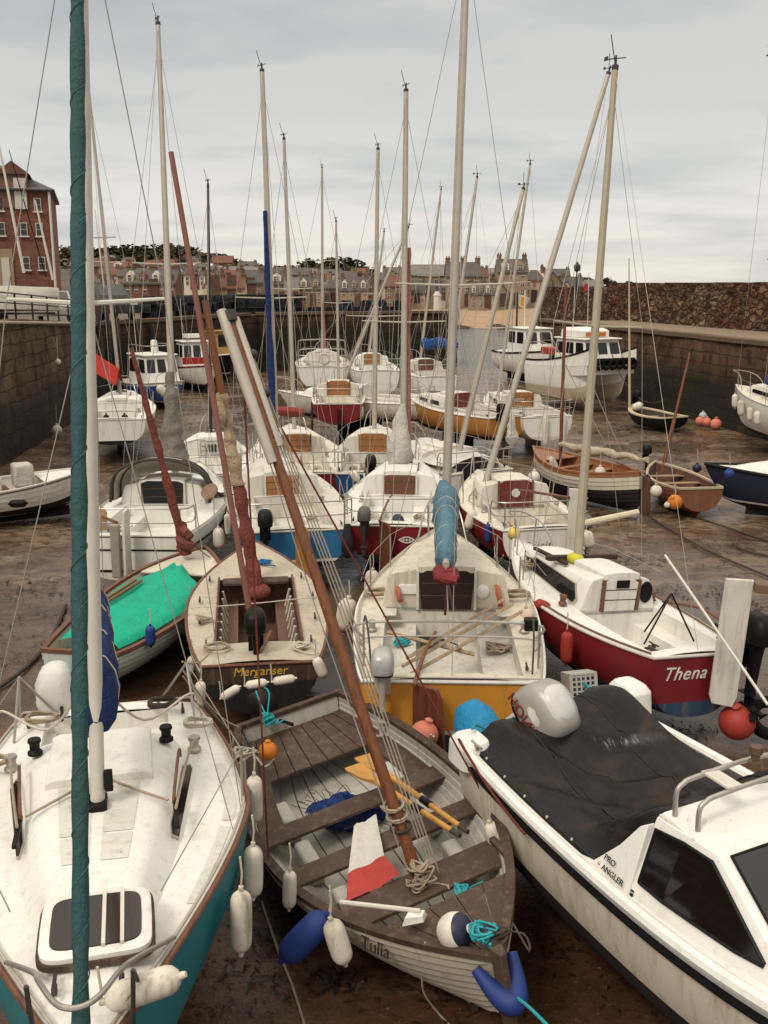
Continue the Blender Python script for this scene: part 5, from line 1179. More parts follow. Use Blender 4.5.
b.outboard(.42, .04, 1.2, .95, black, black)
M_ = basis((-.006, -.0, .885), (0, -1, 0), (0, 0, 1)); lettering('name_lettering', 'Merganser', .155, M_, plain((.62, .40, .05), .5), b.root, .2)
# --- maroon yacht with lettered transom
b = Boat('sailing_yacht', 'maroon hulled yacht with white deck and tall raised white rudder, right of centre', 'sailboat', (694, 656), (508, 540), 1.2, 1.50, 1.98, .66, .42, 1.7, .3, .62, .06, heel=4.5); B6 = b
b.hull([red_hull, antifoul_blue, antifoul_blue]); b.deck(gel, (.04, .37, .60), .05, seat=.22, sole=.46, ckmat=gel); b.rail(alu_white, .022, .0); part_tube('toe_rail', [b.sheer(t, 1, .04, .03) for t in [.02 + .05 * i for i in range(10)]], .014, teak, b.root, 5); part_tube('toe_rail', [b.sheer(t, -1, .04, .03) for t in [.02 + .05 * i for i in range(10)]], .014, teak, b.root, 5)
b.cabin(gel, .37, .84, .60, .36, .44, .22, windows=((.08, .78),), door=paint((.66, .64, .58), .4, .3), doorw=.24, doorh=(.0, .98), wv=(.12, .9), tumble=.80)
m = MB(); z = b.zsh(.37) + .34; m.panel([(b.L * .37, .09, z), (b.L * .37, -.11, z), (b.L * .37, -.11, z + .11), (b.L * .37, .09, z + .11)], 0, 1, 0, 1, .045, .008); put(m, 'window', black, b)
m = MB(); m.loft([[Vector((b.L * .37 - .005 - dx, -.42 + .10 * math.cos(k * .393), b.zsh(.37) + .26 + .15 * math.sin(k * .393))) for k in range(16)] for dx in (0, .012)]); put(m, 'compass', black, b)
m = MB(); zt = b.ztop(b.L * .6); m.box((b.L * .58, 0, zt + .05), (.1, 1.15, .07)); m.box((b.L * .63, .38, zt + .02), (.9, .06, .05)); put(m, 'grab_rail', plain((.05, .028, .02), .6), b, bevel=.01)
for sd in (1, -1): b.winch((b.L * .42, sd * .72, b.zsh(.42) + .05), teak); b.cleat((.25, sd * .5, b.zsh(.05) + .04)); b.cleat((b.L * .7, sd * .55, b.ztop(b.L * .7) - .12), teak)
part_tube('boom_gallows', [(.5, .45, b.zsh(.1)), (.55, .1, b.zsh(.1) + .62)], .012, black, b.root, 6); part_tube('boom_gallows', [(.5, -.3, b.zsh(.1)), (.55, .1, b.zsh(.1) + .62)], .012, black, b.root, 6); part_tube('boom_gallows', [(.95, .12, b.zsh(.17)), (.55, .1, b.zsh(.1) + .62)], .012, black, b.root, 6)
mast_y = plain((.42, .37, .27), .5, .1); ff = b.lc(V(573, 549, 13.6)); b.mast((615, 70), .35, foot=(ff.x, ff.y * .6, b.ztop(ff.x)), r=.064, mat=mast_y, spreader=.5, spr_len=.7, topr=.62)
a = b.mf.lerp(b.mtop, .085); e = b.lc(V(638, 512, 13.9)); part_tube('boom', [a, e], .045, plain((.58, .51, .36), .5), b.root, 8)
m = MB(); m.sphere(b.mf + Vector((0, .04, .06)), .12, 8, (1.1, 1, .7)); put(m, 'halyard_bundle', plain((.55, .50, .05), .8), b)
m = MB(); zr = 1.2
rot = Matrix.Rotation(R(62), 3, 'Z'); P = [(.02, 2.18), (.34, 2.19), (.34, .74), (.30, .62), (.06, .64), (.02, .74)]
lo = [m.vert(Vector((-.05, -.16, 0)) + rot @ Vector((-y + .1, -.03, 0)) + Vector((0, 0, z))) for y, z in P]; hi = [m.vert(Vector((-.05, -.16, 0)) + rot @ Vector((-y + .1, .03, 0)) + Vector((0, 0, z))) for y, z in P]; k = len(P); m.face(lo); m.face(hi[::-1])
for i in range(k): m.face((lo[i], lo[(i + 1) % k], hi[(i + 1) % k], hi[i]))
m.xf(Matrix.Translation((-.10, -.02, 0))); ro = put(m, 'rudder', gel_old, b, smooth=0, bevel=.012)
m = MB(); m.box((-.30, -.48, 2.12), (.18, .30, .10), Matrix.Rotation(R(62), 3, 'Z')); m.build('rudder_cheek', plain((.16, .10, .06), .6), ro)
part_tube('tiller', [(-.15, -.35, 1.55), (.5, -.35, 1.62), (1.2, -.3, 1.5)], .02, teak, b.root, 6)
b.outboard(-.06, -.60, 1.28, 1.15, black, black); b.pulpit(.85, .45); b.lifelines(.45, .85, .45, 1)
part_tube('ensign_staff', [V(768, 705, 9.6), V(665, 555, 11.6)][::-1], .016, alu_white, None, 6).name = 'boat_hook'; tag(bpy.data.objects['boat_hook'], 'long thin white pole slanting across in front of the raised white rudder', 'pole')
M_ = basis((-.006, .20, .98), (0, -1, 0), (0, 0, 1)); lettering('name_lettering', 'Thena', .235, M_, plain((.72, .69, .62), .5), b.root, .35, spacing=1.1)
# --- motor boat under a black tarpaulin, lower right
S = Vector((1.55, 8.95, 0)); hd = R(-66.5); u = Vector((math.cos(hd), math.sin(hd), 0))
b = Boat('motor_boat', 'white cabin motor boat with a tinted side window, lower right corner', 'motorboat', S, S + u * 6.0, 1.36, 1.55, 2.12, .88, .42, 2.4, .25, .82, .02, 3.0, 1.5, .5, world=True); B3 = b
white_m = paint((.74, .72, .67), .25, .22); tan_h = paint((.56, .50, .40), .45, .5)
b.hull([tan_h, antifoul_dark, antifoul_dark, white_m], band=True); b.deck(white_m, (.03, .47, .80), .03, seat=.3, sole=.6); b.rail(white_m, .05, .0, 'gunwale_moulding'); b.rail(rubber, .028, -.115, 'rubbing_strake', off=.012)
# cabin moulding
def sec(x, w, h, t_=.80): z = b.zsh(min(.99, x / b.L)) + .01; return [Vector((x, y, z + hh)) for y, hh in ((w, -.06), (w, .0), (w * .99, .05), (w * t_, h * .95), (w * t_ - .06, h), (0, h * 1.07), (-w * t_ + .06, h), (-w * t_, h * .95), (-w * .99, .05), (-w, 0), (-w, -.06))]
m = MB(); rings = [sec(2.62, .98, .56), sec(2.92, .97, .57), sec(3.16, .95, .55, .78), sec(3.80, .84, .13, .93), sec(5.1, .48, .07, .95), sec(5.7, .15, .03, .95)]; m.grid(rings); m.poly(rings[0]); m.poly(rings[-1]); cb_ = put(m, 'cabin', white_m, b, smooth=24, bevel=.02)
tg = glass((.008, .005, .004))
for sd in (1, -1):
    def W_(i, v, f=0.0):
        a_, c_ = (2, 3) if sd > 0 else (8, 7); lo, hi = rings[i][a_].lerp(rings[i][c_], v), rings[min(i + 1, 5)][a_].lerp(rings[min(i + 1, 5)][c_], v); return lo.lerp(hi, f) + Vector((0, sd * .014, .008))
    lo = [W_(0, .12, .22), W_(1, .10), W_(2, .10), W_(2, .12, .55), W_(2, .30, .86)]; hi = [W_(0, .50, .10), W_(0, .90, .35), W_(1, .91), W_(2, .91), W_(2, .72, .70)]
    hi = [W_(0, .86, .14), W_(1, .90), W_(2, .90), W_(2, .78, .45), W_(2, .42, .86)]
    m = MB(); m.grid([lo, hi]); w_ = m.build('side_window', tg, cb_, smooth=0); fr = part_tube('window_frame', lo + hi[::-1] + lo[:1], .012, black, cb_, 6)
A, C_ = rings[2], rings[3]
for sd in (1, -1):
    q = [A[5].lerp(A[6 if sd < 0 else 4], .12), A[6 if sd < 0 else 4].lerp(A[5], .02), C_[6 if sd < 0 else 4], C_[5].lerp(C_[6 if sd < 0 else 4], .12)]
    q = [q[0].lerp(q[3], .08), q[1].lerp(q[2], .08), q[2].lerp(q[1], .12), q[3].lerp(q[0], .12)]; nrm = (q[1] - q[0]).cross(q[3] - q[0]).normalized(); nrm = nrm if nrm.z > 0 else -nrm
    m = MB(); lo = [m.vert(p - nrm * .02) for p in q]; hi = [m.vert(p + nrm * .012) for p in q]; m.face(lo); m.face(hi)
    for i in range(4): m.face((lo[i], lo[(i + 1) % 4], hi[(i + 1) % 4], hi[i]))
    m.build('windscreen', tg, cb_, smooth=0); part_tube('windscreen_frame', [p + nrm * .012 for p in q + q[:1]], .012, black, cb_, 6)
for x, h in ((2.70, .26), (2.93, .24)):
    z = b.zsh(.46) + .56; y0 = -.70; part_tube('grab_rail', smooth_path([(x, y0, z - .02), (x, y0, z + h * .7), (x, y0 + .05, z + h * .93), (x, y0 + .16, z + h + .01), (x, 0, z + h + .05), (x, -y0 - .16, z + h + .01), (x, -y0 - .03, z + h * .7), (x, -y0, z - .02)], 4), .018, steel, b.root, 10)
m = MB(); z = b.zsh(.46) + .56; m.box((2.81, -.42, z + .285), (.26, .12, .015)); put(m, 'rail_plate', alu_white, b); m = MB(); m.lathe([(.05, 0), (.05, .05), (.03, .06), (.03, .1), (.045, .11), (.045, .16), (.01, .17)], (2.80, -.12, z + .30), None, 12); put(m, 'navigation_light', plain((.10, .06, .03), .3), b)
m = MB(); m.lathe([(.07, -.02), (.07, .02), (.05, .045), (.0, .05)], (2.83, -.62, z + .0), None, 16); put(m, 'vent', white_m, b); m = MB(); m.box((2.80, -.66, z - .01), (.36, .22, .02)); put(m, 'rail_pad', gel_old, b, bevel=.006)
m = MB(); m.loft([[Vector((x, y, zz)) for y, zz in ((-.90, 1.33), (-1.02, 1.34), (lerp(-1.0, -.86, f_), 1.38 + f_ * .54), (lerp(-.94, -.80, f_), 1.38 + f_ * .54))] for x, f_ in ((2.05, 0.0), (2.2, .06), (2.42, .5), (2.56, .88), (2.63, .97))]); put(m, 'cabin_wing', white_m, b, bevel=.008)
M_ = basis((2.40, -1.0, 1.44), (1, 0, 0), (0, .26, 1)); lettering('maker_lettering', 'PRO', .065, Matrix.Translation((-.0, .006, .09)) @ M_, black, b.root, .15, .002); lettering('maker_lettering', 'ANGLER', .065, Matrix.Translation((.06, -.014, .015)) @ M_, black, b.root, .15, .002)
for t in (.05, .14, .24, .36): b.cleat((t * b.L, -b.half(t) + .05, b.zsh(t) + .06), steel) if t in (.05,) else None
m = MB(); m.loft([sring(.12, -.0 + y, z, a, c, 4, 20) for y, z, a, c in ((-.88, 1.2, .2, .16), (-.88, 1.4, .2, .15), (-.86, 1.46, .16, .11))]); put(m, 'stern_quarter', white_m, b, bevel=.01)
m = MB(); m.loft([sring(.16, .86, z, a, c, 4, 20) for z, a, c in ((1.1, .24, .18), (1.66, .2, .15), (1.72, .15, .11))]); put(m, 'stern_quarter', white_m, b, bevel=.01)
# big silver outboard, tilted up, its propeller under a blue bag
o, M_ = b.outboard(.12, -.20, 1.22, 1.55, plain((.36, .335, .30), .34, .15), paint((.50, .48, .43), .35, .3), tilt=50, handle=False, rz=15, leg=.66)
m = MB(); m.loft([sring(-.14, 0, z, a, c, 2.8, 22) for z, a, c in ((.26, .10, .155), (.33, .15, .125), (.40, .12, .10), (.425, .07, .05))]); m.xf(M_).build('cowl_top', paint((.52, .51, .49), .18, .1), o, smooth=50)
for sd in (1, -1):
    q = M_ @ Matrix.Translation((-.14, sd * .149, .21)) @ basis((0, 0, 0), (-sd * 1, 0, .12), (-.12 * sd, 0, -1)); lettering('maker_lettering', 'HONDA', .10, q, plain((.20, .035, .02), .4), o, .1, .003)
m = MB(); m.loft([[Vector((x, r * math.cos(k * .449) * 1.0, -.41 + r * math.sin(k * .449) * 1.15)) for k in range(14)] for x, r in ((-.10, .15), (-.2, .155), (-.36, .13), (-.45, .07))]); m.xf(M_); bg_ = m.build('propeller_bag', cloth((.02, .22, .42), .6, 6, .5), None, smooth=50); bg_.matrix_world = b.M; tag(bg_, 'bright blue bag tied over the silver outboard propeller', 'bag')
# black tarpaulin over the cockpit
tarp = NT('black_tarpaulin'); v = tarp.coord('Object'); a_ = tarp.noise(v, 2.2, 5, .6, .8); c_ = tarp.noise(tarp.coord('Object', (.6, 3.2, 1)), 3.0, 4, .5, 1.0)
tarp.col(tarp.mix(tarp.frange(a_, .5, .7, 0, .75), (.006, .005, .0045), (.042, .026, .018))); tarp.rough(tarp.frange(a_, .35, .65, .22, .5)); tarp.b.inputs['Specular IOR Level'].default_value = .22; tarp.bump(c_, .3, .05)
m = MB(); rows = []
NX, NY = 56, 46
for i in range(NX + 1):
    x = lerp(.05, 2.66, i / NX); t = x / b.L; r = []
    for j in range(NY + 1):
        v_ = j / NY * 2 - 1; hw = b.half(t) - .045; y = v_ * hw; g = b.zsh(t) + .03
        e = 1 - abs(v_) ** 3.0
        ridge_ = .22 * math.exp(-((x - .35) / .6) ** 2 - ((y - .66) / .36) ** 2) + .17 * math.exp(-((x - .25) / .6) ** 2) * e + lerp(0, .50, sm(1.7, 2.6, x)) * (1 - sm(.60, 1.0, abs(v_))) * 1.0
        sag_ = -.12 * math.exp(-((x - 1.25) / .6) ** 2 - ((y - .05) / .6) ** 2)
        ridge_ += .20 * sm(.0, .9, v_) * math.exp(-((x - 1.1) / .9) ** 2) * e
        wr = .075 * (1 - abs(math.sin(4.2 * (y * 1.0 - x * .55) + 2.2 * nz(x * .9, y * .9)))) ** 3.2 * e + .022 * (1 - abs(math.sin(8 * (y * .75 + x * .32) + 3 * nz(x, y * 2, 4)))) ** 2 * e + .05 * nz(x * 1.3, y * 1.6, 5) * e
        r.append(Vector((x, y, g + (ridge_ + sag_ + wr) * min(1, e * 1.4) - (.07 if abs(v_) > .985 else 0))))
    rows.append(r)
m.grid(rows); tp = m.build('tarpaulin', tarp.m, None, smooth=70); tp.matrix_world = b.M; tag(tp, 'crumpled black tarpaulin stretched over the cockpit of the white motor boat', 'tarpaulin')
for j_ in (13, 31): part_tube('seam', [rows[i][j_] + Vector((0, 0, .004)) for i in range(0, NX + 1, 2)], .006, plain((.03, .027, .024), .8), tp, 4)
part_tube('hem', [rows[i][1] + Vector((0, 0, .004)) for i in range(0, NX + 1, 2)], .010, plain((.02, .018, .016), .7), tp, 5)
for k in range(6):
    m = MB(); t = .08 + .06 * k; q = b.sheer(t, -1, .07, .055); m.sphere(q, .014, 6); m.build('eyelet', steel, tp)
# --- white yacht with grey spray hood, left
b = Boat('sailing_yacht', 'white yacht with dark grey spray hood and lifting white rudder, left of centre', 'sailboat', (128, 538), (200, 462), 1.2, 1.5, 2.45, .78, .42, 1.8, .3, .62, .05); B8 = b
b.hull([gel, black, gel_old, gel]); b.deck(gel, (.04, .40, .72), .05, seat=.22, sole=.45); b.rail(rubber, .016, -.22, 'boot_stripe', off=.01); b.rail(alu, .014, .03, 'toe_rail', off=-.02)
b.cabin(gel, .42, .85, .85, .4, .42, .2, windows=((.15, .4), (.48, .7)), door=plain((.012, .011, .011), .5), doorw=.38, doorh=(.0, 1.15), hatch=True)
hood = cloth((.055, .047, .040), .8, 7, .6); m = MB(); rows = []
for i in range(7):
    u_ = i / 6; x = b.L * .42 - .25 + .95 * u_; hh = .85 * math.cos(u_ * 1.35) + .28 * u_; r = []
    for j in range(15):
        an = math.pi * j / 14; r.append(Vector((x, math.cos(an) * (.98 - .1 * u_), b.zsh(.45) + .1 + hh * math.sin(an) ** .6)))
    rows.append(r)
m.grid(rows[3:]); put(m, 'spray_hood', gel_old, b, smooth=60)
m = MB(); m.grid([[p for p in r] for r in rows[1:4]]); put(m, 'spray_hood_roof', plain((.45, .42, .36), .3), b, smooth=60)
for sd, js in ((1, range(0, 6)), (-1, range(9, 15))):
    m = MB(); m.grid([[rows[i][j] + Vector((0, sd * .012, .012)) for j in js] for i in range(0, 7)]); put(m, 'spray_hood_side', hood, b, smooth=60)
for i in (0, 3): part_tube('hood_hoop', [p + Vector((0, 0, .012)) for p in rows[i]], .028, hood, b.root, 8)
b.mast((158, 25), 1.0, t=.60, r=.075, spreader=.48, spr_len=.7, topr=.6); b.wrap_sail(cloth((.20, .18, .155), .85, 7, .9), .0, .2, .30, .08, (-.12, 0, .35), .35)
b.rudder(gel_old, .36, 1.75, .55, -.05, .05, None, x=-.1); m = MB(); m.box((-.14, .18, 1.0), (.12, .16, .95)); put(m, 'rudder_stock', plain((.30, .27, .22), .6), b, bevel=.02)
part_tube('tiller', [(-.1, .15, 1.5), (.6, .65, 1.45), (1.3, 1.0, 1.42)], .028, varnish, b.root, 8); b.pushpit(.12, .5); b.lifelines(.12, .84, .48, 3); b.pulpit()
b.keels(antifoul_dark)
m = MB(); m.loft([sring(.62, .72, z, a, c, 3, 14) for z, a, c in ((1.2, .12, .16), (1.5, .14, .17), (1.62, .08, .1))]); put(m, 'fuel_can', plain((.42, .30, .18), .7), b); m = MB(); m.lathe([(.05, -.03), (.17, -.02), (.18, .02), (.06, .03)], (2.1, -1.02, 1.6), (-.6, .3, .6), 16); put(m, 'cushion', plain((.22, .13, .08), .8), b)
M_ = Matrix.Identity(4)
# --- dinghy under the bright green cover
b = Boat('sailing_dinghy', 'pale green clinker dinghy under a bright green cover, left of centre', 'dinghy', (-4.02, 12.45, 0), (-3.17, 17.15, 0), .78, .98, 1.72, .62, .5, 2.6, .15, .0, .07, 2.2, 1.4, .2, world=True); B7 = b
mint = paint((.50, .55, .47), .5, .45); b.hull([mint, mint, mint], strakes=7, out=.014); b.interior(gel_cream, teak, .04, gel_old, .3); b.half_deck(gel_cream, .74, .975, -.015); b.skeg(teak)
b.rail(teak, .02, -.02)
b.mast((131, 348), -.2, foot=(b.L * .87, .10, 1.0), r=.06, mat=sail_rust, spreader=0, rig=False, head=False, topr=.55); b.wrap_sail(sail_rust, .0, .86, .085, .045, wob=.3)
P = [b.mf + Vector((-.05 + .13 * math.sin(i * 1.9), .12 * math.cos(i * 1.7), .10 + .05 * i)) for i in range(9)]; part_tube('bundled_sail', smooth_path(P, 3), .085, sail_rust, b.root, 10, wob=.35)
for i, (y0, y1) in enumerate(((.5, .1), (.42, .0))): m = MB(); m.tube([(.9, y0, .92), (2.6, y1 + .25, .98)], .026, 6); put(m, 'spare_spar', varnish, b)
m = MB(); rows = []
for i in range(25):
    t = lerp(.05, .72, i / 24); r = []
    for j in range(21):
        v_ = j / 20 * 2 - 1; hw = (b.half(t) - .15) * (1 if t < .55 else lerp(1, .35, sm(.55, .72, t) ** 1.5)); e = 1 - abs(v_) ** 2.5
        z = b.zsh(t) + .035 + .16 * e * (.6 + .4 * sm(.2, .9, t)) + .03 * nz(t * 9, v_ * 2.5) * e + .02 * math.sin(8 * v_ + t * 16) * e
        r.append(Vector((t * b.L, v_ * hw, z - (.04 if abs(v_) > .98 else 0))))
    rows.append(r)
m.grid(rows); cv = m.build('boat_cover', cloth((.006, .36, .22), .55, 5, .5), None, smooth=70); cv.matrix_world = b.M; tag(cv, 'bright green sheet stretched over the clinker dinghy left of centre', 'cover')
# ---------------------------------------------------------------- the middle and far boats
door_or = wood((.30, .125, .035), .35, 2); door_br = wood((.13, .048, .022), .4, 2); door_red = paint((.14, .022, .02), .4, .3)
sail_wh = cloth((.55, .52, .46), .85, 7, .8)
gel_dull = paint((.62, .59, .53), .4, .5); gel_warm = paint((.66, .61, .52), .38, .5)
canvas_c = [cloth(c_, .85, 7, .8) for c_ in ((.45, .41, .34), (.05, .06, .09), (.25, .07, .05), (.30, .27, .22), (.03, .06, .16))]
def clutter(b, ck, label):
    rg = random.Random(len(label) * 7 + ord(label[7])); L = b.L; x0, x1, cw = ck[0] * L, ck[1] * L, ck[2]
    for sd in (1, -1):
        z = b.zsh(.2) + .03; c_ = min(cw, b.half(.1) * .8)
        part_tube('coaming', [(x0, sd * (c_ + .03), b.zsh(ck[0]) + .06), ((x0 + x1) / 2, sd * (c_ + .035), b.zsh(.2) + .09), (x1, sd * (c_ + .03), b.zsh(ck[1]) + .10)], .035, gel_dull, b.root, 6, sq=(.6, 1.6))
        m = MB(); m.box((lerp(x0, x1, .45), sd * c_ * .75, b.zsh(.2) - .185), (.75, c_ * .34, .02)); put(m, 'locker_lid', gel_old, b, bevel=.006)
        part_tube('jib_sheet', smooth_path([(x1 * .8, sd * (c_ + .12), z + .08), (x1 * 1.3, sd * (c_ + .18), b.zsh(.5) + .05), (L * .68, sd * b.half(.68) * .6, b.zsh(.68) + .06)], 4), .009, rope_m if sd > 0 else rope_w, b.root, 4)
        m = MB(); P = []
        for i in range(40): a_ = i * .55; q = .11 + .03 * math.sin(i); P.append((x1 * .55 + math.cos(a_) * q, sd * c_ * .72 + math.sin(a_) * q * .8, b.zsh(.2) - .15 + .002 * i))
        m.tube(P, .011, 4); put(m, 'coiled_sheet', (rope_m, rope_dark, rope_w)[rg.randrange(3)], b)
    for k in range(2):
        m = MB(); r = rg.uniform(.10, .17); c_ = Vector((rg.uniform(x0 + .3, x1 - .2), rg.uniform(-.3, .3) * cw * 1.6, b.zsh(.2) - .38)); rows = []
        for i in range(1, 8):
            ph = math.pi * i / 8; rows.append([c_ + Vector((r * 1.3 * math.sin(ph) * math.cos(a_ * .5236) * (1 + .5 * nz(a_, i, k + r * 40)), r * math.sin(ph) * math.sin(a_ * .5236) * (1 + .5 * nz(a_ * .7, i * .8, k + 4)), -r * math.cos(ph))) for a_ in range(12)])
        m.loft(rows); put(m, 'stowed_canvas', canvas_c[rg.randrange(5)], b, smooth=60)
    m = MB(); xx = L * .70; zz = b.ztop(xx); m.loft([sring(xx, 0, z_, a_, a_ * .95, 6, 20) for z_, a_ in ((zz - .06, .2), (zz + .02, .2), (zz + .035, .17))]); put(m, 'foredeck_hatch', (gel_dull, glass())[rg.randrange(2)], b)
def yacht(label, s, bw, zs, zb, B, Bt, hullm, door=None, cab=(.42, .82, .80, .38, .44, .22), ck=(.04, .40, .62), transom=None, boot=None, bottom=None, band=None, deckm=None, zk=.32, wl=.62, mast=None, rails=True, keel='bilge', heel=0.0, L=None, head=None, world=False, doorw=.28, doorh=(.0, 1.0), p=1.8, wins=((.12, .4), (.5, .78)), cabm=None, **kw):
    b = Boat('sailing_yacht', label, 'sailboat', s, bw, zs, zb, B, Bt, .42, p, zk, wl, .05, heel=heel, head=head, L=L, world=world)
    b.hull([hullm, boot or gel, bottom or antifoul_dark, band or hullm], band=bool(band), transom=transom)
    dm = deckm or (gel, gel_dull, gel_old, gel_warm)[len(label) % 4]; b.deck(dm, ck, .05, seat=.22, sole=.46); b.rail(alu_white, .02, .0); b.cabin(cabm or dm, *cab, windows=wins, door=door, doorw=doorw, doorh=doorh)
    if rails: b.pushpit(.13, .5); b.pulpit(.85, .5); b.lifelines(.14, .85, .48, 3)
    if keel == 'bilge': b.keels(bottom or antifoul_dark)
    elif keel == 'legs': b.props(plain((.05, .035, .028), .7), .48)
    elif keel == 'fin':
        m = MB(); m.loft([[Vector((b.L * t_, y, z)) for y, z in ((.06, b.zk + .15), (-.06, b.zk + .15), (-.08, -.1), (.08, -.1))] for t_ in (.32, .60)]); put(m, 'keel', bottom or antifoul_dark, b)
    clutter(b, ck, label)
    for sd in (1, -1):
        b.winch((b.L * ck[1] * .8, sd * (ck[2] + .12), b.zsh(.3) + .03)); b.cleat((.2, sd * b.half(.04) * .85, b.zsh(.04) + .04))
    part_tube('grab_rail', smooth_path([(b.L * .50, -.36, b.ztop(b.L * .5) - .03), (b.L * .51, -.36, b.ztop(b.L * .5) + .03), (b.L * .66, -.34, b.ztop(b.L * .66) + .02), (b.L * .67, -.34, b.ztop(b.L * .66) - .05)], 3), .014, teak, b.root, 5)
    if mast: b.mast(*mast[0], **mast[1])
    return b
# blue hulled, orange rudder
b = yacht('white decked yacht with bright blue transom, orange rudder and orange door', (297, 531), (268, 452), 1.16, 1.5, 2.32, .82, blue_hull, door_or, doorw=.31, mast=(((262, 72), .5), dict(t=.60, r=.07, spreader=.44, spr_len=.75)), boot=gel)
b.rudder(orange_wood, .40, 1.05, .12, .02, .06, varnish, 1.0, ang=35); b.outboard(-.05, .58, 1.22, .95, black, black); b.wrap_sail(cloth((.012, .03, .12), .75, 9, .6), .06, .66, .085, .045, (-.10, .06, 0), .2, name='sail_sock')
part_tube('boom', [b.mf + Vector((0, 0, .8)), (1.5, .1, 2.35)], .035, alu, b.root); m = MB(); m.loft([sring(-.02, -.92, z, a, c, 2.5, 12) for z, a, c in ((1.25, .05, .06), (1.0, .14, .10), (.75, .12, .12), (.62, .03, .04))]); put(m, 'hanging_bag', plain((.02, .02, .024), .7), b)
# red hulled with fish emblem
b = yacht('white decked yacht with red transom carrying a white fish emblem', (392, 526), (408, 455), 1.16, 1.5, 2.2, .74, red_hull, door_br, doorw=.30, mast=(((406, 92), .3), dict(t=.62, r=.072, spreader=.40, spr_len=.9)), boot=antifoul_dark, wins=((.1, .5),))
b.rudder(door_br, .36, 1.05, .10, .22, .05, teak, 1.3, ang=42); b.outboard(-.06, .50, 1.2, .85, plain((.09, .085, .08), .5), alu_dark)
m = MB(); e = -.012
for sg in (1, -1): m.tube([(e, -.30 - .34 * i / 12 + .17, .90 + sg * .055 * math.sin(math.pi * (i / 12) * 1.18) ) for i in range(13)], .010, 5)
for i in range(5): m.box((e, -.22 - .055 * i, .90), (.012, .012, .07))
m.box((e, -.24, .90), (.012, .24, .012)); put(m, 'fish_emblem', plain((.72, .69, .62), .5), b)
b.wrap_sail(cloth((.36, .15, .13), .8, 9, .5), .03, .60, .10, .04, (.10, -.08, 0), .25); m = MB(); P = [b.mf + Vector((-.16 - .01 * i, .10 - .015 * i, .05 + .19 * i)) for i in range(8)]; m.tube(P, [.2, .27, .25, .22, .19, .15, .11, .05], 12, wob=.4); put(m, 'bagged_sail', sail_wh, b, smooth=60)
# red hull behind the blue one
b = yacht('small white yacht with deep red hull behind the bright blue transom', (303, 474), (290, 424), 1.12, 1.42, 2.45, .82, red_hull, door_or, doorw=.32, mast=(((284, 140), .4), dict(t=.58, r=.06, spreader=.5, spr_len=.6)), boot=antifoul_dark, doorh=(.0, 1.15)); b.rudder(red_hull, .3, .9, .05, .0, .05, varnish, .9)
b.outboard(-.05, .6, 1.2, .8, navy, alu_dark)
# blue transom behind the fish boat
b = yacht('small white yacht with dark blue transom and varnished door behind the fish emblem', (369, 474), (377, 424), 1.12, 1.42, 2.05, .78, navy if False else paint((.02, .07, .20), .35, .35), door_or, doorw=.34, mast=(((378, 150), .3), dict(t=.60, r=.066, spreader=.42, spr_len=.8)), doorh=(.0, 1.2)); b.rudder(gel_old, .3, .9, .05, .1, .05, teak, .9); b.outboard(-.05, -.05, 1.22, .95, black, black)
# maroon with white transom, name "Spirit"
b = yacht('maroon hulled yacht with white transom and round emblem on its red door', (545, 529), (478, 470), 1.16, 1.46, 2.05, .78, red_hull, door_red, transom=gel, doorw=.30, cab=(.40, .80, .76, .36, .46, .22), mast=(((608, 75), .9), dict(foot=(2.3, .48, 1.5), r=.07, spreader=.0, rig=True, shr=False, fore=False)), boot=antifoul_dark, doorh=(.0, 1.15))
M_ = basis((-.006, .12, .86), (0, -1, 0), (0, 0, 1)); lettering('name_lettering', 'Spirit', .20, M_, plain((.30, .27, .24), .6), b.root, .15, spacing=1.15)
m = MB(); m.lathe([(.085, 0), (.09, .01), (.085, .02), (.06, .022)], (b.L * .40 - .04, .0, b.zsh(.4) + .30), (-1, 0, 0), 16); put(m, 'door_emblem', gel_old, b)
b.rudder(gel_old, .34, 1.75, .75, -.42, .05, None, ang=60); b.outboard(-.05, -.72, 1.12, .75, plain((.12, .12, .13), .4), alu_dark)
part_tube('tiller', [(-.1, -.4, 1.75), (1.2, .1, 1.65)], .026, teak, b.root)
# white boat under a flat pale cover, behind
b = yacht('broad white yacht under a flat pale cover, left of the maroon yacht', (482, 472), (404, 440), 1.15, 1.4, 2.2, .8, gel, None, L=None, cab=(.36, .84, .85, .4, .34, .2), mast=(((523, 190), .8), dict(t=.30, r=.066, spreader=.5, spr_len=.6)), bottom=antifoul_blue, rails=True)
m = MB(); m.grid([[Vector((x * b.L, y * .86 * b.half(x), b.zsh(x) + .36 - .22 * abs(y) ** 2 + .03 * nz(x * 7, y * 3))) for y in (-1, -.6, -.2, .2, .6, 1)] for x in [.04 + .075 * i for i in range(10)]]); cv = m.build('boat_cover', cloth((.56, .54, .49), .8, 5, .4), None, smooth=60); cv.matrix_world = b.M; tag(cv, 'flat pale cover over the cockpit of the broad white yacht', 'cover')
m = MB(); m.lathe([(.22, -.06), (.27, -.05), (.28, .05), (.2, .06)], (-.06, .3, 1.05), (-1, .1, .2), 18); put(m, 'dark_hatch', black, b)
# red boat on legs
b = yacht('small red hulled yacht standing high on two legs in the middle distance', (338, 404), (341, 366), 1.62, 1.9, 1.85, .85, red_hull, door_or, L=4.9, head=92, zk=.80, wl=1.0, keel='legs', doorw=.34, mast=(((336, 222), .3), dict(t=.6, r=.05, spreader=.5, spr_len=.5)), doorh=(0, 1.25), bottom=antifoul_red, boot=antifoul_red, ck=(.04, .38, .6)); b.rudder(black, .3, 1.0, -.1, 0, .05, None)
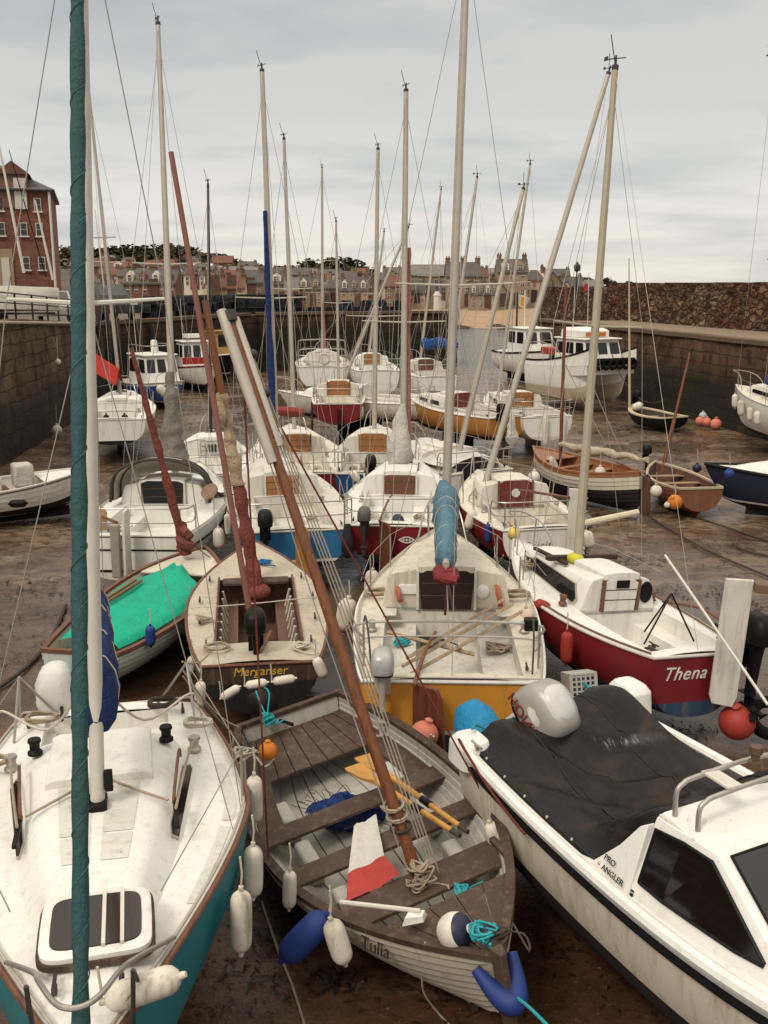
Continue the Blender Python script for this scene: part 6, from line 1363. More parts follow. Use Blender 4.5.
# white boats on legs at the back
def spots(x, y, z, d): return G(x, y, z)
b = yacht('white yacht on legs with a high stern arch, left of the far white pair', (322, 367), (325, 342), 1.95, 2.2, 2.5, .82, gel, None, L=7.0, head=93, zk=.85, wl=1.15, keel='legs', mast=(((322, 168), .4), dict(t=.6, r=.07, spreader=.5, spr_len=.8)), ck=(.04, .36, .7), bottom=antifoul_dark)
for z in (.55, .95): part_tube('stern_arch', smooth_path([b.sheer(.1, 1, .05, .0), b.sheer(.08, 1, .05, z), b.sheer(.04, 1, .25, z + .22), b.sheer(.04, -1, .25, z + .22), b.sheer(.08, -1, .05, z), b.sheer(.1, -1, .05, .0)], 5), .028, steel, b.root, 8)
part_tube('sail_roll', [b.mf + Vector((-.2, -.15, 0)), b.mf.lerp(b.mtop, .3)], .05, plain((.3, .12, .08), .8), b.root)
m = MB(); m.box((.2, -.35, 2.05), (.25, .5, .3)); put(m, 'liferaft', gel, b, bevel=.04); m = MB(); P = [(.08 + .01 * i * 0, -.1 + .22 * math.cos(i * .5), 2.32 + .22 * math.sin(i * .5)) for i in range(14)]; m.tube(P, .055, 8); put(m, 'lifebuoy', gel_old, b)
b = yacht('white yacht on a keel with varnished door, right of the stern arch yacht', (379, 371), (381, 346), 1.9, 2.15, 2.15, .82, gel, door_or, L=6.6, head=97, zk=.75, wl=1.05, keel='fin', doorw=.34, doorh=(0, 1.2), mast=(((384, 232), .4), dict(t=.6, r=.06, spreader=.5, spr_len=.6)), bottom=gel_cream, boot=gel_old)
b = yacht('white yacht with bright blue boom cover near the harbour mouth', (438, 377), (436, 352), 1.75, 2.0, 2.0, .8, gel, door_br, L=6.2, head=99, zk=.55, wl=.85, keel='fin', doorw=.32, doorh=(0, 1.2), mast=(((441, 190), .3), dict(t=.62, r=.06, spreader=.5, spr_len=.6)), bottom=gel_cream, boot=gel_old); b.boom(.75, 2.6, cover=cloth((.015, .06, .19), .75, 7, .6), cr=.17, swing=-28)
b = yacht('cream yacht lying broadside with a dark keel left of the orange hull', (432, 402), (380, 392), 1.45, 1.65, 2.0, .7, gel_cream, None, world=False, L=6.0, head=160, zk=.7, wl=.9, keel='fin', mast=(((408, 228), .3), dict(t=.58, r=.06, spreader=.5, spr_len=.6)), bottom=antifoul_dark, boot=teak)
b = yacht('orange hulled yacht with dark red door in the middle distance', (508, 417), (452, 400), 1.42, 1.66, 2.05, .72, orange_hull, door_red, L=5.8, head=122, zk=.55, wl=.8, keel='fin', doorw=.34, doorh=(0, 1.2), mast=(((477, 178), .4), dict(t=.58, r=.06, spreader=.5, spr_len=.6)), boot=antifoul_dark)
b.outboard(-.05, .4, 1.5, .95, black, black)
b = yacht('white yacht with varnished door between the orange hull and the catamaran', (548, 417), (520, 396), 1.38, 1.62, 2.1, .8, gel, door_or, L=5.6, head=104, zk=.5, wl=.75, keel='bilge', doorw=.36, doorh=(0, 1.2), mast=(((530, 165), .4), dict(foot=(2.6, .75, 1.8), r=.055, spreader=.5, spr_len=.6, shr=False)), bottom=gel_cream, boot=gel_old)
for k, (t_, off) in enumerate(((.04, .05), (.03, -.25))): m = MB(); m.loft([sring(-.05, off * 2, z, a, c, 2.5, 12) for z, a, c in ((.55, .10, .07), (1.0, .1, .09), (1.35, .09, .09), (1.5, .03, .04))]); put(m, 'stern_bag' if k == 0 else 'rudder_cover', gel_old, b)
m = MB(); P = [b.lc(V(512, 446 - 4.2 * i, 31)) for i in range(9)]; m.tube(P, [.10, .17, .19, .17, .15, .13, .10, .07, .03], 12, wob=.6); sb = m.build('sail_bag', sail_wh, None, smooth=60); sb.matrix_world = b.M; tag(sb, 'pale canvas sail hanging in folds at the foot of a leaning mast', 'sail')
# ---- left side
b = yacht('rounded white yacht below the red sail cover at the far left', (113, 420), (102, 388), 1.45, 1.7, 2.4, .8, gel, None, L=6.8, head=101, zk=.55, wl=.8, keel='fin', mast=(((89, 92), .3), dict(t=.6, r=.06, spreader=.45, spr_len=.6)), bottom=antifoul_dark, boot=black, ck=(.04, .3, .6), cab=(.32, .84, .85, .4, .36, .2))
m = MB(); a, e = V(92, 352, 35), V(119, 368, 34); m.grid([[p + Vector((0, y * .5, -.55 * abs(y) + .04 * nz(p.x * 3, y))) for y in (-1, -.5, 0, .5, 1)] for p in [a.lerp(e, i / 8) for i in range(9)]]); cv = m.build('boom_tent', cloth((.36, .03, .02), .8, 6, .5), None, smooth=50); tag(cv, 'red sail cover draped over a boom at the far left', 'sail cover')
b = yacht('small white yacht with a vented cabin front behind the tan sails', (209, 476), (213, 430), 1.12, 1.38, 2.1, .78, gel, plain((.50, .48, .43), .5), keel='bilge', doorw=.24, doorh=(.1, .9), mast=(((208, 186), .3), dict(t=.55, r=.045, mat=plain((.03, .025, .022), .5), spreader=.5, spr_len=.4)))
m = MB(); z = b.zsh(.42) + .16
for i in range(4): m.box((b.L * .42 - .05, .12 - .08 * i, z + .1), (.02, .035, .2))
put(m, 'door_vent', black, b); m = MB(); P = [(.3, .7 - .1 * i, 1.3 + .05 * math.sin(i)) for i in range(6)]; m.tube(P, .06, 8, wob=.4); put(m, 'folded_dodger', gel_old, b)
# white clinker launch at the left edge
b = Boat('open_launch', 'white clinker launch with an outboard at the left edge of the harbour', 'launch', (-11.0, 21.75, 0), (-7.1, 24.05, 0), .92, 1.18, 1.9, .75, .45, 2.0, .2, .42, .06, world=True)
b.hull([gel, gel, antifoul_dark], strakes=6, out=.014); b.interior(gel_old, gel_old, .05, gel_old, .4); b.rail(plain((.10, .07, .05), .6), .022, -.03); b.half_deck(gel, .72, .985, -.015); b.thwart(.35, teak); b.thwart(.55, teak); b.skeg(antifoul_dark)
a = b.lc(V(15, 500, 22.6)); o, _m = b.outboard(1.55, .1, 1.1, .95, black, black, rz=20); part_tube('post', [(2.1, 0, .5), (2.1, 0, 2.3)], .03, steel, b.root); m = MB(); m.box((2.9, .2, 1.1), (.45, .5, .55)); put(m, 'canvas_box', cloth((.52, .48, .42), .8), b, bevel=.06); m = MB(); m.box((2.15, .1, .9), (.4, .7, .5)); put(m, 'engine_box', gel_old, b, bevel=.03)
# blue hulled launch with cabin
b = Boat('cabin_launch', 'blue hulled motor launch with white wheelhouse under the left quay', 'motorboat', (-12.0, 48.0, 0), (-8.95, 43.7, 0), 1.12, 1.42, 2.2, .85, .45, 2.1, .25, .45, .05, 2.6, 1.5, .35, world=True)
b.hull([paint((.015, .06, .24), .35, .35), gel, antifoul_dark, gel], band=True); b.deck(gel, None); b.rail(gel, .035, 0); b.wheelhouse(1.5, 3.7, .80, 1.15, 1.25, gel, .3, 2, 3); b.skeg(antifoul_dark); b.pulpit(.8, .45)
part_tube('roof_rail', smooth_path([(1.6, .7, 2.5), (1.6, .7, 2.85), (3.3, .7, 2.85), (3.4, 0, 2.85), (3.3, -.7, 2.85), (1.6, -.7, 2.85), (1.6, -.7, 2.5)], 3), .02, steel, b.root); m = MB(); m.lathe([(.14, 0), (.15, .05), (.15, .5), (.1, .56)], (2.3, .2, 2.5), None, 12); put(m, 'radar', gel, b); part_tube('aerial', [(1.7, -.4, 2.4), (1.6, -.45, 4.6)], .015, alu_white, b.root)
b = Boat('cabin_launch', 'white motor launch with a red canvas dodger beside the blue launch', 'motorboat', (-11.3, 56.5, 0), (-8.9, 51.2, 0), 1.2, 1.5, 2.2, .85, .45, 2.1, .25, .5, .05, world=True)
b.hull([gel, red_hull, antifoul_dark]); b.deck(gel, None); b.rail(red_hull, .04, 0); b.wheelhouse(1.9, 3.6, .8, 1.25, 1.3, gel, .25, 2, 3); b.skeg(antifoul_dark); m = MB(); m.box((4.2, 0, 1.65), (.12, 1.9, .35)); put(m, 'dodger', cloth((.30, .02, .02), .8), b, bevel=.03); m = MB(); m.box((2.5, 0, 2.85), (.5, .9, .22)); put(m, 'roof_box', gel, b, bevel=.03); part_tube('aerial', [(2.1, -.4, 2.5), (2.1, -.45, 4.8)], .015, alu_white, b.root)
b = Boat('fishing_boat', 'small fishing boat with ochre wheelhouse furthest back on the left', 'fishing boat', (-11.2, 61.5, 0), (-8.6, 57.0, 0), 1.3, 1.7, 2.2, .8, .45, 2.1, .3, .6, .05, world=True)
b.hull([black, gel, antifoul_dark]); b.deck(gel_cream, None); b.rail(gel, .04, 0); b.wheelhouse(1.4, 3.0, .75, 1.35, 1.5, paint((.38, .22, .06), .5, .3), .1, 2, 2); b.skeg(antifoul_dark); part_tube('mast', [(1.2, 0, 1.4), (1.1, 0, 4.6)], .05, alu_dark, b.root); part_tube('derrick', [(1.2, 0, 2.0), (.1, .3, 3.6)], .03, alu_dark, b.root)
# ---- right side: catamaran
b = Boat('catamaran', 'white catamaran workboat with a row of black tyres under its wheelhouse', 'motorboat', (7.76, 47.95, 0), None, 2.05, 2.35, 3.1, .96, .4, 3.4, .6, .5, .02, world=True, head=-66, L=6.36); b.root.scale = (.80, .80, .92)
for sd in (1, -1):
    m = MB(); rows = []
    for i in range(21):
        t = i / 20; y0 = sd * 1.0; w = .55 * (1 - max(0, (t - .55) / .45) ** 2.6 * .92); zt = b.zsh(t); zb_ = .45 + .5 * max(0, (t - .7) / .3) ** 2; x = t * b.L
        rows.append([Vector((x - (.5 * q * t ** 6), y0 + sd * w * f, lerp(zt, zb_, q))) for f, q in ((1, 0), (1, .25), (.92, .6), (.5, .92), (0, 1), (-.5, .92), (-.85, .55), (-.9, .3), (-1.0, .0))])
    m.grid(rows, mf=lambda i, j: 0 if j in (0, 1, 6, 7) else 1); m.poly(rows[0]); m.poly(rows[-1]); put(m, 'hull', [gel, paint((.48, .40, .28), .5, .4)], b)
m = MB(); m.loft([[Vector((x, y, b.zsh(x / b.L) + z)) for y, z in ((1.52, -.45), (1.55, .02), (-1.55, .02), (-1.52, -.45))] for x in (.05, 2, 4, 5.4, b.L - .15)]); put(m, 'bridge_deck', gel, b, smooth=20)
for sd in (1, -1):
    m = MB(); m.grid([[Vector((x, sd * (1.56 - .05 * z), b.zsh(x / b.L) + z * (.25 + .5 * (x / b.L) ** 2))) for z in (0, 1)] for x in [i * b.L / 12 for i in range(13)]]); put(m, 'bulwark', gel, b); part_tube('bulwark_cap', [(x, sd * 1.53, b.zsh(x / b.L) + .25 + .5 * (x / b.L) ** 2) for x in [i * b.L / 12 for i in range(13)]], .045, rubber, b.root)
m = MB(); m.grid([[Vector((b.L - .1, y, b.zsh(1) - .05 + z)) for y in (-1.5, 0, 1.5)] for z in (0, .35)]); put(m, 'bow_plate', black, b)
for i in range(7):
    m = MB(); P = [(b.L + .04, -1.3 + .43 * i + .2 * math.cos(k * .524), b.zsh(1) + .02 + .2 * math.sin(k * .524)) for k in range(13)]; m.tube(P, .085, 8); put(m, 'tyre', rubber, b)
b.wheelhouse(2.6, 5.6, 1.25, 2.3, 1.15, gel, .35, 3, 3, over=.12); m = MB(); m.loft([[Vector((x, y, z)) for x, y in ((2.7, .9), (4.7, .9), (4.7, -.9), (2.7, -.9))] for z in (3.53, 3.85)] + [[Vector((x, y, 3.98)) for x, y in ((2.8, .75), (4.3, .75), (4.3, -.75), (2.8, -.75))]]); put(m, 'flybridge', gel, b, bevel=.03); m = MB(); m.box((4.66, 0, 3.68), (.16, 1.3, .2)); put(m, 'flybridge_trim', paint((.45, .13, .04), .4, .2), b)
m = MB(); m.box((1.2, 0, 2.75), (1.5, 1.6, .35)); put(m, 'red_seats', paint((.33, .04, .03), .5, .4), b, bevel=.05)
part_tube('aerial', [(3.2, .5, 3.9), (3.1, .5, 6.6)], .018, alu_white, b.root); part_tube('aerial', [(3.4, -.6, 3.9), (3.4, -.6, 5.9)], .018, alu_white, b.root)
m = MB(); m.grid([[Vector((3.1 + x, .5, 5.7 + z + .03 * math.sin(x * 9))) for x in (0, -.2, -.4)] for z in (0, .35)]); put(m, 'ensign', cloth((.35, .03, .03), .8), b)
for sd in (1, -1): part_tube('rail', smooth_path([(.2, sd * 1.45, 2.3), (.2, sd * 1.45, 3.1), (2.2, sd * 1.45, 3.15), (2.3, sd * 1.4, 2.4)], 3), .025, steel, b.root)
b = Boat('cabin_launch', 'white dive boat with flat roofed cabin behind the catamaran', 'motorboat', (7.4, 60.5, 0), (9.0, 54.8, 0), 1.7, 2.0, 2.3, .88, .45, 2.2, .4, .7, .05, world=True)
b.hull([gel, gel, antifoul_dark]); b.deck(gel, None); b.rail(rubber, .05, 0); b.wheelhouse(2.0, 4.6, .9, 1.75, 1.35, gel, .35, 2, 2); b.skeg(antifoul_dark); b.pulpit(.8, .6); b.pushpit(.2, .7); part_tube('mast', [(2.4, 0, 3.1), (2.3, 0, 5.2)], .04, alu_white, b.root); m = MB(); m.grid([[Vector((2.3 + x, 0.02 * x, 4.3 + z)) for x in (0, -.3, -.55)] for z in (0, .55)]); put(m, 'flag', cloth((.62, .30, .03), .8), b)
# varnished double ender
cl2 = paint((.55, .49, .39), .4, .4); vb = wood((.26, .10, .035), .35, 0, .4)
b = Boat('wooden_yawl', 'cream clinker double ender with varnished top plank and long boom, right of centre', 'sailboat', (641, 472), (533, 446), 1.08, 1.22, 1.75, .08, .47, 2.0, .1, .55, .16, 2.2, 1.5, .35)
b.Bt = .05; b.hull([cl2, cl2, antifoul_dark, vb], strakes=8, band=True, out=.018); b.interior(vb, vb, .05, vb, .45); b.skeg(antifoul_dark, .07)
for t in (.25, .45, .62): b.thwart(t, vb, .2, -.12)
b.half_deck(vb, .72, .985, -.015); b.half_deck(vb, .01, .14, -.015, name='stern_deck'); b.rudder(paint((.08, .035, .02), .5, .4), .30, .95, -.1, 0, .05, vb, .8)
b.mast((566, 285), .2, foot=(b.L * .72, 0, .7), r=.05, mat=mahog, spreader=0, rig=False, head=False); m = MB(); P = [Vector((lerp(b.L * .70, -.3, i / 20), .12 + .02 * math.sin(i), 1.42 + .03 * math.sin(i * 1.3))) for i in range(21)]; m.tube(P, [.06 + .05 * math.sin(math.pi * min(1, i / 17)) + .012 * math.sin(i * 2.3) for i in range(21)], 12, wob=.25); put(m, 'furled_sail', cloth((.46, .38, .27), .8, 7, .7), b, smooth=60)
# brown rowing boat
b = Boat('rowing_boat', 'varnished brown rowing boat with pale gunwales, right side on the mud', 'rowing boat', (702, 488), (655, 461), .78, .92, 1.42, .74, .45, 2.1, .08, .12, .08, 2.3, 1.5, .2)
br = paint((.17, .065, .035), .4, .4); b.hull([br, br, antifoul_dark], strakes=6, out=.014); b.interior(paint((.10, .045, .028), .5, .4), paint((.42, .34, .24), .5, .4), .04, paint((.09, .045, .03), .6), .3)
for t in (.28, .52, .75): b.thwart(t, wood((.28, .17, .09), .5, 1), .2, -.14)
b.skeg(br); b.outboard(b.L + .1, .25, 1.05, .8, black, black)
b.mast((690, 353), .6, foot=(b.L * .92, -.1, .6), r=.045, mat=mahog, spreader=0, rig=False, head=False); part_tube('mast_foot_sleeve', [b.mf, b.mf.lerp(b.mtop, .45)], .052, varnish_z, b.root)
# navy yacht at the right edge
b = Boat('sailing_yacht', 'navy blue yacht with white coachroof and yellow spars at the right edge', 'sailboat', (14.6, 21.6, 0), (7.85, 24.1, 0), 1.05, 1.22, 2.3, .7, .45, 2.0, .15, .42, .05, world=True)
b.hull([navy, gel, antifoul_dark]); b.deck(gel, (.06, .35, .5)); b.rail(black, .04, .02); b.cabin(gel, .40, .90, .85, .30, .50, .22, slope=.35, windows=((.2, .5),), wmat=plain((.24, .13, .05), .5), tumble=.8); b.skeg(antifoul_dark)
b.mast((769, 258), .5, foot=(b.L * .52, 0, 1.7), r=.06, mat=plain((.03, .028, .026), .5), spreader=0, rig=False, head=False)
part_tube('spar', [(b.L * .60, -.2, 1.65), (b.L * .50, -.2, 3.2)], .07, varnish_z, b.root, 10); m = MB(); m.box((b.L * .62, 0, 1.75), (.9, .5, .3)); put(m, 'yellow_crutch', paint((.45, .24, .05), .5, .3), b, bevel=.03)
# black dinghy with cream rim
b = Boat('tender', 'black dinghy with a thick cream rim close to the right wall', 'dinghy', (11.05, 37.7, 0), (9.9, 40.1, 0), .62, .78, 1.6, .75, .45, 2.4, .08, -5, .06, 2.4, 1.6, .2, world=True)
b.hull([black, black, black]); b.interior(plain((.06, .04, .03), .6), paint((.50, .40, .26), .5, .3), .16, plain((.05, .035, .03), .7), .25); b.thwart(.35, plain((.3, .24, .17), .6)); b.thwart(.62, plain((.3, .24, .17), .6)); b.outboard(b.L - .2, 0, 1.05, .9, black, black)
b.mast((629, 258), 1.5, foot=(b.L * .9, .25, .6), r=.055, mat=plain((.40, .31, .22), .6), spreader=0, rig=False, head=False, topr=.35)
# white cruiser at the right edge
b = yacht('white cruiser with a row of pale fenders against the right wall', (14.05, 28.6, 0), (12.5, 35.6, 0), 1.75, 2.05, 2.5, .8, gel, None, world=True, zk=.5, wl=.75, keel='fin', cab=(.3, .82, .9, .45, .5, .3), wins=((.1, .35), (.5, .85)), bottom=antifoul_dark, boot=navy)
b.mast((772, 60), .3, t=.5, r=.06, spreader=.5); m = MB(); m.box((b.L * .6, .3, b.ztop(b.L * .6) + .2), (.5, .6, .35)); put(m, 'blue_cover', cloth((.03, .05, .22), .7), b, bevel=.06)
# ---------------------------------------------------------------- fenders, buoys, gear
FD = [
 ('white fender half hidden at the widest part of the teal yacht', (254, 772), (255, 826), 16, 7.55, fender_m),
 ('upper of two big white fenders hanging by the teal yacht bow', (253, 842), (253, 900), 20, 6.72, fender_m),
 ('lower of two big white fenders hanging by the teal yacht bow', (241, 886), (241, 956), 22, 6.05, fender_m),
 ('large white fender lying on the foredeck of the teal yacht', (100, 1003), (186, 974), 30, 4.62, fender_m),
 ('small white fender hanging alone on the clinker dinghy left side', (290, 868), (289, 911), 14, 7.12, fender_m),
 ('white fender with teal tip hanging beside the big blue fender', (330, 917), (346, 966), 22, 6.5, fender_m),
 ('big blue fender hanging slanted under the clinker dinghy', (330, 912), (280, 962), 29, 6.62, fender_blue),
 ('dirty white fender between the clinker dinghy bow and the motor boat', (489, 820), (504, 860), 18, 7.75, fender_m),
 ('leftmost of three white fenders along the brown lettered transom', (220, 699), (241, 686), 9, 10.95, fender_m),
 ('middle of three white fenders along the brown lettered transom', (244, 686), (269, 682), 9, 10.95, fender_m),
 ('rightmost of three white fenders along the brown lettered transom', (271, 682), (297, 678), 9, 10.95, fender_m),
 ('white fender at the left stern corner of the half decked dinghy', (201, 679), (199, 711), 11, 10.9, fender_m),
 ('small white fender on the left side of the half decked dinghy', (192, 655), (191, 674), 9, 12.3, fender_m),
 ('white fender tucked at the right stern corner of the half decked dinghy', (315, 656), (325, 679), 11, 11.4, fender_m),
 ('big white fender between the half decked dinghy and the cream yacht', (349, 596), (344, 634), 20, 13.2, fender_m),
 ('white fender further forward on the left side of the cream yacht', (373, 568), (370, 596), 14, 14.6, fender_m),
 ('pinkish fender between the cream yacht and the lettered maroon yacht', (526, 606), (529, 641), 14, 12.5, paint((.62, .46, .40), .5, .4)),
 ('white fender below the pinkish one right of the cream yacht', (527, 634), (530, 673), 12, 11.9, fender_m),
 ('dark red fender at the bow of the lettered maroon yacht', (494, 560), (495, 584), 11, 15.0, fender_red),
 ('round red fender lower on the bow of the lettered maroon yacht', (508, 582), (509, 603), 12, 14.2, fender_red),
 ('red fender lying on the side deck by the dark cabin window', (534, 602), (551, 609), 11, 12.85, fender_red),
 ('red fender hanging on the side of the lettered maroon yacht', (567, 629), (566, 666), 12, 11.85, fender_red),
 ('left white fender at the bow of the maroon yacht with the red door', (454, 494), (456, 519), 9, 19.6, fender_m),
 ('slanted white fender beside the maroon yacht with the red door', (474, 508), (467, 531), 10, 18.8, fender_m),
 ('slim blue fender beside the maroon yacht with the red door', (488, 522), (488, 544), 7, 18.0, fender_blue),
 ('white fender on the right side of the spray hood yacht', (218, 526), (219, 550), 11, 17.3, fender_m),
 ('narrow white fender on the right side of the spray hood yacht', (227, 512), (229, 537), 7, 18.3, fender_m),
 ('bright blue fender on the side of the green covered dinghy', (150, 624), (151, 648), 10, 12.9, fender_blue),
 ('dark navy fender near the bow of the green covered dinghy', (190, 600), (190, 618), 8, 14.9, navy),
 ('left black fender on the rounded white yacht at the far left', (106, 413), (107, 432), 6, 31.2, black),
 ('right black fender on the rounded white yacht at the far left', (124, 413), (127, 430), 7, 31.2, black),
 ('white fender slung across the blue launch bow', (157, 385), (168, 397), 9, 43.6, fender_m),
 ('short white fender by the stem of the blue launch', (170, 386), (177, 391), 6, 43.0, fender_m),
 ('left pale fender on the double ender with the long boom', (548, 456), (556, 472), 10, 26.0, fender_m),
 ('white fender hanging by the rudder of the maroon yacht with the red door', (586, 530), (590, 549), 12, 17.2, fender_m),
 ('dark fender hanging on the left side of the brown rowing boat', (648, 474), (645, 489), 7, 24.6, black),
 ('leftmost pale fender on the white cruiser at the right wall', (735, 393), (735, 409), 6, 34.6, fender_m),
 ('second pale fender from the bow of the white cruiser at the right wall', (741, 399), (741, 417), 7, 33.6, fender_m),
 ('third pale fender from the bow of the white cruiser at the right wall', (750, 406), (750, 422), 6, 32.4, fender_m),
 ('fourth pale fender from the bow of the white cruiser at the right wall', (757, 410), (757, 426), 7, 31.4, fender_m),
 ('pale fender lying on the rim of the black dinghy', (632, 409), (643, 404), 8, 39.4, fender_m),
 ('dark fender on the side of the white clinker launch', (8, 504), (28, 503), 8, 21.6, black),
 ('white fender against the red transom beside the fish emblem boat', (352, 470), (358, 482), 8, 21.5, fender_m),
 ('left white fender on the small red yacht on legs', (321, 405), (322, 420), 5, 33.6, fender_m),
 ('right white fender on the small red yacht on legs', (361, 405), (361, 419), 5, 33.6, fender_m),
 ('pale fender hanging between the arch yacht and its neighbour', (352, 366), (350, 379), 8, 45.5, fender_m),
 ('teal fender hanging by the white yacht near the harbour mouth', (404, 352), (404, 378), 9, 44.5, paint((.12, .27, .28), .5, .4)),
]
for l, a, c, w_, Y, mt in FD: fender(l, a, c, w_, Y, mt)
BY = [
 ('white round buoy with navy collar resting on the clinker dinghy foredeck', 455, 931, 37, 6.25, paint((.68, .62, .54), .45, .3), navy, (.55, -.35, .35)),
 ('small orange buoy at the stern corner of the clinker dinghy', 268, 751, 19, 9.55, orange_m, None, (0, 0, 1)),
 ('salmon pink buoy squeezed beside the orange rudder of the cream yacht', 424, 735, 29, 9.95, pink_m, None, (.3, 0, 1)),
 ('pale yellow buoy by the stem of the lettered maroon yacht', 514, 534, 13, 16.6, yellow_m, None, (0, 0, 1)),
 ('white round buoy on the side of the varnished double ender', 600, 472, 11, 24.3, fender_m, None, (0, 0, 1)),
 ('white round buoy by the bow of the varnished double ender', 534, 477, 12, 22.8, fender_m, None, (0, 0, 1)),
 ('white pear shaped buoy hanging before the brown rowing boat', 656, 491, 12, 23.6, fender_m, None, (0, .1, 1)),
 ('orange buoy lying on the mud below the brown rowing boat', 675, 502, 15, 23.3, orange_m, None, (-.4, -.4, .6)),
 ('tiny white float beside the orange buoy on the mud', 667, 505, 6, 23.2, fender_m, None, (0, 0, 1)),
 ('blue round buoy on the side of the navy yacht', 729, 474, 10, 22.45, fender_blue, None, (0, 0, 1)),
 ('small dark blue buoy at the bow of the navy yacht', 697, 468, 9, 23.8, navy, None, (0, 0, 1)),
 ('left red orange buoy in the puddle by the right wall', 700, 421, 9, 39.4, pink_m, None, (0, 0, 1)),
 ('middle red orange buoy in the puddle by the right wall', 707, 422, 9, 39.1, pink_m, None, (0, 0, 1)),
 ('rightmost and largest red orange buoy in the puddle by the right wall', 716, 424, 11, 38.6, pink_m, None, (0, 0, 1)),
 ('pale blue float above the red buoys by the right wall', 703, 416, 8, 40.2, paint((.45, .50, .50), .5, .3), None, (0, 0, 1)),
 ('white float hanging against the left quay wall', 57, 430, 10, 36.2, fender_m, None, (0, 0, 1)),
 ('tiny white float high on the left quay wall', 58, 362, 6, 36.6, fender_m, None, (0, 0, 1)),
 ('red round buoy on the mud at the right edge beside the black outboard', 737, 722, 36, 11.2, paint((.34, .03, .02), .4, .3), None, (-.2, -.2, .8)),
]
for l, x, y, w_, Y, mt, cp, ax in BY:
    o = buoy(l, x, y, w_, Y, mt, cap=cp, axis=ax)
    if any(k in l for k in ('double ender', 'rowing boat', 'navy yacht', 'quay wall', 'stem of')):
        c = V(x, y, Y); h = .9 if 'wall' in l else .45; part_tube('lanyard', [c, c + Vector((.01, 0, h * .5)), c + Vector((0, .06, h))], .012, rope_m, o, 5)
# banana fender round the dinghy's stem
b = B2; P = [b.M @ Vector((b.L + .09 - .22 * abs(s_) ** 1.6, s_ * .145, .97 - .19 * (1 - abs(s_) ** 2))) for s_ in [-1 + .125 * i for i in range(17)]]
m = MB(); m.tube(P, [.030 + .058 * math.sin(math.pi * (i + .6) / 17.2) for i in range(17)], 14); tag(m.build('bow_fender', fender_blue, None, smooth=60), 'blue crescent fender wrapped round the clinker dinghy stem', 'fender')
# oars
def oar(label, a, c, roll=0.0):
    a, c = Vector(a), Vector(c); d = c - a; L = d.length; x = d.normalized(); y = Vector((0, 0, 1)).cross(x).normalized(); z = x.cross(y); root = empty('oar', a); tag(root, label, 'oar', None)
    E = lambda u, v, w_: x * u + y * v + z * w_
    m = MB(); m.tube([E(L * t, 0, 0) for t in (.24, .5, .93)], [.026, .028, .024], 10); oy = wood((.50, .24, .045), .35, 0, .3); m.build('shaft', oy, root)
    m = MB(); m.loft([[E(L * t, s_ * w_, k * h) for s_, k in ((-1, -1), (1, -1), (1, 1), (-1, 1))] for t, w_, h in ((0, .085, .006), (.02, .10, .008), (.16, .085, .010), (.24, .03, .022), (.27, .022, .022))]); m.build('blade', oy, root, smooth=30)
    part_tube('grip', [E(L * t, 0, 0) for t in (.93, .955, 1)], [.026, .022, .022], plain((.06, .04, .03), .7), root, 10); part_tube('collar', [E(L * t, 0, 0) for t in (.60, .68)], .034, black, root, 10)
oz = lambda px, py, z: G(px, py, z)
oar('yellow oar nearer the stern lying across the dinghy thwarts', oz(362, 756, .98), oz(468, 832, .98)); oar('yellow oar nearer the bow lying across the dinghy thwarts', oz(352, 766, .99), oz(460, 836, .99))
# blue tarpaulin bundle
c = G(347, 812, .42); m = MB(); rows = []
for i in range(15):
    ph = math.pi * i / 14; rows.append([c + Vector((.36 * math.sin(ph) * math.cos(a_ * .2618) * (1 + .35 * nz(a_ * .5, i * .45, 1)), .21 * math.sin(ph) * math.sin(a_ * .2618) * (1 + .4 * nz(a_ * .6, i * .5, 5)), -.16 * math.cos(ph) * (1 + .5 * nz(a_ * .4, i * .6, 9)))) for a_ in range(24)])
m.loft(rows); tag(m.build('tarpaulin_bundle', cloth((.012, .035, .16), .35, 8, 1.0), None, smooth=50), 'crumpled blue tarpaulin bundled between the dinghy thwarts', 'tarpaulin')
m = MB(); rg = random.Random(8)
for k in range(26):
    p = c + Vector((rg.uniform(-.42, .3), rg.uniform(-.3, .2), rg.uniform(-.05, .16))); m.tube(smooth_path([p, p + Vector((rg.uniform(-.15, .15), rg.uniform(-.15, .15), .03)), p + Vector((rg.uniform(-.25, .25), rg.uniform(-.2, .2), 0))], 4), .004, 4)
tag(m.build('fishing_net', rope_dark, None), 'tangled dark netting over the blue tarpaulin bundle', 'net')
# red and white folded cloth
m = MB(); p4 = [G(330, 850, .50), G(368, 815, .66), G(395, 845, .66), G(402, 872, .66), G(346, 902, .52)]
def quad(p00, p10, p11, p01, mi, n=8):
    m.grid([[(p00.lerp(p10, i / n)).lerp(p01.lerp(p11, i / n), j / n) + Vector((0, 0, .014 * nz(i * .7, j * .7, mi * 5) + .012 * math.sin(i * 1.1))) for i in range(n + 1)] for j in range(n + 1)], mi)
quad(G(354, 826, .70), G(376, 815, .70), G(384, 856, .70), G(348, 874, .66), 0); quad(G(348, 874, .66), G(384, 856, .70), G(401, 876, .70), G(346, 903, .60), 1)
tag(m.build('folded_sail', [cloth((.58, .55, .50), .8, 6, .4), cloth((.42, .055, .045), .8, 6, .4)], None, smooth=60), 'folded white and red sailcloth lying between the dinghy thwarts', 'sailcloth')
o = part_tube('pole', [G(340, 902, .98), G(420, 911, .98)], .018, alu_white, None, 8); tag(o, 'short white pole lying across the clinker dinghy bow', 'pole')
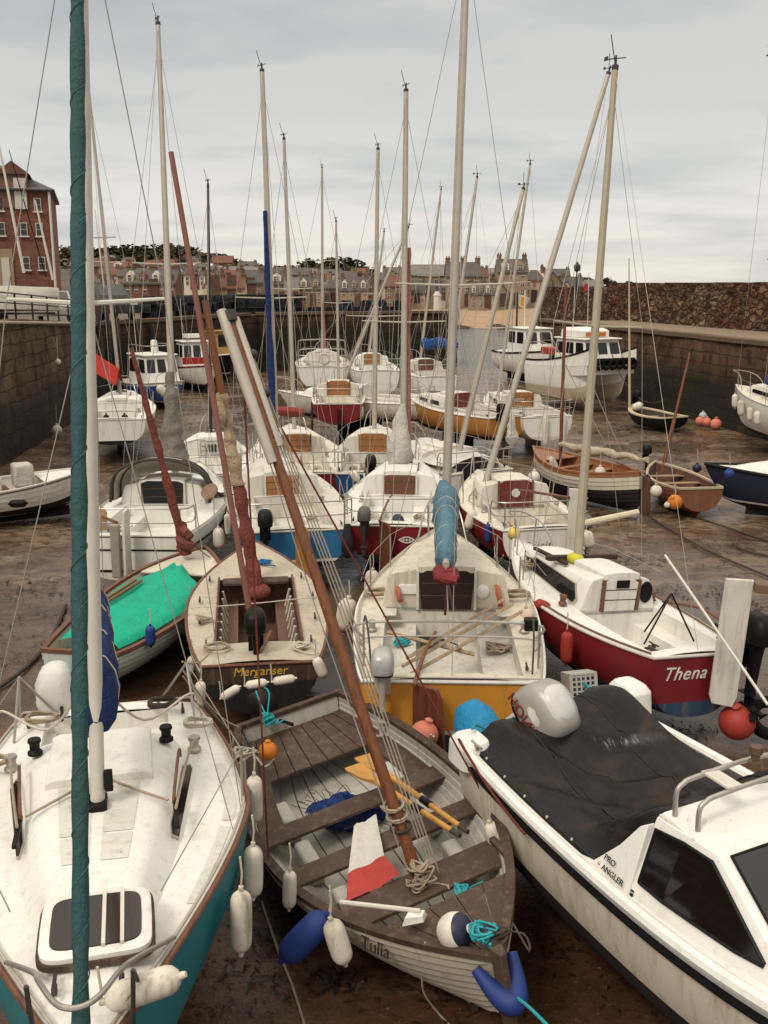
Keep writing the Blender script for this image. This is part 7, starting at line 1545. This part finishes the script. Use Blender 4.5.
m = MB(); c = G(414, 921, .92); m.loft([[c + Vector((x, y, .03 * nz(x * 9, y * 9))) for x, y in ((-.09, -.05), (.07, -.03), (.10, .08), (-.04, .09))], [c + Vector((x, y, .05)) for x, y in ((-.07, -.04), (.06, -.02), (.08, .06), (-.03, .07))]]); tag(m.build('bailer', gel, None), 'small white bailer lying by the dinghy bow locker', 'bailer')
# plastic crate behind the motor boat
c = G(585, 708, .55); root = empty('plastic_crate', c, R(14), R(-14)); tag(root, 'pale grey plastic crate standing behind the motor boat stern', 'crate'); m = MB()
for i in range(6):
    m.box((-.15 + .06 * i, 0, .20), (.018, .02, .40))
for k in range(7): m.box((0, .004, .02 + .06 * k), (.32, .016, .018))
m.build('lattice', plain((.42, .41, .37), .6), root, smooth=0); m = MB()
for x in (-.17, .17): m.box((x, .12, .2), (.02, .26, .42))
for z in (0, .41): m.box((0, .12, z), (.36, .26, .02))
m.build('frame', plain((.42, .41, .37), .6), root, smooth=0); part_tube('cord', smooth_path([(0, -.03, .3), (.06, -.04, .2), (.03, -.03, .1), (.08, -.05, .0)], 4), .02, rope_teal, root)
m = MB(); c = G(608, 735, .1); m.box(c + Vector((0, 0, .02)), (.42, .16, .03), Matrix.Rotation(R(18), 3, 'Z')); tag(m.build('board', paint((.32, .05, .035), .5, .4), None, bevel=.006), 'red painted board lying on the mud behind the tarpaulin', 'board')
c = G(768, 733, .12); m = MB(); m.tube([c + Vector((.22 * math.cos(k * .4), .13 * math.sin(k * .4), .20 + .16 * math.sin(k * .4))) for k in range(17)], .075, 10); tag(m.build('tyre', rubber, None), 'black tyre leaning on the red buoy at the right edge', 'tyre')
# ---- ropes
def Wp(b_, p): return b_.M @ Vector(p)
ROPES = [
 ('tan mooring rope from the teal yacht stern to the half decked dinghy', sag(Wp(B1, (.2, .72, 1.98)), Wp(B5, (.1, .62, 1.1)), .06), .010, rope_m),
 ('pale mooring rope from the teal yacht quarter to the dinghy stern', sag(Wp(B1, (.2, .72, 1.9)), Wp(B2, (.1, -.62, .9)), .10), .010, rope_w),
 ('second pale mooring rope running over the teal yacht quarter', sag(Wp(B1, (.22, .72, 1.84)), Wp(B2, (.3, -.7, .92)), .04), .009, rope_m),
 ('rope hanging in a bunch at the dinghy stern corner', smooth_path([Wp(B2, (.3, -.72, .92)), Wp(B2, (.36, -.80, .7)), Wp(B2, (.34, -.82, .45)), Wp(B2, (.42, -.84, .3)), Wp(B2, (.45, -.86, .6)), Wp(B2, (.4, -.8, .9))], 5), .012, rope_m),
 ('thin rope lying on the mud in front of the clinker dinghy', smooth_path([G(262, 902, .04), G(278, 950, .05), G(292, 985, .05), G(306, 1030, .05)], 5), .011, rope_m),
 ('turquoise mooring line leading off the dinghy bow to the lower edge', smooth_path([Wp(B2, (B2.L - .1, -.02, 1.14)), G(505, 985, .8), G(530, 1008, .9), G(552, 1030, 1.0)], 5), .012, rope_teal),
 ('pale line hanging from the clinker dinghy bow to the mud', smooth_path([Wp(B2, (B2.L * .9, -.35, 1.03)), G(424, 958, .7), G(423, 990, .35), G(440, 1015, .06), G(455, 1030, .05)], 5), .008, rope_m),
 ('dark hose trailing over the mud at the left edge', smooth_path([G(-5, 690, .05), G(25, 668, .06), G(50, 640, .06), G(66, 605, .05)], 5), .03, rope_dark),
 ('long dark mooring chain over the mud on the right', smooth_path([G(636, 508, .04), G(680, 535, .04), G(720, 556, .04), G(790, 585, .04)], 6), .022, rope_dark),
 ('second dark mooring chain nearer the right wall', smooth_path([G(690, 515, .04), G(735, 530, .04), G(790, 548, .04)], 6), .022, rope_dark),
 ('short dark chain curling over the wet mud right of the rudder', smooth_path([G(735, 545, .04), G(750, 552, .04), G(790, 560, .04)], 5), .025, rope_dark),
 ('chain dropping from the rowing boat to the mud', smooth_path([G(640, 470, 1.0), G(642, 495, .3), G(636, 508, .04)], 5), .018, rope_dark),
 ('pale stay rope slanting down to the mud behind the yellow boom', [V(553, 340, 30), G(612, 458, .1)], .014, rope_w),
 ('second pale stay rope slanting down to the mud behind the yellow boom', [V(590, 380, 30), G(626, 462, .1)], .012, rope_w),
 ('rope from the right wall down to the black dinghy', sag(V(612, 355, 44), V(665, 400, 39), .8), .02, rope_dark),
 ('crossed mooring rope between the cream yacht and the maroon yacht', sag(Wp(B4, (4.2, -.9, 1.55)), Wp(B6, (4.2, .6, 1.4)), .12), .010, rope_m),
 ('reddish mooring rope along the cream yacht port bow', sag(Wp(B4, (5.4, .3, 1.65)), V(335, 640, 12.0), .05), .008, rope_red),
 ('pale mooring rope across the half decked dinghy cockpit', sag(Wp(B5, (1.9, .92, 1.12)), Wp(B5, (2.2, -.95, 1.12)), .02), .008, rope_w),
 ('dark mooring rope from the spray hood yacht to the green covered dinghy', sag(Wp(B8, (.2, -.9, 1.3)), Wp(B7, (4.2, -.3, .95)), .05), .009, rope_dark),
 ('turquoise rope tied around the motor boat stern cleat', smooth_path([Wp(B3, (.1, -.85, 1.52)), Wp(B3, (-.06, -.7, 1.46)), Wp(B3, (-.1, -.4, 1.2)), Wp(B3, (-.2, -.35, .8))], 5), .012, rope_teal),
]
for l, P, r, mt in ROPES: rope(l, P, r, mt)
rope('dark red mooring rope hanging along the motor boat gunwale', sag(Wp(B3, (.12, -1.0, 1.46)), Wp(B3, (1.5, -1.13, 1.28)), .05), .012, rope_red)
z = B1.zsh(.1); coil('pale rope coil hung on the teal yacht right quarter', Wp(B1, (.75, .80, z + .10)), .12, 5, rope_w, .011); coil('black rope heap on the right stern corner of the teal yacht', Wp(B1, (.22, .50, z + .10)), .13, 6, rope_dark, .013); coil('tan rope coil on the left stern corner of the teal yacht', Wp(B1, (.3, -.6, z + .10)), .14, 5, rope_m, .011); coil('grey rope coil on the far left side deck of the teal yacht', Wp(B1, (1.15, -.92, z + .12)), .12, 5, rope_m, .012)
coil('tan rope coil on the aft deck of the half decked dinghy', Wp(B5, (.45, .55, 1.05)), .15, 4, rope_m, .012); coil('rope heap on the left side deck of the cream yacht', Wp(B4, (B4.L * .50, .95, B4.zsh(.5) + .06)), .17, 6, rope_m, .013); coil('rope heap on the right side deck of the cream yacht', Wp(B4, (B4.L * .50, -.95, B4.zsh(.5) + .06)), .17, 6, rope_m, .013)
for sd, l in ((1, 'orange rope hank hung left of the dark companionway'), (-1, 'orange rope hank hung right of the dark companionway')):
    coil(l, Wp(B4, (B4.L * .43 - .04, sd * .66, B4.zsh(.43) + .22)), .13 if sd < 0 else .09, 6, plain((.42, .13, .07), .8), .013, (R(90), 0, 0) if False else (0, R(80), 0), .9)
tangle('turquoise rope tangle on the clinker dinghy stem', Wp(B2, (B2.L - .22, -.02, 1.12)), .11, 34, rope_teal, .009, .7, 2); tangle('dark cord tangle on the clinker dinghy stem', Wp(B2, (B2.L - .18, .05, 1.12)), .12, 26, rope_dark, .008, .6, 9); tangle('tan rope tangle at the dinghy mast foot', Wp(B2, (B2.L * .71, .0, .76)), .13, 40, rope_m, .009, 1.4, 3); tangle('turquoise cord tangle beside the dinghy mast foot', Wp(B2, (B2.L * .775, .22, .80)), .09, 24, rope_teal, .007, .4, 4)
tangle('turquoise rope lump hanging at the dinghy outboard', Wp(B2, (.16, -.30, .86)), .075, 40, rope_teal, .010, 1.5, 5); tangle('white rope loops around the small orange buoy', Wp(B2, (.62, -.74, .84)), .17, 16, rope_w, .012, .4, 6)
for k_ in (-.05, .05): rope('turquoise lashing drawn over the dinghy outboard cowl', smooth_path([Wp(B2, (-.3, -.22 + k_, .9)), Wp(B2, (-.28, -.22 + k_, 1.06)), Wp(B2, (-.1, -.23 + k_ * 1.3, 1.06)), Wp(B2, (.12, -.29, .9))], 5), .008, rope_teal, group='turquoise lashings over the dinghy outboard')
# ---- loose gear in the near cockpits
for i, (l, x, y, z, r_, mt) in enumerate((('grey rope tangle on the cream yacht cockpit floor left', 1.0, .35, .82, .2, rope_w), ('tan rope tangle on the cream yacht right cockpit seat', 1.5, -.62, 1.06, .2, rope_m), ('dark rope tangle at the foot of the dark companionway', 2.3, .2, .84, .18, rope_dark), ('blue cord tangle on the cream yacht left cockpit seat', 1.7, .6, 1.06, .14, rope_teal), ('tan rope tangle by the cream yacht tiller', .5, -.2, .84, .2, rope_m))): tangle(l, Wp(B4, (x, y, z)), r_, 34, mt, .011, .3, 30 + i)
for i, (l, x, y, z, r_, mt) in enumerate((('pale rope tangle on the lettered maroon yacht cockpit floor', .9, .1, .80, .18, rope_w), ('tan rope tangle on the lettered maroon yacht foredeck', 3.4, .45, 1.42, .16, rope_m), ('dark rope tangle behind the tripod struts', 1.2, -.3, .80, .16, rope_dark))): tangle(l, Wp(B6, (x, y, z)), r_, 30, mt, .010, .3, 50 + i)
for i, (l, x, y, z, r_, mt) in enumerate((('tan rope tangle on the half decked dinghy left side deck', 1.6, .75, 1.05, .12, rope_m), ('blue rope tangle on the half decked dinghy foredeck', 4.0, -.15, 1.15, .13, plain((.02, .12, .28), .8)), ('pale rope tangle on the half decked dinghy aft deck right', .4, -.5, 1.03, .14, rope_w))): tangle(l, Wp(B5, (x, y, z)), r_, 30, mt, .009, .3, 60 + i)
for i, (l, x, y, z, r_, mt) in enumerate((('rope tangle on the spray hood yacht cockpit seat', 1.3, .7, 1.05, .2, rope_m), ('dark rope tangle on the spray hood yacht side deck', 3.2, -.95, 1.3, .18, rope_dark))): tangle(l, Wp(B8, (x, y, z)), r_, 30, mt, .012, .3, 70 + i)
b = B4; m = MB(); m.lathe([(.09, 0), (.09, .03), (.06, .045), (.02, .05)], (b.L * .43 - .0, -.48, b.zsh(.43) + .26), (-1, 0, 0), 16); put(m, 'instrument', gel, b); m = MB(); m.box((b.L * .43 - .012, .50, b.zsh(.43) + .28), (.03, .26, .13)); put(m, 'instrument', gel_clean, b, bevel=.008); m = MB(); m.box((b.L * .20, -.98, b.zsh(.2) + .30), (.14, .16, .14)); put(m, 'instrument', black, b, bevel=.01)
# ---- non-slip panels on the teal yacht
b = B1; ns = paint((.60, .58, .52), .8, .5, (.25, .2, .14))
for sd in (1, -1):
    for t0_, t1_ in ((.28, .48), (.50, .70)):
        m = MB(); m.grid([[Vector((t * b.L, sd * b.half(t) * f, b.zsh(t) + .06 * (1 - f * f) * min(1, b.half(t) / .5) + .006)) for f in (.84, .88, .92)] for t in [lerp(t0_, t1_, i / 8) for i in range(9)]]); put(m, 'non_slip_panel', ns, b)
for j0, j1 in ((4.12, 4.85), (5.15, 5.88)):
    for i0_, i1_ in ((2.6, 5.0), (5.1, 6.2)):
        def cp(i, j): a_, c_ = int(i), int(j); R0 = b.cab[a_][c_].lerp(b.cab[a_][c_ + 1], j - c_); R1 = b.cab[a_ + 1][c_].lerp(b.cab[a_ + 1][c_ + 1], j - c_); return R0.lerp(R1, i - a_) + Vector((0, 0, .005))
        m = MB(); m.grid([[cp(lerp(i0_, i1_, u / 6), lerp(j0, j1, v / 3)) for v in range(4)] for u in range(7)]); put(m, 'non_slip_panel', ns, b)
b = B4
m = MB(); P = [b.lc(V(290 + 0 * i, 0, 20)) for i in range(2)]
o = part_tube('rolled_sail', [V(277, 411, 25.5), V(290, 412, 25.5), V(304, 413, 25.5)], [.10, .13, .10], cloth((.22, .04, .03), .8), None, 10, wob=.3); tag(o, 'short red rolled sail slung between the masts behind the blue hull', 'sail')
# ---- seaweed on the mud
m = MB(); rg = random.Random(21)
def weed(c, n, R_, s):
    for _ in range(n):
        a_ = rg.uniform(0, 6.28); q = R_ * rg.random() ** .8; p = Vector((c.x + math.cos(a_) * q, c.y + math.sin(a_) * q * .7, 0)); p.z = max(ground_z(p.x, p.y), -.005) + rg.uniform(.006, .03); L = s * rg.uniform(.5, 1.5); h = rg.uniform(0, 6.28)
        d_ = Vector((math.cos(h), math.sin(h), 0)); w_ = Vector((-d_.y, d_.x, 0)) * s * rg.uniform(.08, .2); pts = [p + d_ * (L * k / 3) + w_ * rg.uniform(-1.2, 1.2) + Vector((0, 0, rg.uniform(-.004, .02))) for k in range(4)]
        l_, r_ = [], []
        for k, t in enumerate(pts): f = (.6, 1, .8, .15)[k]; l_.append(m.vert(t + w_ * f)); r_.append(m.vert(t - w_ * f))
        for k in range(3): m.face((l_[k], l_[k + 1], r_[k + 1], r_[k]))
for px, py, n, R_ in ((308, 915, 120, .35), (290, 942, 90, .35), (335, 985, 60, .25), (300, 870, 60, .4), (255, 985, 40, .5), (480, 1000, 40, .5), (600, 730, 160, .6), (560, 700, 160, .7), (680, 735, 120, .5), (700, 700, 90, .6), (20, 660, 80, 1.0), (30, 590, 70, 1.2), (60, 520, 60, 1.2), (700, 595, 60, .9), (745, 610, 60, .8), (640, 560, 50, .9), (720, 545, 60, 1.2), (600, 520, 60, 1.0), (560, 950, 40, .6), (650, 480, 50, 1.5), (240, 425, 80, 2.5), (225, 400, 60, 3), (265, 470, 60, 2), (330, 440, 80, 2.2), (420, 430, 60, 2), (620, 430, 80, 2.5), (660, 445, 70, 2), (560, 400, 60, 3)): weed(G(px, py, 0), n, R_, .07 if py > 650 else .12 if py > 480 else .22)
for _ in range(420):
    px, py = rg.uniform(0, 768), 400 + 620 * rg.random() ** 1.5; weed(G(px, py, 0), 6, .5, .05 if py > 650 else .1)
tag(m.build('seaweed', plain((.020, .013, .008), .5), None, smooth=0, weld=False), 'dark wrack and weed strewn over the mud', 'seaweed', kind='stuff')
# pebbles and shells
m = MB()
for _ in range(500):
    px, py = rg.uniform(0, 768), rg.uniform(470, 1020); p = G(px, py, 0); p.z = ground_z(p.x, p.y); r_ = rg.uniform(.006, .018) * (1 if py > 650 else 1.6)
    if p.z > -.01: m.lathe([(r_ * .6, -r_ * .2), (r_, r_ * .2), (r_ * .6, r_ * .6)], p, None, 5)
tag(m.build('pebbles', plain((.10, .075, .055), .7), None, smooth=60, weld=False), 'scattered small pebbles and shells on the mud', 'pebbles', kind='stuff')
# ---------------------------------------------------------------- sky, light, camera
w = bpy.data.worlds.new('World'); sc.world = w; w.use_nodes = True; nt = w.node_tree; nt.nodes.clear()
def wn(t, **k):
    n = nt.nodes.new(t)
    for a, b in k.items(): setattr(n, a, b)
    return n
SUN_EL, SUN_AZ = R(48), R(215)     # azimuth clockwise from +Y
sky = wn('ShaderNodeTexSky', sky_type='NISHITA', sun_disc=False); sky.sun_elevation = SUN_EL; sky.sun_rotation = SUN_AZ
tc = wn('ShaderNodeTexCoord'); sx = wn('ShaderNodeSeparateXYZ'); nt.links.new(tc.outputs['Generated'], sx.inputs[0])
# project the view direction onto a cloud sheet: x/(z+k), y/(z+k)
ad = wn('ShaderNodeMath', operation='MAXIMUM'); nt.links.new(sx.outputs['Z'], ad.inputs[0]); ad.inputs[1].default_value = 0
ad2 = wn('ShaderNodeMath', operation='ADD'); nt.links.new(ad.outputs[0], ad2.inputs[0]); ad2.inputs[1].default_value = .16
dx = wn('ShaderNodeMath', operation='DIVIDE'); nt.links.new(sx.outputs['X'], dx.inputs[0]); nt.links.new(ad2.outputs[0], dx.inputs[1])
dy = wn('ShaderNodeMath', operation='DIVIDE'); nt.links.new(sx.outputs['Y'], dy.inputs[0]); nt.links.new(ad2.outputs[0], dy.inputs[1])
cb = wn('ShaderNodeCombineXYZ'); nt.links.new(dx.outputs[0], cb.inputs[0]); nt.links.new(dy.outputs[0], cb.inputs[1])
def cloud(scale, det, dist=0.0, off=0.0):
    mp = wn('ShaderNodeMapping'); mp.inputs['Location'].default_value = (off, off * .7, 0); mp.inputs['Scale'].default_value = (.75, 1.0, 1); nt.links.new(cb.outputs[0], mp.inputs[0])
    n = wn('ShaderNodeTexNoise'); n.inputs['Scale'].default_value = scale; n.inputs['Detail'].default_value = det; n.inputs['Roughness'].default_value = .52; n.inputs['Distortion'].default_value = dist
    nt.links.new(mp.outputs[0], n.inputs['Vector']); return n.outputs['Fac']
a, b = cloud(.9, 5, .3, 3.1), cloud(2.6, 5, .4, 8.0)
mx = wn('ShaderNodeMath', operation='MULTIPLY_ADD'); nt.links.new(b, mx.inputs[0]); mx.inputs[1].default_value = .5; nt.links.new(a, mx.inputs[2])
rp = wn('ShaderNodeValToRGB'); e = rp.color_ramp.elements; e[0].position = .54; e[0].color = (4.25, 4.42, 4.5, 1); e[1].position = .82; e[1].color = (6.15, 6.05, 5.8, 1)
nt.links.new(mx.outputs[0], rp.inputs[0])
# brightness with elevation: warm bright band low down, greyer above, brighter again overhead (overcast)
el = wn('ShaderNodeValToRGB'); E_ = el.color_ramp.elements; E_[0].position = 0; E_[0].color = (1.08, 1.02, .95, 1); E_[1].position = .07; E_[1].color = (.97, .95, .92, 1)
for p_, c_ in ((.16, (.80, .805, .80)), (.30, (.76, .765, .76)), (.55, (1.15, 1.11, 1.03)), (1.0, (2.5, 2.36, 2.12))):
    q_ = E_.new(p_); q_.color = (*c_, 1)
nt.links.new(sx.outputs['Z'], el.inputs[0])
mul = wn('ShaderNodeMix', data_type='RGBA', blend_type='MULTIPLY'); mul.inputs[0].default_value = 1; nt.links.new(rp.outputs[0], mul.inputs[6]); nt.links.new(el.outputs[0], mul.inputs[7])
mix = wn('ShaderNodeMix', data_type='RGBA'); mix.inputs[0].default_value = .93; nt.links.new(sky.outputs[0], mix.inputs[6]); nt.links.new(mul.outputs[2], mix.inputs[7])
bg = wn('ShaderNodeBackground'); bg.inputs['Strength'].default_value = .105; nt.links.new(mix.outputs[2], bg.inputs[0]); out = wn('ShaderNodeOutputWorld'); nt.links.new(bg.outputs[0], out.inputs[0])
sl = bpy.data.lights.new('sun', 'SUN'); sl.energy = 1.4; sl.angle = R(14); sl.color = (1, .91, .79); so = bpy.data.objects.new('sun', sl); COL.objects.link(so)
d = Vector((math.sin(SUN_AZ) * math.cos(SUN_EL), math.cos(SUN_AZ) * math.cos(SUN_EL), math.sin(SUN_EL))); so.rotation_euler = d.to_track_quat('Z', 'Y').to_euler(); so.location = d * 60
cd = bpy.data.cameras.new('camera'); cd.sensor_fit = 'VERTICAL'; cd.sensor_height = 36; cd.lens = F / 1024 * 36; cd.clip_end = 9000; cd.clip_start = .05
co = bpy.data.objects.new('camera', cd); COL.objects.link(co); co.location = CAM; co.rotation_euler = (math.pi / 2 - PITCH, 0, 0); sc.camera = co
sc.view_settings.view_transform = 'Standard'; sc.view_settings.look = 'None'; sc.view_settings.exposure = .39; sc.view_settings.gamma = 1
sc.render.engine = 'CYCLES'; sc.cycles.max_bounces = 6
